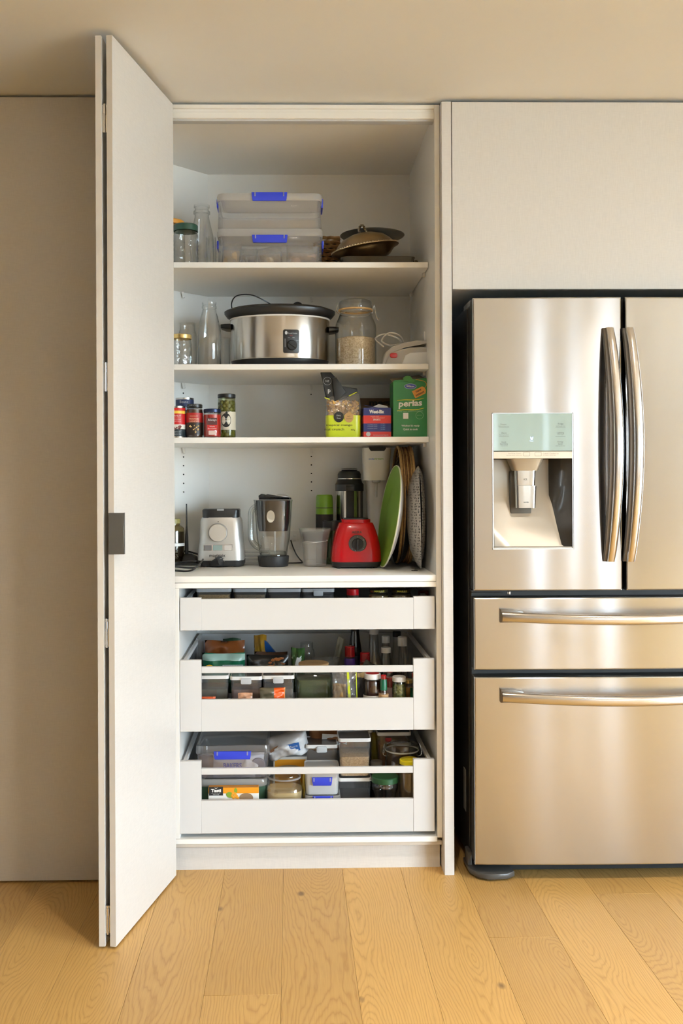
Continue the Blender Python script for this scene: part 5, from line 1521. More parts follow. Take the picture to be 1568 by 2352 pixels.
# food processor base (silver)
Y = 0.445
s = m_px(Y)
t = thing('countertop_blender', 'silver blender motor base with round dial and black collar', 'blender', (xat(508.5, Y), Y, ZC))
def q(px, py, Yq=None): return ((px - 508.5) * s, zat(py, Y, px) - ZC)
D0 = 0.145
z1_ = q(0, 1287)[1]; z2_ = q(0, 1190)[1]; z3_ = q(0, 1171)[1]
M_SIL = mat('satin_silver', (0.55, 0.535, 0.51), 0.36, metal=0.65, var=0.03, vscale=10)
obj('foot', loft(NB(), [rr_sec(100 * s, D0, 0.03, 0.002, 5), rr_sec(105 * s, D0, 0.03, 0.008, 5), rr_sec(105 * s, D0, 0.03, z1_, 5)]), M_BLACKM, t)
obj('housing', loft(NB(), [rr_sec(105 * s, D0, 0.03, z1_, 5), rr_sec(104 * s, D0 - 0.002, 0.03, z1_ + 0.03, 5), rr_sec(98 * s, D0 - 0.012, 0.03, z1_ + 0.075, 5), rr_sec(93 * s, D0 - 0.02, 0.03, z2_ - 0.012, 5), rr_sec(86 * s, D0 - 0.03, 0.026, z2_, 5)]), M_SIL, t, ang=0.9)
obj('collar', loft(NB(), [rr_sec(83 * s, 0.115, 0.02, z2_ - 0.001, 5), rr_sec(84 * s, 0.115, 0.02, z3_ - 0.004, 5), rr_sec(80 * s, 0.11, 0.02, z3_, 5)]), M_BLACK, t)
bx('collar_notch', -0.012, 0.012, -0.0585, -0.05, z3_ - 0.005, z3_ + 0.001, M_GREYP, t)
def yfront(z):            # front face of the housing at local height z
    k = (z - z1_) / (z2_ - z1_)
    return -(D0 - 0.022 * max(0, k) ** 1.1) / 2
zk = q(0, 1224)[1]
dl = obj('dial', lathe(NB(), [(20.5 * s, 0), (20.5 * s, 0.010), (19 * s, 0.013), (0, 0.0135)], 40), mat('spun_dial', (0.72, 0.70, 0.66), 0.34, metal=0.8, var=0.03), t, (q(503, 0)[0], yfront(zk) + 0.001, zk), (PI / 2, 0, 0))
obj('dial_seat', lathe(NB(), [(0, 0), (22 * s, 0), (22 * s, 0.002), (0, 0.002)], 40), M_GREYP, t, (q(503, 0)[0], yfront(zk) + 0.001, zk), (PI / 2, 0, 0))
obj('indicator_dot', lathe(NB(), [(0, 0), (0.0016, 0), (0.0016, 0.001), (0, 0.001)], 10), M_INK, t, (q(503.5, 0)[0], yfront(q(0, 1199)[1]) + 0.0006, q(0, 1199)[1]), (PI / 2, 0, 0))
zk = q(0, 1258)[1]
M_BUT = mat('glossy_button', (0.16, 0.15, 0.14), 0.15, var=0.1)
bx('button_frame', q(470, 0)[0], q(536, 0)[0], yfront(zk) - 0.0015, yfront(zk) + 0.006, zk - 7.5 * s, zk + 7.5 * s, M_CHROME, t, 0.001, 1)
for a, b_, m in ((471.5, 489, M_BUT), (492, 513, mat('teal_button', (0.25, 0.32, 0.29), 0.2, var=0.05)), (517, 534.5, mat('pale_button', (0.55, 0.50, 0.45), 0.2, var=0.05))):
    bx('button', q(a, 0)[0], q(b_, 0)[0], yfront(zk) - 0.004, yfront(zk), zk - 6 * s, zk + 6 * s, m, t, 0.001, 1)
text('lettering', 'magimix', 36 * s, M_INK, t, (q(502, 0)[0], yfront(q(0, 1276)[1]) - 0.0012, q(0, 1276.5)[1]), bold=0.012)
# flex and plug on the worktop
t = thing('power_cord', 'coiled black power cord with plug lying in front of the silver blender base', 'cord', (xat(440, 0.30), 0.30, ZC))
def qc(px, py, dz=0.0):
    Yq = ycount(py)
    X = xat(px, Yq, py)
    return (X - xat(440, 0.30), Yq - 0.30, 0.004 + dz)
pts = smooth_path([qc(392, 1298, 0.045), qc(430, 1293, 0.040), qc(462, 1296, 0.028), qc(464, 1303, 0.02), qc(440, 1311), qc(410, 1312), qc(392, 1308), qc(400, 1302, 0.004), qc(440, 1300, 0.004), qc(460, 1302, 0.004), qc(445, 1308, 0.004), qc(410, 1309, 0.008), qc(394, 1305, 0.008), qc(410, 1300, 0.010), qc(450, 1298, 0.012), qc(478, 1299, 0.008), qc(486, 1299, 0.006)], 7)
obj('cord', tube(NB(), pts, 0.0032, 7), M_BLACK, t)
px_ = qc(497, 1302)
pg = obj('plug', loft(NB(), [[(-0.025, a, b_) for a, b_ in rrect(0.012, 0.012, 0.004, 3)], [(-0.008, a, b_) for a, b_ in rrect(0.024, 0.024, 0.008, 3)], [(0.010, a, b_) for a, b_ in rrect(0.032, 0.030, 0.010, 3)], [(0.018, a, b_) for a, b_ in rrect(0.034, 0.032, 0.010, 3)]]), M_BLACK, t, (px_[0], px_[1], 0.0175), (0, -0.35, -0.5))
for dy, dz in ((-0.007, 0.005), (0.007, 0.005), (0, -0.007)):
    bx('pin', 0.018, 0.032, dy - 0.003, dy + 0.003, dz - 0.001, dz + 0.001, M_CHROME, pg)
# glass blender jug
Y = 0.40
s = m_px(Y)
t = thing('blender_jug', 'glass blender jug with black lid and moulded glass handle', 'jug', (xat(627, Y), Y, ZC))
def q(px, py): return ((px - 627) * s, zat(py, Y, px) - ZC)
obj('base_collar', lathe(NB(), [(0, 0), (33 * s, 0.0), (34 * s, 0.004), (35 * s, 0.018), (36 * s, q(0, 1280)[1]), (30 * s, q(0, 1279)[1]), (0, q(0, 1279)[1])], 40), mat('ribbed_black', (0.02, 0.02, 0.021), 0.5, var=0.2, vscale=90, bump=0.3, bscale=90), t)
zj = q(0, 1280)[1]; zt_ = q(0, 1151)[1]
obj('jug_glass', lathe(NB(), [(0, zj + 0.008), (30 * s, zj + 0.004), (32 * s, zj + 0.010), (34 * s, zj + 0.03), (38 * s, zj + 0.06), (42 * s, zt_ - 0.05), (44 * s, zt_ - 0.006), (45.5 * s, zt_)], 40, sq=0.12), M_CLEAR, t)
obj('jug_floor', lathe(NB(), [(0, zj), (31 * s, zj), (31.5 * s, zj + 0.008), (28 * s, zj + 0.016), (0, zj + 0.012)], 40), glass('thick_glass', (0.85, 0.9, 0.88), (0.5, 0.56, 0.53), wob=0.3), t)
# black filter basket seen through the wall
obj('filter_cup', lathe(NB(), [(33 * s, q(0, 1222)[1]), (37 * s, q(0, 1200)[1]), (39 * s, q(0, 1160)[1]), (39.5 * s, zt_ - 0.002), (35 * s, zt_ - 0.002), (33 * s, q(0, 1222)[1])], 40, sq=0.1), mat('smoky_black', (0.010, 0.010, 0.012), 0.45, var=0.2), t)
obj('centre_rod', lathe(NB(), [(0, zj + 0.01), (0.0035, zj + 0.01), (0.0035, q(0, 1175)[1]), (0, q(0, 1175)[1])], 12), M_CLEAR, t, (0.006, -0.03, 0))
obj('porthole', lathe(NB(), [(0, 0), (0.014, 0), (0.014, 0.001), (0, 0.001)], 28, sy=1.5), mat('porthole_pale', (0.52, 0.46, 0.37), 0.4, var=0.1), t, (q(622, 0)[0], -40.5 * s, q(0, 1188)[1]), (PI / 2, 0, 0))
lp = [(q(595, 0)[0], q(0, 1150)[1]), (q(594, 0)[0], q(0, 1141)[1]), (q(600, 0)[0], q(0, 1137)[1]), (q(607, 0)[0], q(0, 1138)[1]), (q(612, 0)[0], q(0, 1142)[1]), (q(640, 0)[0], q(0, 1142)[1]), (q(668, 0)[0], q(0, 1146)[1]), (q(669, 0)[0], q(0, 1150)[1])]
obj('lid', prism(NB(), lp, -0.042, 0.042, 'Y', 0.006, 3), M_BLACK, t)
obj('lid_button', lathe(NB(), [(0.026, 0), (0.024, 0.006), (0.014, 0.011), (0, 0.012)], 32, sy=0.8), M_SIL, t, (q(648, 0)[0], 0, q(0, 1146)[1]), (0, 0.10, 0))
hp = smooth_path([(q(600, 0)[0], -0.01, q(0, 1160)[1]), (q(590, 0)[0], -0.012, q(0, 1165)[1]), (q(578, 0)[0], -0.012, q(0, 1176)[1]), (q(576, 0)[0], -0.012, q(0, 1205)[1]), (q(577, 0)[0], -0.012, q(0, 1240)[1]), (q(586, 0)[0], -0.012, q(0, 1255)[1]), (q(597, 0)[0], -0.01, q(0, 1262)[1])], 6)
obj('handle', tube(NB(), hp, 0.0105, 12), glass('handle_glass', (0.96, 0.97, 0.965), (0.35, 0.40, 0.38), wob=0.3, wscale=50), t)
obj('handle', tube(NB(), [(p[0] + 0.0015, p[1] - 0.001, p[2]) for p in hp], 0.0045, 8), M_CLEAR, t)
# clear plastic tray lying behind
Y = 0.50
t = thing('clear_tray', 'shallow clear plastic tray behind the glass jug', 'tray', (xat(583, Y), Y, ZC))
for k in range(4):
    obj('tray_layer', loft(NB(), [rr_sec(0.10, 0.09, 0.015, 0.002 + 0.013 * k), rr_sec(0.115, 0.10, 0.015, 0.013 + 0.013 * k)], True, False), M_PLAST, t)
# wall socket and flex
zz = zat(1240, YB)
t = thing('wall_socket', 'white power socket on the pantry back wall behind the glass jug', 'socket', (xat(676, YB), YB - 0.006, zz))
bx('face_plate', -0.020, 0.020, 0, 0.0055, -0.036, 0.036, M_WHITEP, t, 0.002)
for dz in (0.018, -0.002):
    bx('switch', -0.006, 0.006, -0.002, 0.001, dz - 0.004, dz + 0.004, M_WHITEP, t, 0.001, 1)
t = thing('black_flex', 'thin black flex hanging from the socket to the worktop', 'cord', (xat(672, 0.60), 0.60, ZC))
pts = smooth_path([(-0.008, 0.06, 0.075), (0.0, 0.05, 0.050), (0.012, 0.02, 0.025), (0.026, -0.05, 0.010), (0.034, -0.09, 0.0035), (0.022, -0.11, 0.0035), (-0.03, -0.12, 0.0035), (-0.09, -0.12, 0.0035), (-0.12, -0.10, 0.010), (-0.118, -0.09, 0.022), (-0.10, -0.08, 0.028)], 6)
obj('cord', tube(NB(), pts, 0.0025, 6), M_BLACK, t)
# frosted measuring cup
Y = 0.385
s = m_px(Y)
h = zat(1214, Y) - ZC
t = thing('plastic_cup', 'flared clear plastic cup left of the red blender', 'cup', (xat(722.5, Y), Y, ZC))
h0 = zat(1244, Y) - ZC
obj('cup_wall', lathe(NB(), [(0, 0.004), (24 * s, 0.003), (26 * s, 0.006), (27 * s, 0.03), (29.5 * s, h0), (33 * s, h0 + 0.02), (37 * s, h)], 32, sq=0.15), glass('cup_plastic', (0.93, 0.93, 0.92), (0.75, 0.75, 0.74), 0.15, 1.2, haze=0.28, hazecol=(0.8, 0.78, 0.74)), t)
obj('fill_line', tube(NB(), [(29.6 * s * math.cos(a), 29.6 * s * math.sin(a), h0 + 0.004 * math.cos(a)) for a in [2 * PI * i / 30 for i in range(30)]], 0.0012, 5, True), M_WHITEP, t)
obj('dark_insert', lathe(NB(), [(26 * s, h0 + 0.003), (31 * s, h - 0.012), (30 * s, h - 0.012), (25 * s, h0 + 0.003)], 32), glass('smoke_insert', (0.45, 0.45, 0.45), (0.2, 0.2, 0.2)), t)
# green thermos
Y = 0.52
s = m_px(Y)
h = zat(1136, Y) - ZC
t = thing('thermos_flask', 'small thermos with lime green cap and black body', 'flask', (xat(744.5, Y), Y, ZC))
r = 20 * s
hc = zat(1181, Y) - ZC
M_LGR = mat('lime_green_plastic', (0.16, 0.33, 0.015), 0.3, var=0.05)
obj('body', lathe(NB(), [(0, 0), (r, 0), (r, hc)], 32), M_BLACKM, t)
obj('neck_ring', lathe(NB(), [(r * 1.0, hc), (r, hc + 0.021), (r * 0.97, hc + 0.022)], 32), M_LGR, t)
obj('groove', lathe(NB(), [(r * 0.98, hc + 0.0215), (r * 0.98, hc + 0.024)], 32), M_BLACK, t)
obj('cap', lathe(NB(), [(r * 1.0, hc + 0.024), (r * 0.96, h - 0.008), (r * 0.86, h - 0.001), (r * 0.6, h), (0, h)], 32), M_LGR, t)
# big steel flask
Y = 0.53
s = m_px(Y)
h = zat(1076, Y) - ZC
t = thing('vacuum_flask', 'tall steel vacuum flask with black top and handle', 'flask', (xat(802, Y), Y, ZC))
r = 32 * s
hb = zat(1127, Y) - ZC
hb2 = zat(1101, Y) - ZC
M_FLASK = steel('flask_steel', (0.42, 0.39, 0.34), 0.22, 0.7, (6, 6, 500))
obj('body', lathe(NB(), [(0, 0), (r * 0.98, 0), (r * 0.98, hb)], 40), M_FLASK, t)
obj('shoulder', lathe(NB(), [(r * 1.02, hb - 0.002), (r * 1.03, hb + 0.022), (r * 0.93, hb + 0.028), (r * 0.85, hb2)], 40), M_BLACK, t)
obj('steel_ring', lathe(NB(), [(r * 0.83, hb2 - 0.001), (r * 0.84, hb2 + 0.001), (r * 0.83, hb2 + 0.003)], 40), M_CHROME, t)
obj('cap', lathe(NB(), [(r * 0.83, hb2 + 0.003), (r * 0.83, h - 0.022), (r * 0.74, h - 0.012), (r * 0.55, h - 0.008), (r * 0.60, h - 0.004), (r * 0.57, h - 0.001), (r * 0.3, h), (0, h)], 40), M_BLACK, t)
obj('cap_ring', tube(NB(), [(r * 0.60 * math.cos(a), r * 0.60 * math.sin(a), h - 0.004) for a in [2 * PI * i / 30 for i in range(30)]], 0.0011, 5, True), M_LGREYP, t)
bx('strap', -0.014, 0.014, -r * 1.06, -r * 0.9, 0.02, hb, M_BLACKM, t, 0.003)
bx('strap_clip', -0.016, 0.016, -r * 1.10, -r * 0.9, hb - 0.002, hb + 0.018, M_BLACK, t, 0.003)
# dark cup behind the red base
Y = 0.475
s = m_px(Y)
h = zat(1196, Y) - ZC
t = thing('blender_cup', 'dark grey lidded cup with green body tucked behind the red blender', 'cup', (xat(765, Y), Y, ZC))
obj('body', lathe(NB(), [(0, 0.002), (21 * s, 0.002), (24 * s, h * 0.5), (24 * s, h - 0.03)], 32), glass('green_tint_plastic', (0.25, 0.36, 0.22), (0.1, 0.16, 0.08), haze=0.3, hazecol=(0.15, 0.25, 0.08)), t)
obj('lid', lathe(NB(), [(24 * s, h - 0.034), (25 * s, h - 0.030), (25 * s, h - 0.002), (22 * s, h), (0, h - 0.006)], 32), mat('charcoal_plastic', (0.03, 0.03, 0.032), 0.35, var=0.1), t)
# red blender base
Y = 0.345
s = m_px(Y)
t = thing('countertop_blender', 'glossy red blender motor base with black dial', 'blender', (xat(816, Y), Y, ZC))
def q(px, py): return ((px - 816) * s, zat(py, Y, px) - ZC)
zf_ = q(0, 1292)[1]
zs_ = q(0, 1206)[1]; zt_ = q(0, 1199)[1]
W0 = 113 * s
D0 = 0.15
for sx in (-1, 1):
    for sy_ in (-1, 1):
        obj('rubber_foot', lathe(NB(), solid(0.008, 0.0, 0.006, 0.001), 14), M_BLACKM, t, (sx * W0 * 0.36, sy_ * D0 * 0.36, 0))
obj('foot', loft(NB(), [rr_sec(W0 * 0.95, D0 * 0.95, 0.04, 0.005, 6), rr_sec(W0 * 1.0, D0, 0.04, zf_ - 0.004, 6), rr_sec(W0 * 0.99, D0 * 0.99, 0.04, zf_, 6)]), M_BLACKM, t)
secs = []
for k in range(9):
    u = k / 8
    w_ = W0 * (1.0 - 0.31 * u ** 2.1)
    d_ = D0 * (1.0 - 0.27 * u ** 2.1)
    secs.append(rr_sec(w_, d_, 0.04 - 0.008 * u, zf_ + (zs_ - zf_) * u, 6))
secs.append(rr_sec(W0 * 0.66, D0 * 0.70, 0.03, zs_ + 0.003, 6))
M_REDG = mat('glossy_red', (0.50, 0.002, 0.006), 0.25, spec=0.35, var=0.03, coat=0.15)
obj('housing', loft(NB(), secs), M_REDG, t, ang=1.0)
obj('collar', loft(NB(), [rr_sec(W0 * 0.58, D0 * 0.62, 0.03, zs_ + 0.002, 6), rr_sec(W0 * 0.58, D0 * 0.62, 0.03, zt_ + 0.004, 6)]), M_REDG, t)
obj('collar_inner', loft(NB(), [rr_sec(W0 * 0.50, D0 * 0.54, 0.025, zt_ + 0.003, 6), rr_sec(W0 * 0.50, D0 * 0.54, 0.025, zt_ + 0.008, 6)]), M_BLACK, t)
zk = q(0, 1250.5)[1]
yk = -D0 / 2 * (1 - 0.27 * ((zk - zf_) / (zs_ - zf_)) ** 2.1)
dl = obj('dial', lathe(NB(), [(20 * s, -0.004), (20 * s, 0.004), (18.5 * s, 0.006), (0, 0.006)], 36), M_GREYP if False else mat('dark_dial', (0.05, 0.048, 0.045), 0.4, var=0.05), t, (q(817, 0)[0], yk, zk), (PI / 2 + 0.12, 0, 0))
obj('dial_knob', lathe(NB(), [(13 * s, 0.006), (12.5 * s, 0.012), (0, 0.013)], 32), M_BLACKM, dl)
bx('dial_grip', -0.004, 0.004, -12.5 * s, 12.5 * s, 0.012, 0.020, M_BLACK, dl, 0.0012, 1)
for k, a in enumerate((-2.4, -1.9, 1.57, 0.6, -0.7)):
    obj('dial_mark', lathe(NB(), [(0, 0.0062), (0.001, 0.0062), (0.001, 0.0068), (0, 0.0068)], 8), M_WINK, dl, (16.5 * s * math.cos(a), 16.5 * s * math.sin(a), 0))
zk2 = q(0, 1224.5)[1]
text('lettering', 'AKIRA', 23 * s, mat('dark_red_ink', (0.08, 0.005, 0.005), 0.5, var=0.05), t, (q(816, 0)[0], -D0 / 2 * (1 - 0.27 * ((zk2 - zf_) / (zs_ - zf_)) ** 2.1) - 0.0015, zk2), bold=0.03, rot=(PI / 2 - 0.2, 0, 0))
# soda maker
Y = 0.495
s = m_px(Y)
PX = 866
t = thing('soda_maker', 'tall white drinks carbonator with frosted column', 'soda maker', (xat(PX, Y), Y, ZC))
def q(px, py): return ((px - PX) * s, zat(py, Y, px) - ZC)
zt_ = q(0, 1032)[1]; zh = q(0, 1107)[1]
M_SODA = mat('soda_white', (0.72, 0.69, 0.63), 0.35, var=0.02)
obj('head', loft(NB(), [rr_sec(58 * s, 0.10, 0.03, zh, 5, (862 - PX) * s), rr_sec(60 * s, 0.105, 0.032, zh + 0.03, 5, (863 - PX) * s), rr_sec(65 * s, 0.11, 0.034, zt_ - 0.002, 5, (864.5 - PX) * s), rr_sec(62 * s, 0.105, 0.034, zt_, 5, (864.5 - PX) * s)]), M_SODA, t, ang=0.9)
nb = (864 - PX) * s
obj('push_button', prism(NB(), [(nb - 19 * s, 0.003), (nb + 19 * s, 0.003), (nb + 19 * s, -0.004), (nb + 15 * s, -0.012), (nb - 15 * s, -0.012), (nb - 19 * s, -0.004)], -0.0575, 0.03, 'Y', 0.001), M_BLACKM, t, (0, 0, zt_ - 0.001))
zk = q(0, 1058)[1]
text('lettering', 'soda', 12 * s, mat('soda_blue_ink', (0.12, 0.2, 0.5), 0.5, var=0.05), t, ((850 - PX) * s, -0.0562, zk), 0.006, bold=0.02); text('lettering', 'stream', 21 * s, mat('soda_green_ink', (0.25, 0.42, 0.08), 0.5, var=0.05), t, ((866.5 - PX) * s, -0.0562, zk), 0.006, bold=0.02)
obj('column', loft(NB(), [rr_sec(44 * s, 0.06, 0.022, 0.012, 5, 0.004, 0.02), rr_sec(48 * s, 0.065, 0.024, 0.10, 5, 0.004, 0.02), rr_sec(55 * s, 0.07, 0.026, zh + 0.0, 5, 0.004, 0.02)]), mat('soda_frosted_column', (0.55, 0.53, 0.51), 0.3, var=0.04, coat=0.3), t)
obj('nozzle', lathe(NB(), [(0.016, zh), (0.014, zh - 0.008), (0.005, zh - 0.01), (0.004, zh - 0.06), (0, zh - 0.06)], 20), M_FROST, t, ((862 - PX) * s, -0.03, 0))
obj('base', loft(NB(), [rr_sec(62 * s, 0.13, 0.03, 0.0, 5, 0.004), rr_sec(60 * s, 0.128, 0.03, 0.012, 5, 0.004)]), M_SODA, t)
bx('drip_grille', -0.03, 0.04, -0.062, -0.01, 0.012, 0.018, M_BLACKM, t, 0.002)
# plates and trays leaning on the right wall
def disc_matrix(R, tilt, yaw):
    # plate axis starts along -x (eating face to the left), then leans back (top to the right) and turns towards the camera
    return Matrix.Rotation(yaw, 4, 'Z') @ Matrix.Rotation(tilt, 4, 'Y') @ Matrix.Translation((0, 0, R)) @ Matrix.Rotation(-PI / 2, 4, 'Y')
M_PLG = mat('green_glaze', (0.17, 0.33, 0.035), 0.45, var=0.06, vscale=12)
M_PLW = mat('pale_rim_glaze', (0.62, 0.66, 0.42), 0.3, var=0.05)
# green platter: lower edge near the camera side
R = 0.174
t = thing('green_plate', 'large lime green plate standing on edge against the trays', 'plate', (xat(889, 0.275, 1300), 0.275, ZC + 0.002))
mtx = disc_matrix(R, 0.150, 0.075)
obj('glazed_face', lathe(NB(), [(0, 0.010), (R * 0.62, 0.0105), (R * 0.80, 0.014), (R * 0.985, 0.020)], 56, mtx=mtx), M_PLG, t, recalc=False)
obj('plate_back', lathe(NB(), [(0, -0.006), (R * 0.60, -0.006), (R * 0.62, -0.004), (R * 0.82, 0.003), (R * 0.995, 0.016), (R, 0.019), (R * 0.985, 0.0202)], 56, mtx=mtx), mat('grey_white_back', (0.55, 0.52, 0.50), 0.35, var=0.05), t)
obj('rim', lathe(NB(), [(R * 0.982, 0.0203), (R * 0.995, 0.0215), (R * 1.002, 0.019)], 56, mtx=mtx), M_PLW, t)
# dark baking pan
R = 0.178
t = thing('baking_pan', 'dark round baking pan standing between the green plate and the wicker tray', 'pan', (xat(921, 0.40), 0.40, ZC + 0.002))
mtx = disc_matrix(R, 0.035, 0.05)
obj('pan_body', lathe(NB(), [(0, 0), (R * 0.88, 0), (R * 0.97, 0.018), (R, 0.019), (R, 0.017), (R * 0.90, -0.002), (0, -0.002)], 48, mtx=mtx), mat('dark_pan', (0.025, 0.024, 0.025), 0.4, metal=0.4, var=0.1), t)
# wicker tray with upright rim
R = 0.205
t = thing('wicker_tray', 'round woven cane tray standing on edge under the shelf', 'tray', (xat(936, 0.44), 0.44, ZC + 0.006))
mtx = disc_matrix(R, 0.015, -0.015)
M_CANE = mat('cane', (0.50, 0.31, 0.12), 0.6, var=0.4, vscale=90, bump=0.3, bscale=150)
dep = 0.042
for k in range(7):
    z = dep * (k + 0.3) / 7
    n = 96
    pts = [mtx @ Vector(((R - 0.004 + 0.0022 * (1 if (i + k) % 2 else -1)) * math.cos(2 * PI * i / n), (R - 0.004 + 0.0022 * (1 if (i + k) % 2 else -1)) * math.sin(2 * PI * i / n), z)) for i in range(n)]
    obj('strand', tube(NB(), pts, 0.0029, 5, True), M_CANE if k % 2 else mat('dark_cane', (0.24, 0.12, 0.035), 0.6, var=0.35, vscale=90), t)
for z in (0.0, dep):
    obj('rim_hoop', tube(NB(), [mtx @ Vector((R * math.cos(2 * PI * i / 64), R * math.sin(2 * PI * i / 64), z)) for i in range(64)], 0.005, 6, True), M_CANE, t)
obj('tray_floor', lathe(NB(), [(0, 0.001), (R * 0.98, 0.001), (R * 0.98, -0.003), (0, -0.003)], 56, mtx=mtx), M_CANE, t)
# two spotted grey trays
def dotted():
    m, N, L, b = nodes_of('spotted_melamine')
    tc = N.new('ShaderNodeTexCoord')
    v = N.new('ShaderNodeTexVoronoi'); v.inputs['Scale'].default_value = 110.0; v.inputs['Randomness'].default_value = 0.35
    L.new(tc.outputs['Object'], v.inputs['Vector'])
    cr = N.new('ShaderNodeValToRGB'); cr.color_ramp.interpolation = 'CONSTANT'
    cr.color_ramp.elements[0].color = (0.035, 0.033, 0.03, 1)
    cr.color_ramp.elements[1].position = 0.36; cr.color_ramp.elements[1].color = (0.33, 0.31, 0.28, 1)
    L.new(v.outputs['Distance'], cr.inputs[0]); L.new(cr.outputs[0], b.inputs['Base Color'])
    b.inputs['Roughness'].default_value = 0.35
    return m
M_DOT = dotted()
R = 0.172
t = thing('spotted_tray', 'black-spotted grey bowl-shaped tray standing on edge beside the wicker tray', 'tray', (xat(966, 0.235, 1300), 0.235, ZC + 0.002))
mtx = disc_matrix(R, -0.02, -0.120)
obj('tray_disc', lathe(NB(), [(0, 0.042), (R * 0.30, 0.041), (R * 0.62, 0.034), (R * 0.85, 0.019), (R * 0.97, 0.005), (R, 0.0), (R * 0.985, -0.002), (R * 0.83, 0.015), (R * 0.60, 0.030), (0, 0.038)], 56, mtx=mtx), M_DOT, t)
R = 0.174
t = thing('spotted_tray', 'black-spotted grey flat tray leaning against the pantry side wall', 'tray', (xat(967, 0.32, 1300), 0.32, ZC + 0.002))
mtx = disc_matrix(R, 0.0, -0.035)
obj('tray_disc', lathe(NB(), [(0, 0), (R * 0.88, 0), (R * 0.97, 0.008), (R, 0.011), (R * 1.0, 0.013), (R * 0.96, 0.010), (R * 0.87, 0.003), (0, 0.003)], 56, mtx=mtx), M_DOT, t)
# stray hook
t = thing('wire_hook', 'tiny black wire hook lying at the right of the worktop', 'hook', (xat(952, 0.17), 0.17, ZC))
obj('wire', tube(NB(), smooth_path([(-0.012, 0, 0.0015), (0.0, 0.002, 0.0015), (0.008, -0.002, 0.0015)]), 0.0012, 5), M_BLACK, t)
obj('prong', tube(NB(), [(0.0, 0.002, 0.0015), (0.002, 0.004, 0.013)], 0.001, 5), M_BLACK, t)
# ------------------------------------------------------------------ drawer contents
def clutter_jar(name, label, cat, px, hw, py_top, Y, F, lidm, lid_px=12, gm=None, content=None, fillh=0.8, neck=0.9, sq=0.0, lid_k=1.0, zb=None, label_b=None):
    s = m_px(Y)
    zb = F if zb is None else zb
    h = zat(py_top, Y, px) - zb
    r = hw * s
    lh = lid_px * s
    return lidded(name, label, cat, xat(px, Y, py_top), Y, zb, jar_prof(r, h - 0.002, r * neck, lh), gm or M_CLEAR, (lid_prof(r * neck * 1.04 * lid_k, h - lh, h), lidm) if lidm else None,
                  (fill_prof(r * 0.94, 0.004, h * fillh), content) if content else None,
                  (r + 0.0005, h * label_b[0], h * label_b[1], label_b[2]) if label_b else None, sq=sq), r, h
def bottle(name, label, px, hw, py_top, Y, F, capm, cap_px, neck=0.45, cap_k=1.15, gm=None, content=None, fillh=0.6, sh=0.55, band=None, capw=None):
    """bottle with sloping shoulder; sh = height fraction where the shoulder starts"""
    s = m_px(Y)
    h = zat(py_top, Y, px) - F
    r = hw * s
    ch = cap_px * s
    rn = r * neck
    prof = [(0, 0.004), (r * 0.9, 0.001), (r, 0.008), (r, h * sh), (r * 0.9, h * (sh + 0.07)), (rn * 1.15, h * (sh + 0.2) if h * (sh + 0.2) < h - ch - 0.004 else h - ch - 0.004), (rn, h - ch - 0.002), (rn, h - 0.002)]
    rc = capw * s if capw else rn * cap_k
    t = lidded(name, label, 'bottle', xat(px, Y, py_top), Y, F, prof, gm or M_CLEAR, (lid_prof(rc, h - ch, h), capm), (fill_prof(r * 0.93, 0.003, h * fillh), content) if content else None,
               (r + 0.0005, h * band[0], h * band[1], band[2]) if band else None)
    return t, r, h
M_WCAP = mat('white_cap', (0.78, 0.77, 0.75), 0.4, var=0.03)
M_DARKC = mat('dark_lentils', (0.05, 0.035, 0.022), 0.8, var=0.4, vscale=80)
M_DLID = mat('lid_dark_grey', (0.22, 0.22, 0.23), 0.4, var=0.05)
# ---- top drawer: low tubs seen just over the front
fills = [speckle('golden_grain', (0.30, 0.17, 0.05), (0.55, 0.36, 0.12), 300), speckle('brown_grain', (0.20, 0.14, 0.07), (0.36, 0.26, 0.13), 300), M_DARKC, mat('black_tea', (0.015, 0.013, 0.012), 0.8, var=0.4, vscale=90)]
for k, (a, b_, lab, la) in enumerate(((450, 531, 'first', False), (535, 612, 'second', False), (614, 691, 'third', False), (693, 768, 'fourth', True))):
    tub('storage_tub', '%s grey-rimmed tub from the left in the top drawer' % lab, 'tub', a, b_, 1355, 0.17, 0.13, F1, 1360, la, content=fills[k], fillh=0.9, latch_w=22, group='tubs in the top drawer')
clutter_jar('spice_jar', 'red-capped jar in the top drawer', 'jar', 809.5, 15, 1352, 0.17, F1, M_RED, 15, content=M_DARKC)
M_GOLDL = mat('black_gold_lid', (0.10, 0.08, 0.03), 0.3, metal=0.6, var=0.1)
M_YINK = mat('yellow_ink', (0.75, 0.62, 0.05), 0.5, var=0.05)
for px, lab in ((869, 'left'), (921, 'right')):
    (t, r, h) = clutter_jar('mustard_jar', '%s of the two yellow-lettered mustard jars in the top drawer' % lab, 'jar', px, 24, 1353.5, 0.18, F1, M_GOLDL, 6, content=speckle('grain_mustard', (0.25, 0.17, 0.05), (0.45, 0.33, 0.12), 350), neck=0.86)
    text('lettering', 'MAILLE', r * 1.0, M_YINK, t, (0, 0, h - 0.0035), 0.005, cyl=r * 0.86 * 1.04 + 0.0004, bold=0.03)
clutter_jar('spice_jar', 'dark red jar at the right end of the top drawer', 'jar', 974, 15, 1356, 0.22, F1, mat('dark_red_lid', (0.16, 0.01, 0.015), 0.4, var=0.1), 10, content=mat('paprika', (0.20, 0.03, 0.02), 0.8, var=0.2))
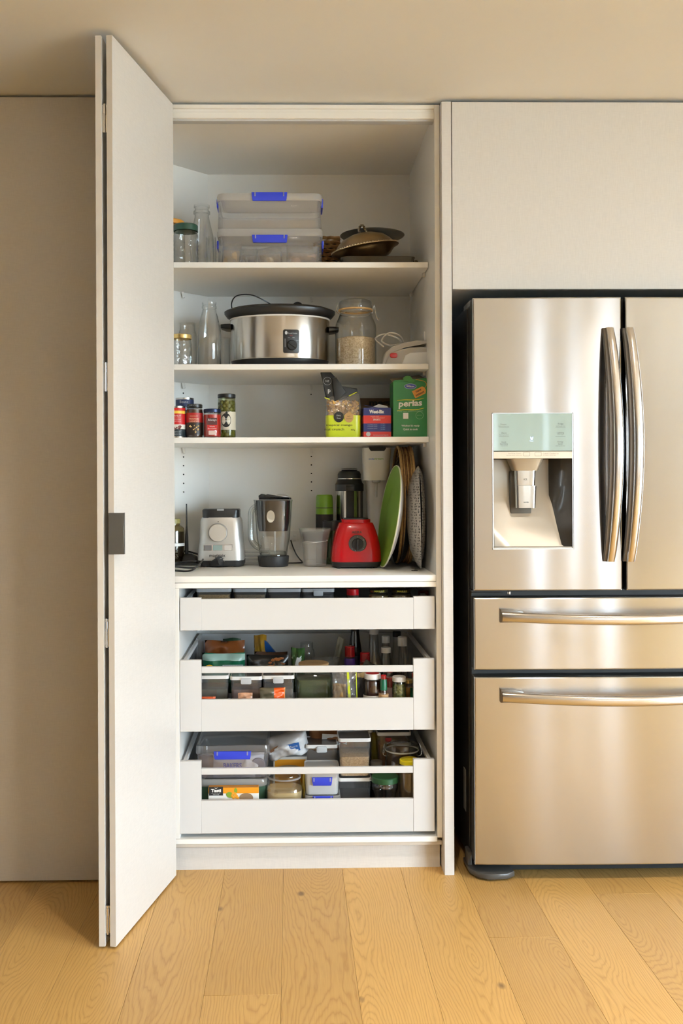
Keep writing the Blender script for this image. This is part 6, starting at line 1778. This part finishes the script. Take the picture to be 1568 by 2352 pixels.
# ---- middle drawer, back rows
def packet(name, label, px0, px1, py0, py1, Y, T, m, zb=None, rot=None, seed=1, cat='packet', wr=0.11, **k):
    """a sealed packet facing the camera between two picture columns and rows"""
    X0, X1 = xat(px0, Y, py0), xat(px1, Y, py0)
    z1, z0 = zat(py0, Y, (px0 + px1) / 2), zat(py1, Y, (px0 + px1) / 2)
    t = thing(name, label, cat, ((X0 + X1) / 2, Y, z0), rot=rot)
    obj('pouch', pillow(X1 - X0, z1 - z0, T, seed=seed, wr=wr, **k), m, t, ang=1.2)
    return t, X1 - X0, z1 - z0
zF = F2
packet('food_packet', 'pale grey plastic packet at the back left of the middle drawer', 449, 467, 1467, 1585, 0.44, 0.03, foil('grey_film', (0.42, 0.43, 0.46), 0.4))
t, W, H = packet('food_packet', 'rust brown glossy packet at the back of the middle drawer', 470, 562, 1471, 1572, 0.40, 0.05, foil('rust_foil', (0.20, 0.055, 0.012), 0.2), seed=4)
packet('food_packet', 'dark green packet edge behind the rust brown packet', 512, 553, 1466, 1560, 0.47, 0.02, foil('dark_green_foil', (0.015, 0.05, 0.025), 0.3), seed=8)
t, W, H = packet('food_packet', 'green and mint packet in front of the rust brown one', 464, 563, 1500, 1592, 0.315, 0.04, bands('green_mint_print', [(0, (0.01, 0.13, 0.06)), (0.82, (0.36, 0.52, 0.44)), (0.975, (0.02, 0.17, 0.09))], rough=0.25, bump=0.5), seed=6)
patch('logo', 0, 0, mat('yellow_logo', (0.75, 0.45, 0.03), 0.4, var=0.1), t, (-W * 0.32, -0.021, H * 0.70), poly=ellipse(0.022, 0.011))
patch('print_panel', 0.07, 0.007, mat('pale_panel', (0.40, 0.46, 0.44), 0.5, var=0.1), t, (W * 0.22, -0.021, H * 0.71)); text('lettering', 'PRODUCT OF INDIA', 0.06, M_INK, t, (W * 0.22, -0.0217, H * 0.71), 0.004)
t, W, H = packet('chip_bag', 'gold and blue crisp bag folded at the back of the middle drawer', 583, 612, 1458, 1560, 0.47, 0.04, foil('gold_foil', (0.42, 0.22, 0.02), 0.25, var=0.5), seed=3, cat='bag')
obj('blue_side', prism(NB(), [(0.014, H * 0.90), (0.028, H * 0.82), (0.075, H * 0.45), (0.075, H * 0.30), (0.012, H * 0.34)], -0.012, 0.012, 'Y', 0.004), foil('blue_foil', (0.015, 0.09, 0.34), 0.25), t)
packet('food_packet', 'crumpled brown packet in the middle of the middle drawer', 585, 660, 1497, 1575, 0.42, 0.04, foil('brown_film', (0.12, 0.06, 0.035), 0.25, var=0.5), seed=12)
t, W, H = packet('food_packet', 'black packet with orange print behind the front rail', 566, 662, 1504, 1590, 0.32, 0.03, foil('black_print_foil', (0.014, 0.012, 0.010), 0.25), seed=15)
R_ = random.Random(3)
bl = NB()
for k in range(16):
    bmesh.ops.create_icosphere(bl, subdivisions=1, radius=0.006, matrix=Matrix.Translation((R_.uniform(-0.005, 0.055), -0.0145, H * R_.uniform(0.66, 0.93))) @ Matrix.Diagonal((R_.uniform(0.8, 2), 0.15, R_.uniform(0.4, 1), 1)))
obj('food_picture', bl, mat('orange_print', (0.34, 0.10, 0.02), 0.4, var=0.5, vscale=60), t)
packet('salad_bag', 'leafy green bag behind the front rail of the middle drawer', 668, 700, 1488, 1590, 0.36, 0.04, foil('leaf_film', (0.05, 0.11, 0.03), 0.2, var=0.7, vscale=40), seed=18, cat='bag')
patch('price_tag', 0.017, 0.028, M_WINK, thing('paper_tag', 'white paper tag on the leafy green bag', 'tag', (xat(683, 0.325), 0.325, zat(1520, 0.325))), (0, 0, 0), rot=(PI / 2, 0.25, 0))
clutter_jar('glass_jar', 'empty open glass jar at the back centre of the middle drawer', 'jar', 704, 18, 1474, 0.50, zF, None, 14, neck=0.8)
obj_t = thing('plastic_wrap', 'crumpled clear film behind the square green jar', 'packaging', (xat(745, 0.36), 0.36, zat(1560, 0.36)))
obj('film', pillow(0.10, zat(1509, 0.36) - zat(1560, 0.36), 0.05, 14, 14, 31, 0.16), M_WRAP, obj_t)
t, W, H = packet('food_packet', 'thin pale upright sachet behind the red-capped bottles', 752, 768, 1462, 1570, 0.46, 0.012, foil('pale_sachet', (0.45, 0.45, 0.36), 0.35), seed=22, rot=(0, 0.22, 0))
# bottles
M_DG = glass('dark_bottle_glass', (0.10, 0.06, 0.07), (0.02, 0.01, 0.015))
bottle('sauce_bottle', 'dark purple glass bottle at the back of the middle drawer', 815, 15, 1441, 0.48, zF, M_BLACK, 8, 0.62, 1.05, gm=M_DG, content=mat('soy_dark', (0.012, 0.006, 0.008), 0.2, var=0.1), fillh=0.72, sh=0.66, band=(0.30, 0.60, mat('dark_blue_label', (0.02, 0.02, 0.06), 0.5, var=0.05)))
M_PURP = mat('purple_label', (0.10, 0.04, 0.26), 0.4, var=0.1)
bottle('spice_shaker', 'red-capped shaker with purple label in the middle drawer', 803, 12.5, 1484, 0.33, zF, M_RED, 24, 0.92, 1.0, content=M_PURP, fillh=0.80, sh=0.72, band=(0.2, 0.80, M_PURP))
bottle('spice_shaker', 'red-capped shaker with red and yellow label in the middle drawer', 838, 12.5, 1498, 0.29, zF, M_RED, 22, 0.92, 1.0, content=mat('chilli_red', (0.40, 0.05, 0.02), 0.6, var=0.2), fillh=0.80, sh=0.72, band=(0.55, 0.74, mat('red_yellow_label', (0.62, 0.25, 0.03), 0.4, var=0.5, vscale=80)))
t, W, H = packet('food_packet', 'black sachet leaning against the red-capped shakers', 806, 838, 1514, 1580, 0.265, 0.012, foil('black_sachet', (0.012, 0.012, 0.012), 0.3), seed=25, rot=(0, 0.5, 0))
bottle('cordial_bottle', 'large clear bottle with white cap at the back right of the middle drawer', 858, 22, 1441, 0.44, zF, M_WCAP, 15, 0.46, 1.08, content=mat('dark_oil', (0.04, 0.03, 0.012), 0.15, var=0.1), fillh=0.40, sh=0.45)
bottle('oil_bottle', 'clear bottle with tall white cap in the middle drawer', 885.5, 13, 1460, 0.38, zF, M_WCAP, 16, 0.62, 1.15, content=mat('clear_vinegar', (0.20, 0.17, 0.12), 0.15, var=0.1), fillh=0.35, sh=0.5)
bottle('sauce_bottle', 'clear bottle with low white cap nearest the rail in the middle drawer', 886, 13.5, 1486.5, 0.27, zF, M_WCAP, 12, 0.74, 1.12, content=mat('red_vinegar', (0.16, 0.02, 0.012), 0.15, var=0.1), fillh=0.48, sh=0.55)
bottle('sauce_bottle', 'black-capped clear bottle at the back right corner of the middle drawer', 911, 13, 1450, 0.45, zF, M_BLACK, 12, 0.65, 1.15, content=mat('brown_sauce', (0.06, 0.03, 0.015), 0.3, var=0.1), fillh=0.45, sh=0.55)
bottle('syrup_bottle', 'clear bottle with white flip cap near the right post of the middle drawer', 923.5, 14, 1462, 0.31, zF, M_WCAP, 21, 0.56, 1.35, content=mat('syrup_pink', (0.24, 0.10, 0.08), 0.2, var=0.1), fillh=0.42, sh=0.42)
clutter_jar('square_bottle', 'plain square clear bottle by the right post of the middle drawer', 'bottle', 936, 10, 1499, 0.26, zF, None, 8, neck=0.95, sq=0.6, content=mat('pale_pink_fill', (0.30, 0.20, 0.17), 0.3, var=0.1), fillh=0.5)
# ---- middle drawer, front row through the gap
for a, b_, l, la, lab, c in ((450, 525, 1560, False, 'left', mat('herb_mix', (0.10, 0.09, 0.05), 0.8, var=0.5, vscale=60)), (528, 602, 1562, True, 'middle', mat('spice_mix', (0.20, 0.12, 0.09), 0.8, var=0.5, vscale=60)), (602, 676, 1560, True, 'right', mat('seed_mix', (0.17, 0.14, 0.10), 0.8, var=0.5, vscale=60))):
    tt = tub('storage_tub', '%s clear tub of the three behind the middle drawer gap' % lab, 'tub', a, b_, 1548, 0.125, 0.115, F2, l, la, content=c, fillh=0.75, lidm=M_WHITEP, group='tubs in the middle drawer')
    text('lettering', {'left': 'MIXED', 'middle': 'CURRY', 'right': 'NUTS'}[lab], 0.045, M_INK, tt, (0, 0.045, zat(l, 0.125) - F2 + 0.0085), rot=(0, 0, 0))
t, W, H = packet('food_packet', 'clear packet with bright orange end lying before the tubs', 596, 655, 1579, 1612, 0.085, 0.025, bands('orange_end_print', [(0, (0.12, 0.10, 0.06)), (0.56, (0.75, 0.10, 0.01)), (0.96, (0.7, 0.3, 0.1))], axis=0, rough=0.25, bump=0.4), seed=33, zb=F2)
packet('food_packet', 'small picture sachet standing before the middle tub', 546, 580, 1591, 1614, 0.075, 0.01, foil('picture_sachet', (0.50, 0.25, 0.14), 0.3, var=0.6, vscale=70), seed=35)
packet('food_packet', 'flat orange-red sachet at the left of the drawer gap', 452, 495, 1600, 1618, 0.085, 0.012, foil('orange_red_sachet', (0.70, 0.10, 0.015), 0.3), seed=36)
# square green jar with cork lid
Y = 0.150
s = m_px(Y)
M_GG = glass('green_jar_glass', (0.78, 0.90, 0.80), (0.30, 0.45, 0.32), haze=0.05, wob=0.15)
zt_ = zat(1526, Y + 0.02)
t = thing('herb_jar', 'square green glass jar with wooden lid in the middle drawer', 'jar', (xat(719, Y), Y + 0.055, F2))
h = zt_ - F2
W = 86 * s
hs = zat(1556, Y) - F2
obj('glass_body', loft(NB(), [rr_sec(W * 0.94, 0.105, 0.018, 0.002, 5), rr_sec(W, 0.112, 0.020, 0.012, 5), rr_sec(W, 0.112, 0.020, hs, 5), rr_sec(W * 0.90, 0.10, 0.03, hs + 0.010, 5), rr_sec(W * 0.76, 0.085, 0.03, hs + 0.016, 5), rr_sec(W * 0.76, 0.085, 0.03, h - 0.012, 5)], True, False), M_GG, t, ang=0.9)
obj('contents', loft(NB(), [rr_sec(W * 0.9, 0.10, 0.018, 0.006, 5), rr_sec(W * 0.92, 0.103, 0.018, hs * 0.92, 5)]), mat('dried_herbs', (0.07, 0.075, 0.02), 0.9, var=0.4, vscale=90, bump=0.5, bscale=150), t)
obj('seal', lathe(NB(), solid(W * 0.40, h - 0.014, h - 0.009, 0.001), 40), mat('seal_ring', (0.52, 0.48, 0.30), 0.5, var=0.1), t)
obj('lid', lathe(NB(), solid(W * 0.41, h - 0.009, h, 0.002), 40), mat('bamboo_lid', (0.52, 0.32, 0.15), 0.6, var=0.15, vscale=12, stretch=(1, 12, 1)), t)
text('lettering', 'OREGANO', 0.05, M_INK, t, (0.005, -0.012, h + 0.0004), rot=(0, 0, 0))
# zip bag
Y = 0.115
t, W, H = packet('zip_bag', 'clear zip bag with lime stripe in the middle drawer gap', 760, 822, 1536, 1625, Y, 0.045, M_WRAP, seed=40, cat='bag', wr=0.10)
obj('contents', pillow(W * 0.5, H * 0.6, 0.03, seed=41), mat('dried_fruit', (0.34, 0.20, 0.07), 0.7, var=0.5, vscale=50), t, (-W * 0.2, 0, 0.002))
obj('zip_stripe', prism(NB(), [(W * 0.06, H), (W * 0.14, H), (W * 0.24, 0), (W * 0.14, 0)], -0.0245, -0.0235, 'Y'), M_LIME, t)
obj('zip_edge', prism(NB(), [(W * 0.40, H), (W * 0.43, H), (W * 0.47, 0), (W * 0.44, 0)], -0.0145, -0.0135, 'Y'), M_LIME, t)
packet('food_packet', 'dark grey upright packet beside the jam jar', 816, 840, 1545, 1625, 0.150, 0.02, bands('grey_pack_print', [(0, (0.035, 0.033, 0.035)), (0.86, (0.42, 0.32, 0.16))], bump=0.3), seed=43)
# jam jar
Y = 0.115
(t, r, h) = clutter_jar('jam_jar', 'dark jam jar with red-topped white lid in the middle drawer gap', 'jar', 855, 20.5, 1546, Y, F2, M_WCAP, 12, content=mat('dark_jam', (0.03, 0.008, 0.006), 0.2, var=0.1), fillh=0.86, neck=0.88)
obj('lid_disc', lathe(NB(), [(0, h + 0.0003), (r * 0.78, h + 0.0003), (r * 0.78, h + 0.0008), (0, h + 0.0008)], 32), mat('red_lid_disc', (0.50, 0.02, 0.02), 0.3, var=0.1), t)
wrap('label_band', r + 0.0006, h * 0.05, h * 0.55, mat('jam_label', (0.62, 0.58, 0.54), 0.5, var=0.15, vscale=60), t)
obj('cherry_picture', lathe(NB(), [(0, -0.006), (0.006, 0), (0, 0.006)], 12, sy=0.3), mat('cherry_print', (0.30, 0.01, 0.012), 0.4, var=0.1), t, (-0.003, -r - 0.0006, h * 0.30))
# pepper sauce
Y = 0.085
bottle('pepper_sauce', 'small pepper sauce bottle with red cap and green neck', 880.5, 12.5, 1550, Y, F2, M_RED, 11, 0.5, 1.0, content=mat('tan_sauce', (0.55, 0.33, 0.16), 0.3, var=0.1), fillh=0.60, sh=0.36, gm=M_CLEAR)
t = [o for o in COL.objects if o.get('label', '').startswith('small pepper sauce')][0]
hh = zat(1550, Y) - F2
rr = 12.5 * m_px(Y)
obj('neck_foil', lathe(NB(), [(rr * 0.52, hh - 11 * m_px(Y)), (rr * 0.62, hh - 14 * m_px(Y)), (rr * 0.64, hh - 36 * m_px(Y)), (rr * 0.6, hh - 36 * m_px(Y))], 24), mat('green_foil', (0.012, 0.13, 0.06), 0.3, var=0.1), t)
bottle('sauce_bottle', 'pink-labelled bottle behind the pepper sauce', 895, 11, 1535, 0.16, F2, M_RED, 8, 0.6, 1.05, content=mat('rose_vinegar', (0.30, 0.05, 0.04), 0.2, var=0.1), fillh=0.82, sh=0.7, band=(0.15, 0.62, mat('pink_label', (0.52, 0.36, 0.32), 0.5, var=0.08)))
(t, r, h) = clutter_jar('caper_jar', 'small white-lidded jar of capers in the middle drawer gap', 'jar', 916, 16, 1553, 0.095, F2, M_WCAP, 11, content=speckle('capers', (0.06, 0.07, 0.015), (0.22, 0.22, 0.06), 180), fillh=0.84, neck=0.94)
wrap('label_band', r + 0.0006, h * 0.10, h * 0.42, mat('bottle_green_label', (0.012, 0.07, 0.035), 0.5, var=0.1), t); text('lettering', 'CAPERS', r * 1.0, M_WINK, t, (0, 0, h * 0.28), cyl=r + 0.0014)
clutter_jar('relish_jar', 'amber relish jar behind the capers', 'jar', 937, 12, 1560, 0.15, F2, M_GOLD, 8, content=mat('amber_relish', (0.45, 0.22, 0.05), 0.4, var=0.3, vscale=50), fillh=0.8)
bottle('pepper_sauce', 'red-capped bottle half hidden by the right post of the middle drawer', 951, 9, 1546, 0.11, F2, M_RED, 10, 0.6, 1.0, content=mat('hot_red', (0.40, 0.03, 0.01), 0.3, var=0.1), fillh=0.4, sh=0.5, band=(0.5, 0.7, MATS['green_foil']))
# ------------------------------------------------------------------ bottom drawer
# green box at the bottom left with the big clip box on top
Y = 0.105
s = m_px(Y)
W = (610 - 452) * s
Xc = xat(531, Y)
zl = zat(1789, Y)
M_GBOX = glass('green_tint_box', (0.30, 0.55, 0.40), (0.2, 0.4, 0.3), 0.1, 1.0, haze=0.55, hazecol=(0.20, 0.42, 0.28))
clip_box('storage_box', 'green-tinted box with clear lid at the bottom left of the lowest drawer', 'storage box', Xc, Y, F3, W, 0.22, zl - F3, 0.020, 0.06, 0.02, zl - F3 - 0.03, mb=M_GBOX, ml=M_FROST, mc=M_FROST, sides=False)
Y2 = 0.110
s = m_px(Y2)
zt_ = zat(1712, Y2)
W2 = (616 - 446) * s
M_PURPLE_PL = glass('lilac_clear_plastic', (0.955, 0.95, 0.975), (0.84, 0.83, 0.93), 0.08, 1.3, haze=0.18, hazecol=(0.86, 0.85, 0.93))
clip_box('storage_box', 'large blue-clipped clear box at the left of the lowest drawer', 'storage box', xat(531, Y2), Y2, zl + 0.0005, W2, 0.25, zt_ - zl, 0.026, 86 * s, 0.026, zat(1733, Y2) - zl, mb=M_PURPLE_PL, ml=M_PLAST, sides=False, r=0.018)
t = thing('food_bag', 'printed white bag inside the large clip box of the lowest drawer', 'bag', (xat(545, 0.19), 0.19, zl + 0.004))
obj('pouch', pillow(0.17, 0.060, 0.06, seed=51), mat('white_bag_film', (0.62, 0.60, 0.60), 0.4, var=0.1, bump=0.5, bscale=40), t)
text('lettering', 'BAKERS', 0.06, mat('blue_print', (0.03, 0.07, 0.42), 0.5, var=0.2), t, (-0.018, -0.033, 0.026), 0.018, bold=0.04)
t = thing('white_sachet', 'rounded white sachet inside the large clip box', 'packet', (xat(562, 0.165), 0.165, zl + 0.004))
obj('pouch', pillow(0.055, 0.045, 0.025, seed=52), M_WHITEP, t, rot=(0, 0.5, 0))
t = thing('round_tin', 'dark round lid inside the large clip box at the right', 'tin', (xat(590, 0.17), 0.17, zl + 0.004))
obj('tin_disc', lathe(NB(), solid(0.024, 0, 0.01), 28), mat('dusty_blue_tin', (0.16, 0.16, 0.22), 0.4, var=0.1), t, (0, 0, 0.024), (PI / 2, 0, 0))
t = thing('folded_bag', 'brown flat bag lying at the bottom of the large clip box', 'bag', (xat(520, 0.22), 0.22, zl + 0.003))
obj('pouch', pillow(0.19, 0.05, 0.05, seed=53), mat('tan_film', (0.40, 0.28, 0.20), 0.5, var=0.2, bump=0.4, bscale=40), t)
# fruit bar carton
Y = 0.072
s = m_px(Y)
t = thing('snack_carton', 'orange and white snack carton at the front left of the lowest drawer', 'box', (xat(533, Y), Y, F3))
W = 115 * s
H = zat(1807.5, Y) - F3
bx('carton_body', -W / 2, W / 2, 0, 0.028, 0, H, bands('tasti_print', [(0, (0.78, 0.76, 0.72)), (0.845, (0.80, 0.30, 0.01))]), t, 0.0008, 1)
def q(px, py): return ((px - 533) * s, zat(py, Y, px) - F3)
patch('logo_panel', 32 * s, 20 * s, M_BLACKM, t, (q(493, 0)[0], -0.0006, q(0, 1822)[1]))
text('lettering', 'Tasti', 23 * s, M_WINK, t, (q(493, 0)[0], -0.0014, q(0, 1820.5)[1]), 0.011, bold=0.05); text('lettering', 'Family favourites', 20 * s, M_WINK, t, (q(493, 0)[0], -0.0014, q(0, 1827)[1]), 0.0025); text('lettering', 'made in NZ', 14 * s, M_WINK, t, (q(493, 0)[0], -0.0014, q(0, 1829.5)[1]), 0.0022)
patch('sprout_mark', 0, 0, M_WINK, t, (q(493, 0)[0], -0.0014, q(0, 1815)[1]), poly=[(-0.006, 0.002), (0.0, -0.002), (0.007, 0.003), (0.002, 0.001), (0, 0.0), (-0.002, 0.001)])
M_LEAFP = mat('leaf_print', (0.20, 0.33, 0.03), 0.5, var=0.2)
for (px, py, w_, h_, rz) in ((525, 1831, 18, 13, 0.3), (538, 1821, 7, 12, 0.0)):
    patch('leaf_picture', 0, 0, M_LEAFP, t, (q(px, 0)[0], -0.0008, q(0, py)[1]), rot=(PI / 2, rz, 0), poly=ellipse(w_ * s, h_ * s))
fr_ = NB()
R_ = random.Random(9)
for k in range(10):
    bmesh.ops.create_icosphere(fr_, subdivisions=1, radius=0.005, matrix=Matrix.Translation((R_.uniform(-0.010, 0.010), -0.001, R_.uniform(-0.009, 0.007))) @ Matrix.Diagonal((1, 0.15, 1, 1)))
obj('fruit_picture', fr_, mat('apricot_print', (0.80, 0.32, 0.02), 0.5, var=0.3, vscale=80), t, (q(537, 0)[0], 0, q(0, 1832)[1]))
patch('bowl_picture', 0, 0, mat('bowl_print', (0.28, 0.18, 0.10), 0.5, var=0.3), t, (q(562, 0)[0], -0.0008, q(0, 1838)[1]), poly=ellipse(32 * s, 22 * s))
# squat jar with beige powder
Y = 0.125
(t, r, h) = clutter_jar('glass_jar', 'squat clip-top glass jar of beige powder in the lowest drawer', 'jar', 653, 42, 1782, Y, F3, None, 14, content=mat('beige_powder', (0.50, 0.36, 0.17), 0.9, var=0.1, vscale=40), fillh=0.72, neck=0.88, sq=0.15)
obj('lid', lathe(NB(), [(r * 0.90, h), (r * 0.92, h + 0.004), (r * 0.90, h + 0.010), (r * 0.80, h + 0.014), (0, h + 0.018)], 36), M_CLEAR, t)
obj('seal', lathe(NB(), [(r * 0.86, h - 0.004), (r * 0.92, h - 0.003), (r * 0.92, h + 0.001), (r * 0.86, h + 0.002)], 36), M_FROST, t)
# tea box behind
Y = 0.225
s = m_px(Y)
t = thing('tea_box', 'white box with orange front behind the squat jar', 'box', (xat(663.5, Y), Y, F3))
W = 78 * s
H = zat(1738, Y) - F3
bx('carton_body', -W / 2, W / 2, 0, 0.07, 0, H, mat('box_white', (0.66, 0.63, 0.58), 0.5, var=0.05), t, 0.0008, 1)
patch('front_print', W * 0.9, H * 0.70, mat('orange_box_print', (0.72, 0.30, 0.01), 0.5, var=0.06), t, (0, -0.0005, H * 0.60))
patch('arch_print', 0, 0, mat('dusk_print', (0.30, 0.24, 0.15), 0.5, var=0.2), t, (-0.004, -0.0011, H * 0.76), poly=ellipse(0.09, 0.03))
# white packet with blue label lying on the tea box
t = thing('food_packet', 'white packet with blue label slumped on the tea box', 'packet', (xat(661, 0.24), 0.235, zat(1737, 0.225) + 0.004), rot=(0.15, -0.22, 0.0))
obj('pouch', pillow(0.145, zat(1690, 0.24) - zat(1737, 0.24), 0.10, seed=61, wr=0.08), mat('white_pouch', (0.58, 0.57, 0.57), 0.35, var=0.1, bump=0.5, bscale=30, coat=0.2), t, ang=1.2)
patch('blue_label', 0.042, 0.028, mat('blue_label_print', (0.015, 0.10, 0.33), 0.4, var=0.05), t, (0.022, -0.0515, 0.042)); text('lettering', 'Macro', 0.03, M_LGREYP, t, (0.022, -0.0525, 0.046)); patch('label_chip', 0.012, 0.004, M_WINK, t, (0.022, -0.0522, 0.036))
patch('brown_splash', 0, 0, mat('brown_print', (0.12, 0.05, 0.02), 0.5, var=0.3), t, (-0.035, -0.044, 0.048), poly=[(-0.02, -0.01), (0.0, -0.004), (0.015, 0.004), (0.03, 0.006), (0.01, 0.010), (-0.01, 0.004), (-0.022, -0.002)])
# brown paper bundle
t = thing('paper_parcel', 'brown paper parcel with white and red label at the back of the lowest drawer', 'packet', (xat(757, 0.33), 0.33, zat(1722, 0.33)), rot=(0.25, 0.05, 0))
obj('parcel', pillow(0.16, 0.080, 0.07, seed=71, wr=0.1), mat('kraft_paper', (0.28, 0.11, 0.035), 0.6, var=0.2, bump=0.5, bscale=30), t, ang=1.2)
patch('label_sheet', 0.085, 0.040, M_WINK, t, (0.008, -0.037, 0.058)); patch('label_red', 0.022, 0.020, mat('label_red_print', (0.50, 0.02, 0.04), 0.5, var=0.05), t, (0.035, -0.038, 0.058)); text('lettering', 'F', 0.006, M_INK, t, (-0.01, -0.038, 0.058))
# clear tubs
tub('storage_tub', 'clear latch tub left of the grain container, upper level of lowest drawer', 'tub', 702, 775, 1712, 0.195, 0.115, F3, 1719, True, content=mat('grey_flour', (0.22, 0.20, 0.20), 0.9, var=0.2), fillh=0.35, lidm=M_WHITEP)
# white tub with blue clip, and the lid below it
Y = 0.085
s = m_px(Y)
zb = zat(1828, Y)
zt_ = zat(1766, Y)
W = (777 - 696) * s
clip_box('storage_box', 'small white-filled clip box behind the lowest drawer rail', 'storage box', xat(736.5, Y), Y, zb + 0.0005, W, 0.10, zt_ - zb, 0.018, 47 * s, 0.026, zat(1795, Y) - zb, mb=M_FROST, ml=M_FROST, sides=False, taper=0.92, r=0.012)
t = thing('sugar_fill', 'white sugar block inside the small clip box', 'sugar', (xat(736.5, Y), Y, zb + 0.003))
obj('sugar', loft(NB(), [rr_sec(W * 0.85, 0.085, 0.012, 0, 4, 0, 0.05), rr_sec(W * 0.88, 0.088, 0.012, (zt_ - zb) * 0.58, 4, 0, 0.05)]), mat('white_sugar', (0.78, 0.76, 0.72), 0.9, var=0.03, bump=0.2, bscale=300), t)
clip_box('storage_box', 'clear clip box underneath the small white-filled one', 'storage box', xat(738, Y), Y - 0.004, F3, 82 * s, 0.11, zb - F3, 0.016, 47 * s, 0.022, zb - F3 - 0.010, sides=False, r=0.012)
t = thing('wafer_packet', 'thin yellow packet between the squat jar and the white clip box', 'packet', (xat(695, 0.15), 0.15, F3))
obj('pouch', pillow(0.012, zat(1776, 0.15) - F3, 0.05, 6, 10, 75), mat('yellow_film', (0.62, 0.45, 0.08), 0.4, var=0.1), t)
# grain container stack
Y = 0.150
wheat = speckle('wheat_grain', (0.42, 0.27, 0.13), (0.66, 0.47, 0.27), 420)
t1 = tub('storage_tub', 'low dark tub underneath the tall grain container', 'tub', 777, 853, 1790, 0.145, 0.12, F3, 1795, False, content=M_DARKC, fillh=0.5, lidm=M_WHITEP)
zb = zat(1795, 0.145) + 0.0115
t2 = tub('storage_tub', 'tall clear container half full of tan grain in the lowest drawer', 'tub', 777, 852, 1700, 0.150, 0.115, F3, 1704, False, mb=glass('bright_clear_plastic', (0.96, 0.96, 0.96), (0.8, 0.8, 0.82), 0.08, 1.3, haze=0.16, hazecol=(0.86, 0.84, 0.80)), content=wheat, fillh=0.56, lidm=M_WHITEP, zbase=zb)
tub('storage_tub', 'white-rimmed tub behind the tall grain container', 'tub', 812, 856, 1680, 0.31, 0.09, F3, 1683, False, content=M_DARKC, fillh=0.5, lidm=M_WHITEP)
packet('food_packet', 'yellow packet between the grain container and the brown tub', 851, 872, 1681, 1790, 0.33, 0.03, foil('mustard_foil', (0.32, 0.26, 0.03), 0.35), seed=81)
tub('storage_tub', 'white-lidded tub of brown sugar at the back right of the lowest drawer', 'tub', 866, 944, 1680, 0.26, 0.13, F3, 1690, False, content=mat('brown_sugar', (0.26, 0.11, 0.04), 0.9, var=0.2), fillh=0.86, lidm=M_WHITEP)
patch('red_sticker', 0.02, 0.012, mat('red_sticker_print', (0.42, 0.02, 0.02), 0.5, var=0.1), [o for o in COL.objects if o.get('label', '').startswith('white-lidded tub of brown sugar')][0], (-0.02, -0.003, zat(1700, 0.26) - F3))
clutter_jar('glass_jar', 'small clear jar in the shadow right of the grain container', 'jar', 864, 15, 1747, 0.24, F3, M_FROST, 10, content=M_DARKC, fillh=0.4)
# clip-top jar
Y = 0.205
s = m_px(Y)
r = 39 * s
t = thing('preserving_jar', 'wide clip-top glass jar at the right of the lowest drawer', 'jar', (xat(920, Y), Y, F3))
hb = zat(1725, Y) - F3
obj('glass_body', lathe(NB(), [(0, 0.004), (r * 0.9, 0.002), (r, 0.012), (r, hb * 0.80), (r * 0.98, hb * 0.88), (r * 0.90, hb * 0.95), (r * 0.92, hb)], 40), M_CLEAR, t)
obj('contents', lathe(NB(), fill_prof(r * 0.93, 0.004, hb * 0.62), 40), mat('brown_rice', (0.20, 0.13, 0.07), 0.9, var=0.3, vscale=90), t)
obj('seal', lathe(NB(), [(r * 0.95, hb), (r * 1.0, hb + 0.001), (r * 1.0, hb + 0.004), (r * 0.95, hb + 0.005)], 40), M_WHITEP, t)
obj('lid', lathe(NB(), [(r * 0.98, hb + 0.004), (r * 0.98, hb + 0.012), (r * 0.90, hb + 0.022), (r * 0.70, hb + 0.025), (r * 0.66, hb + 0.022), (0, hb + 0.022)], 40), M_CLEAR, t)
for sx in (-1, 1):
    obj('wire_clamp', tube(NB(), smooth_path([(sx * r * 0.95, -0.012, hb - 0.016), (sx * r * 1.12, -0.014, hb - 0.010), (sx * r * 1.10, -0.01, hb + 0.014), (sx * r * 1.0, 0.0, hb + 0.020), (sx * r * 1.02, 0.014, hb - 0.012)]), 0.0016, 6), M_CHROME, t)
# yellow lid jar in front
Y = 0.11
(t, r, h) = clutter_jar('honey_jar', 'tall jar with bright yellow lid beside the right post, lowest drawer', 'jar', 940, 25, 1743, Y, F3, mat('bright_yellow_lid', (0.80, 0.66, 0.01), 0.35, var=0.05), 10, content=mat('honey_brown', (0.12, 0.075, 0.03), 0.4, var=0.2), fillh=0.80, neck=0.88)
text('lettering', 'PURE HONEY', r * 0.9, M_INK, t, (0, -r * 0.15, h + 0.0003), rot=(0, 0, 0))
# green-lid squat jar
Y = 0.125
s = m_px(Y)
r = 30 * s
h = zat(1783, Y) - F3
t = thing('glass_jar', 'round squat glass jar with dark green lid in the lowest drawer', 'jar', (xat(881, Y), Y, F3))
obj('glass_body', lathe(NB(), [(0, 0.004), (r * 0.70, 0.002), (r * 0.86, 0.012), (r * 0.92, 0.03), (r * 0.80, h * 0.55), (r * 0.98, h * 0.72), (r, h * 0.80), (r * 0.94, h * 0.9), (r * 0.92, h - 0.002)], 36), M_CLEAR2, t)
obj('lid', lathe(NB(), lid_prof(r * 1.04, h - 0.018, h), 36), mat('forest_green_lid', (0.025, 0.10, 0.035), 0.4, var=0.1), t)
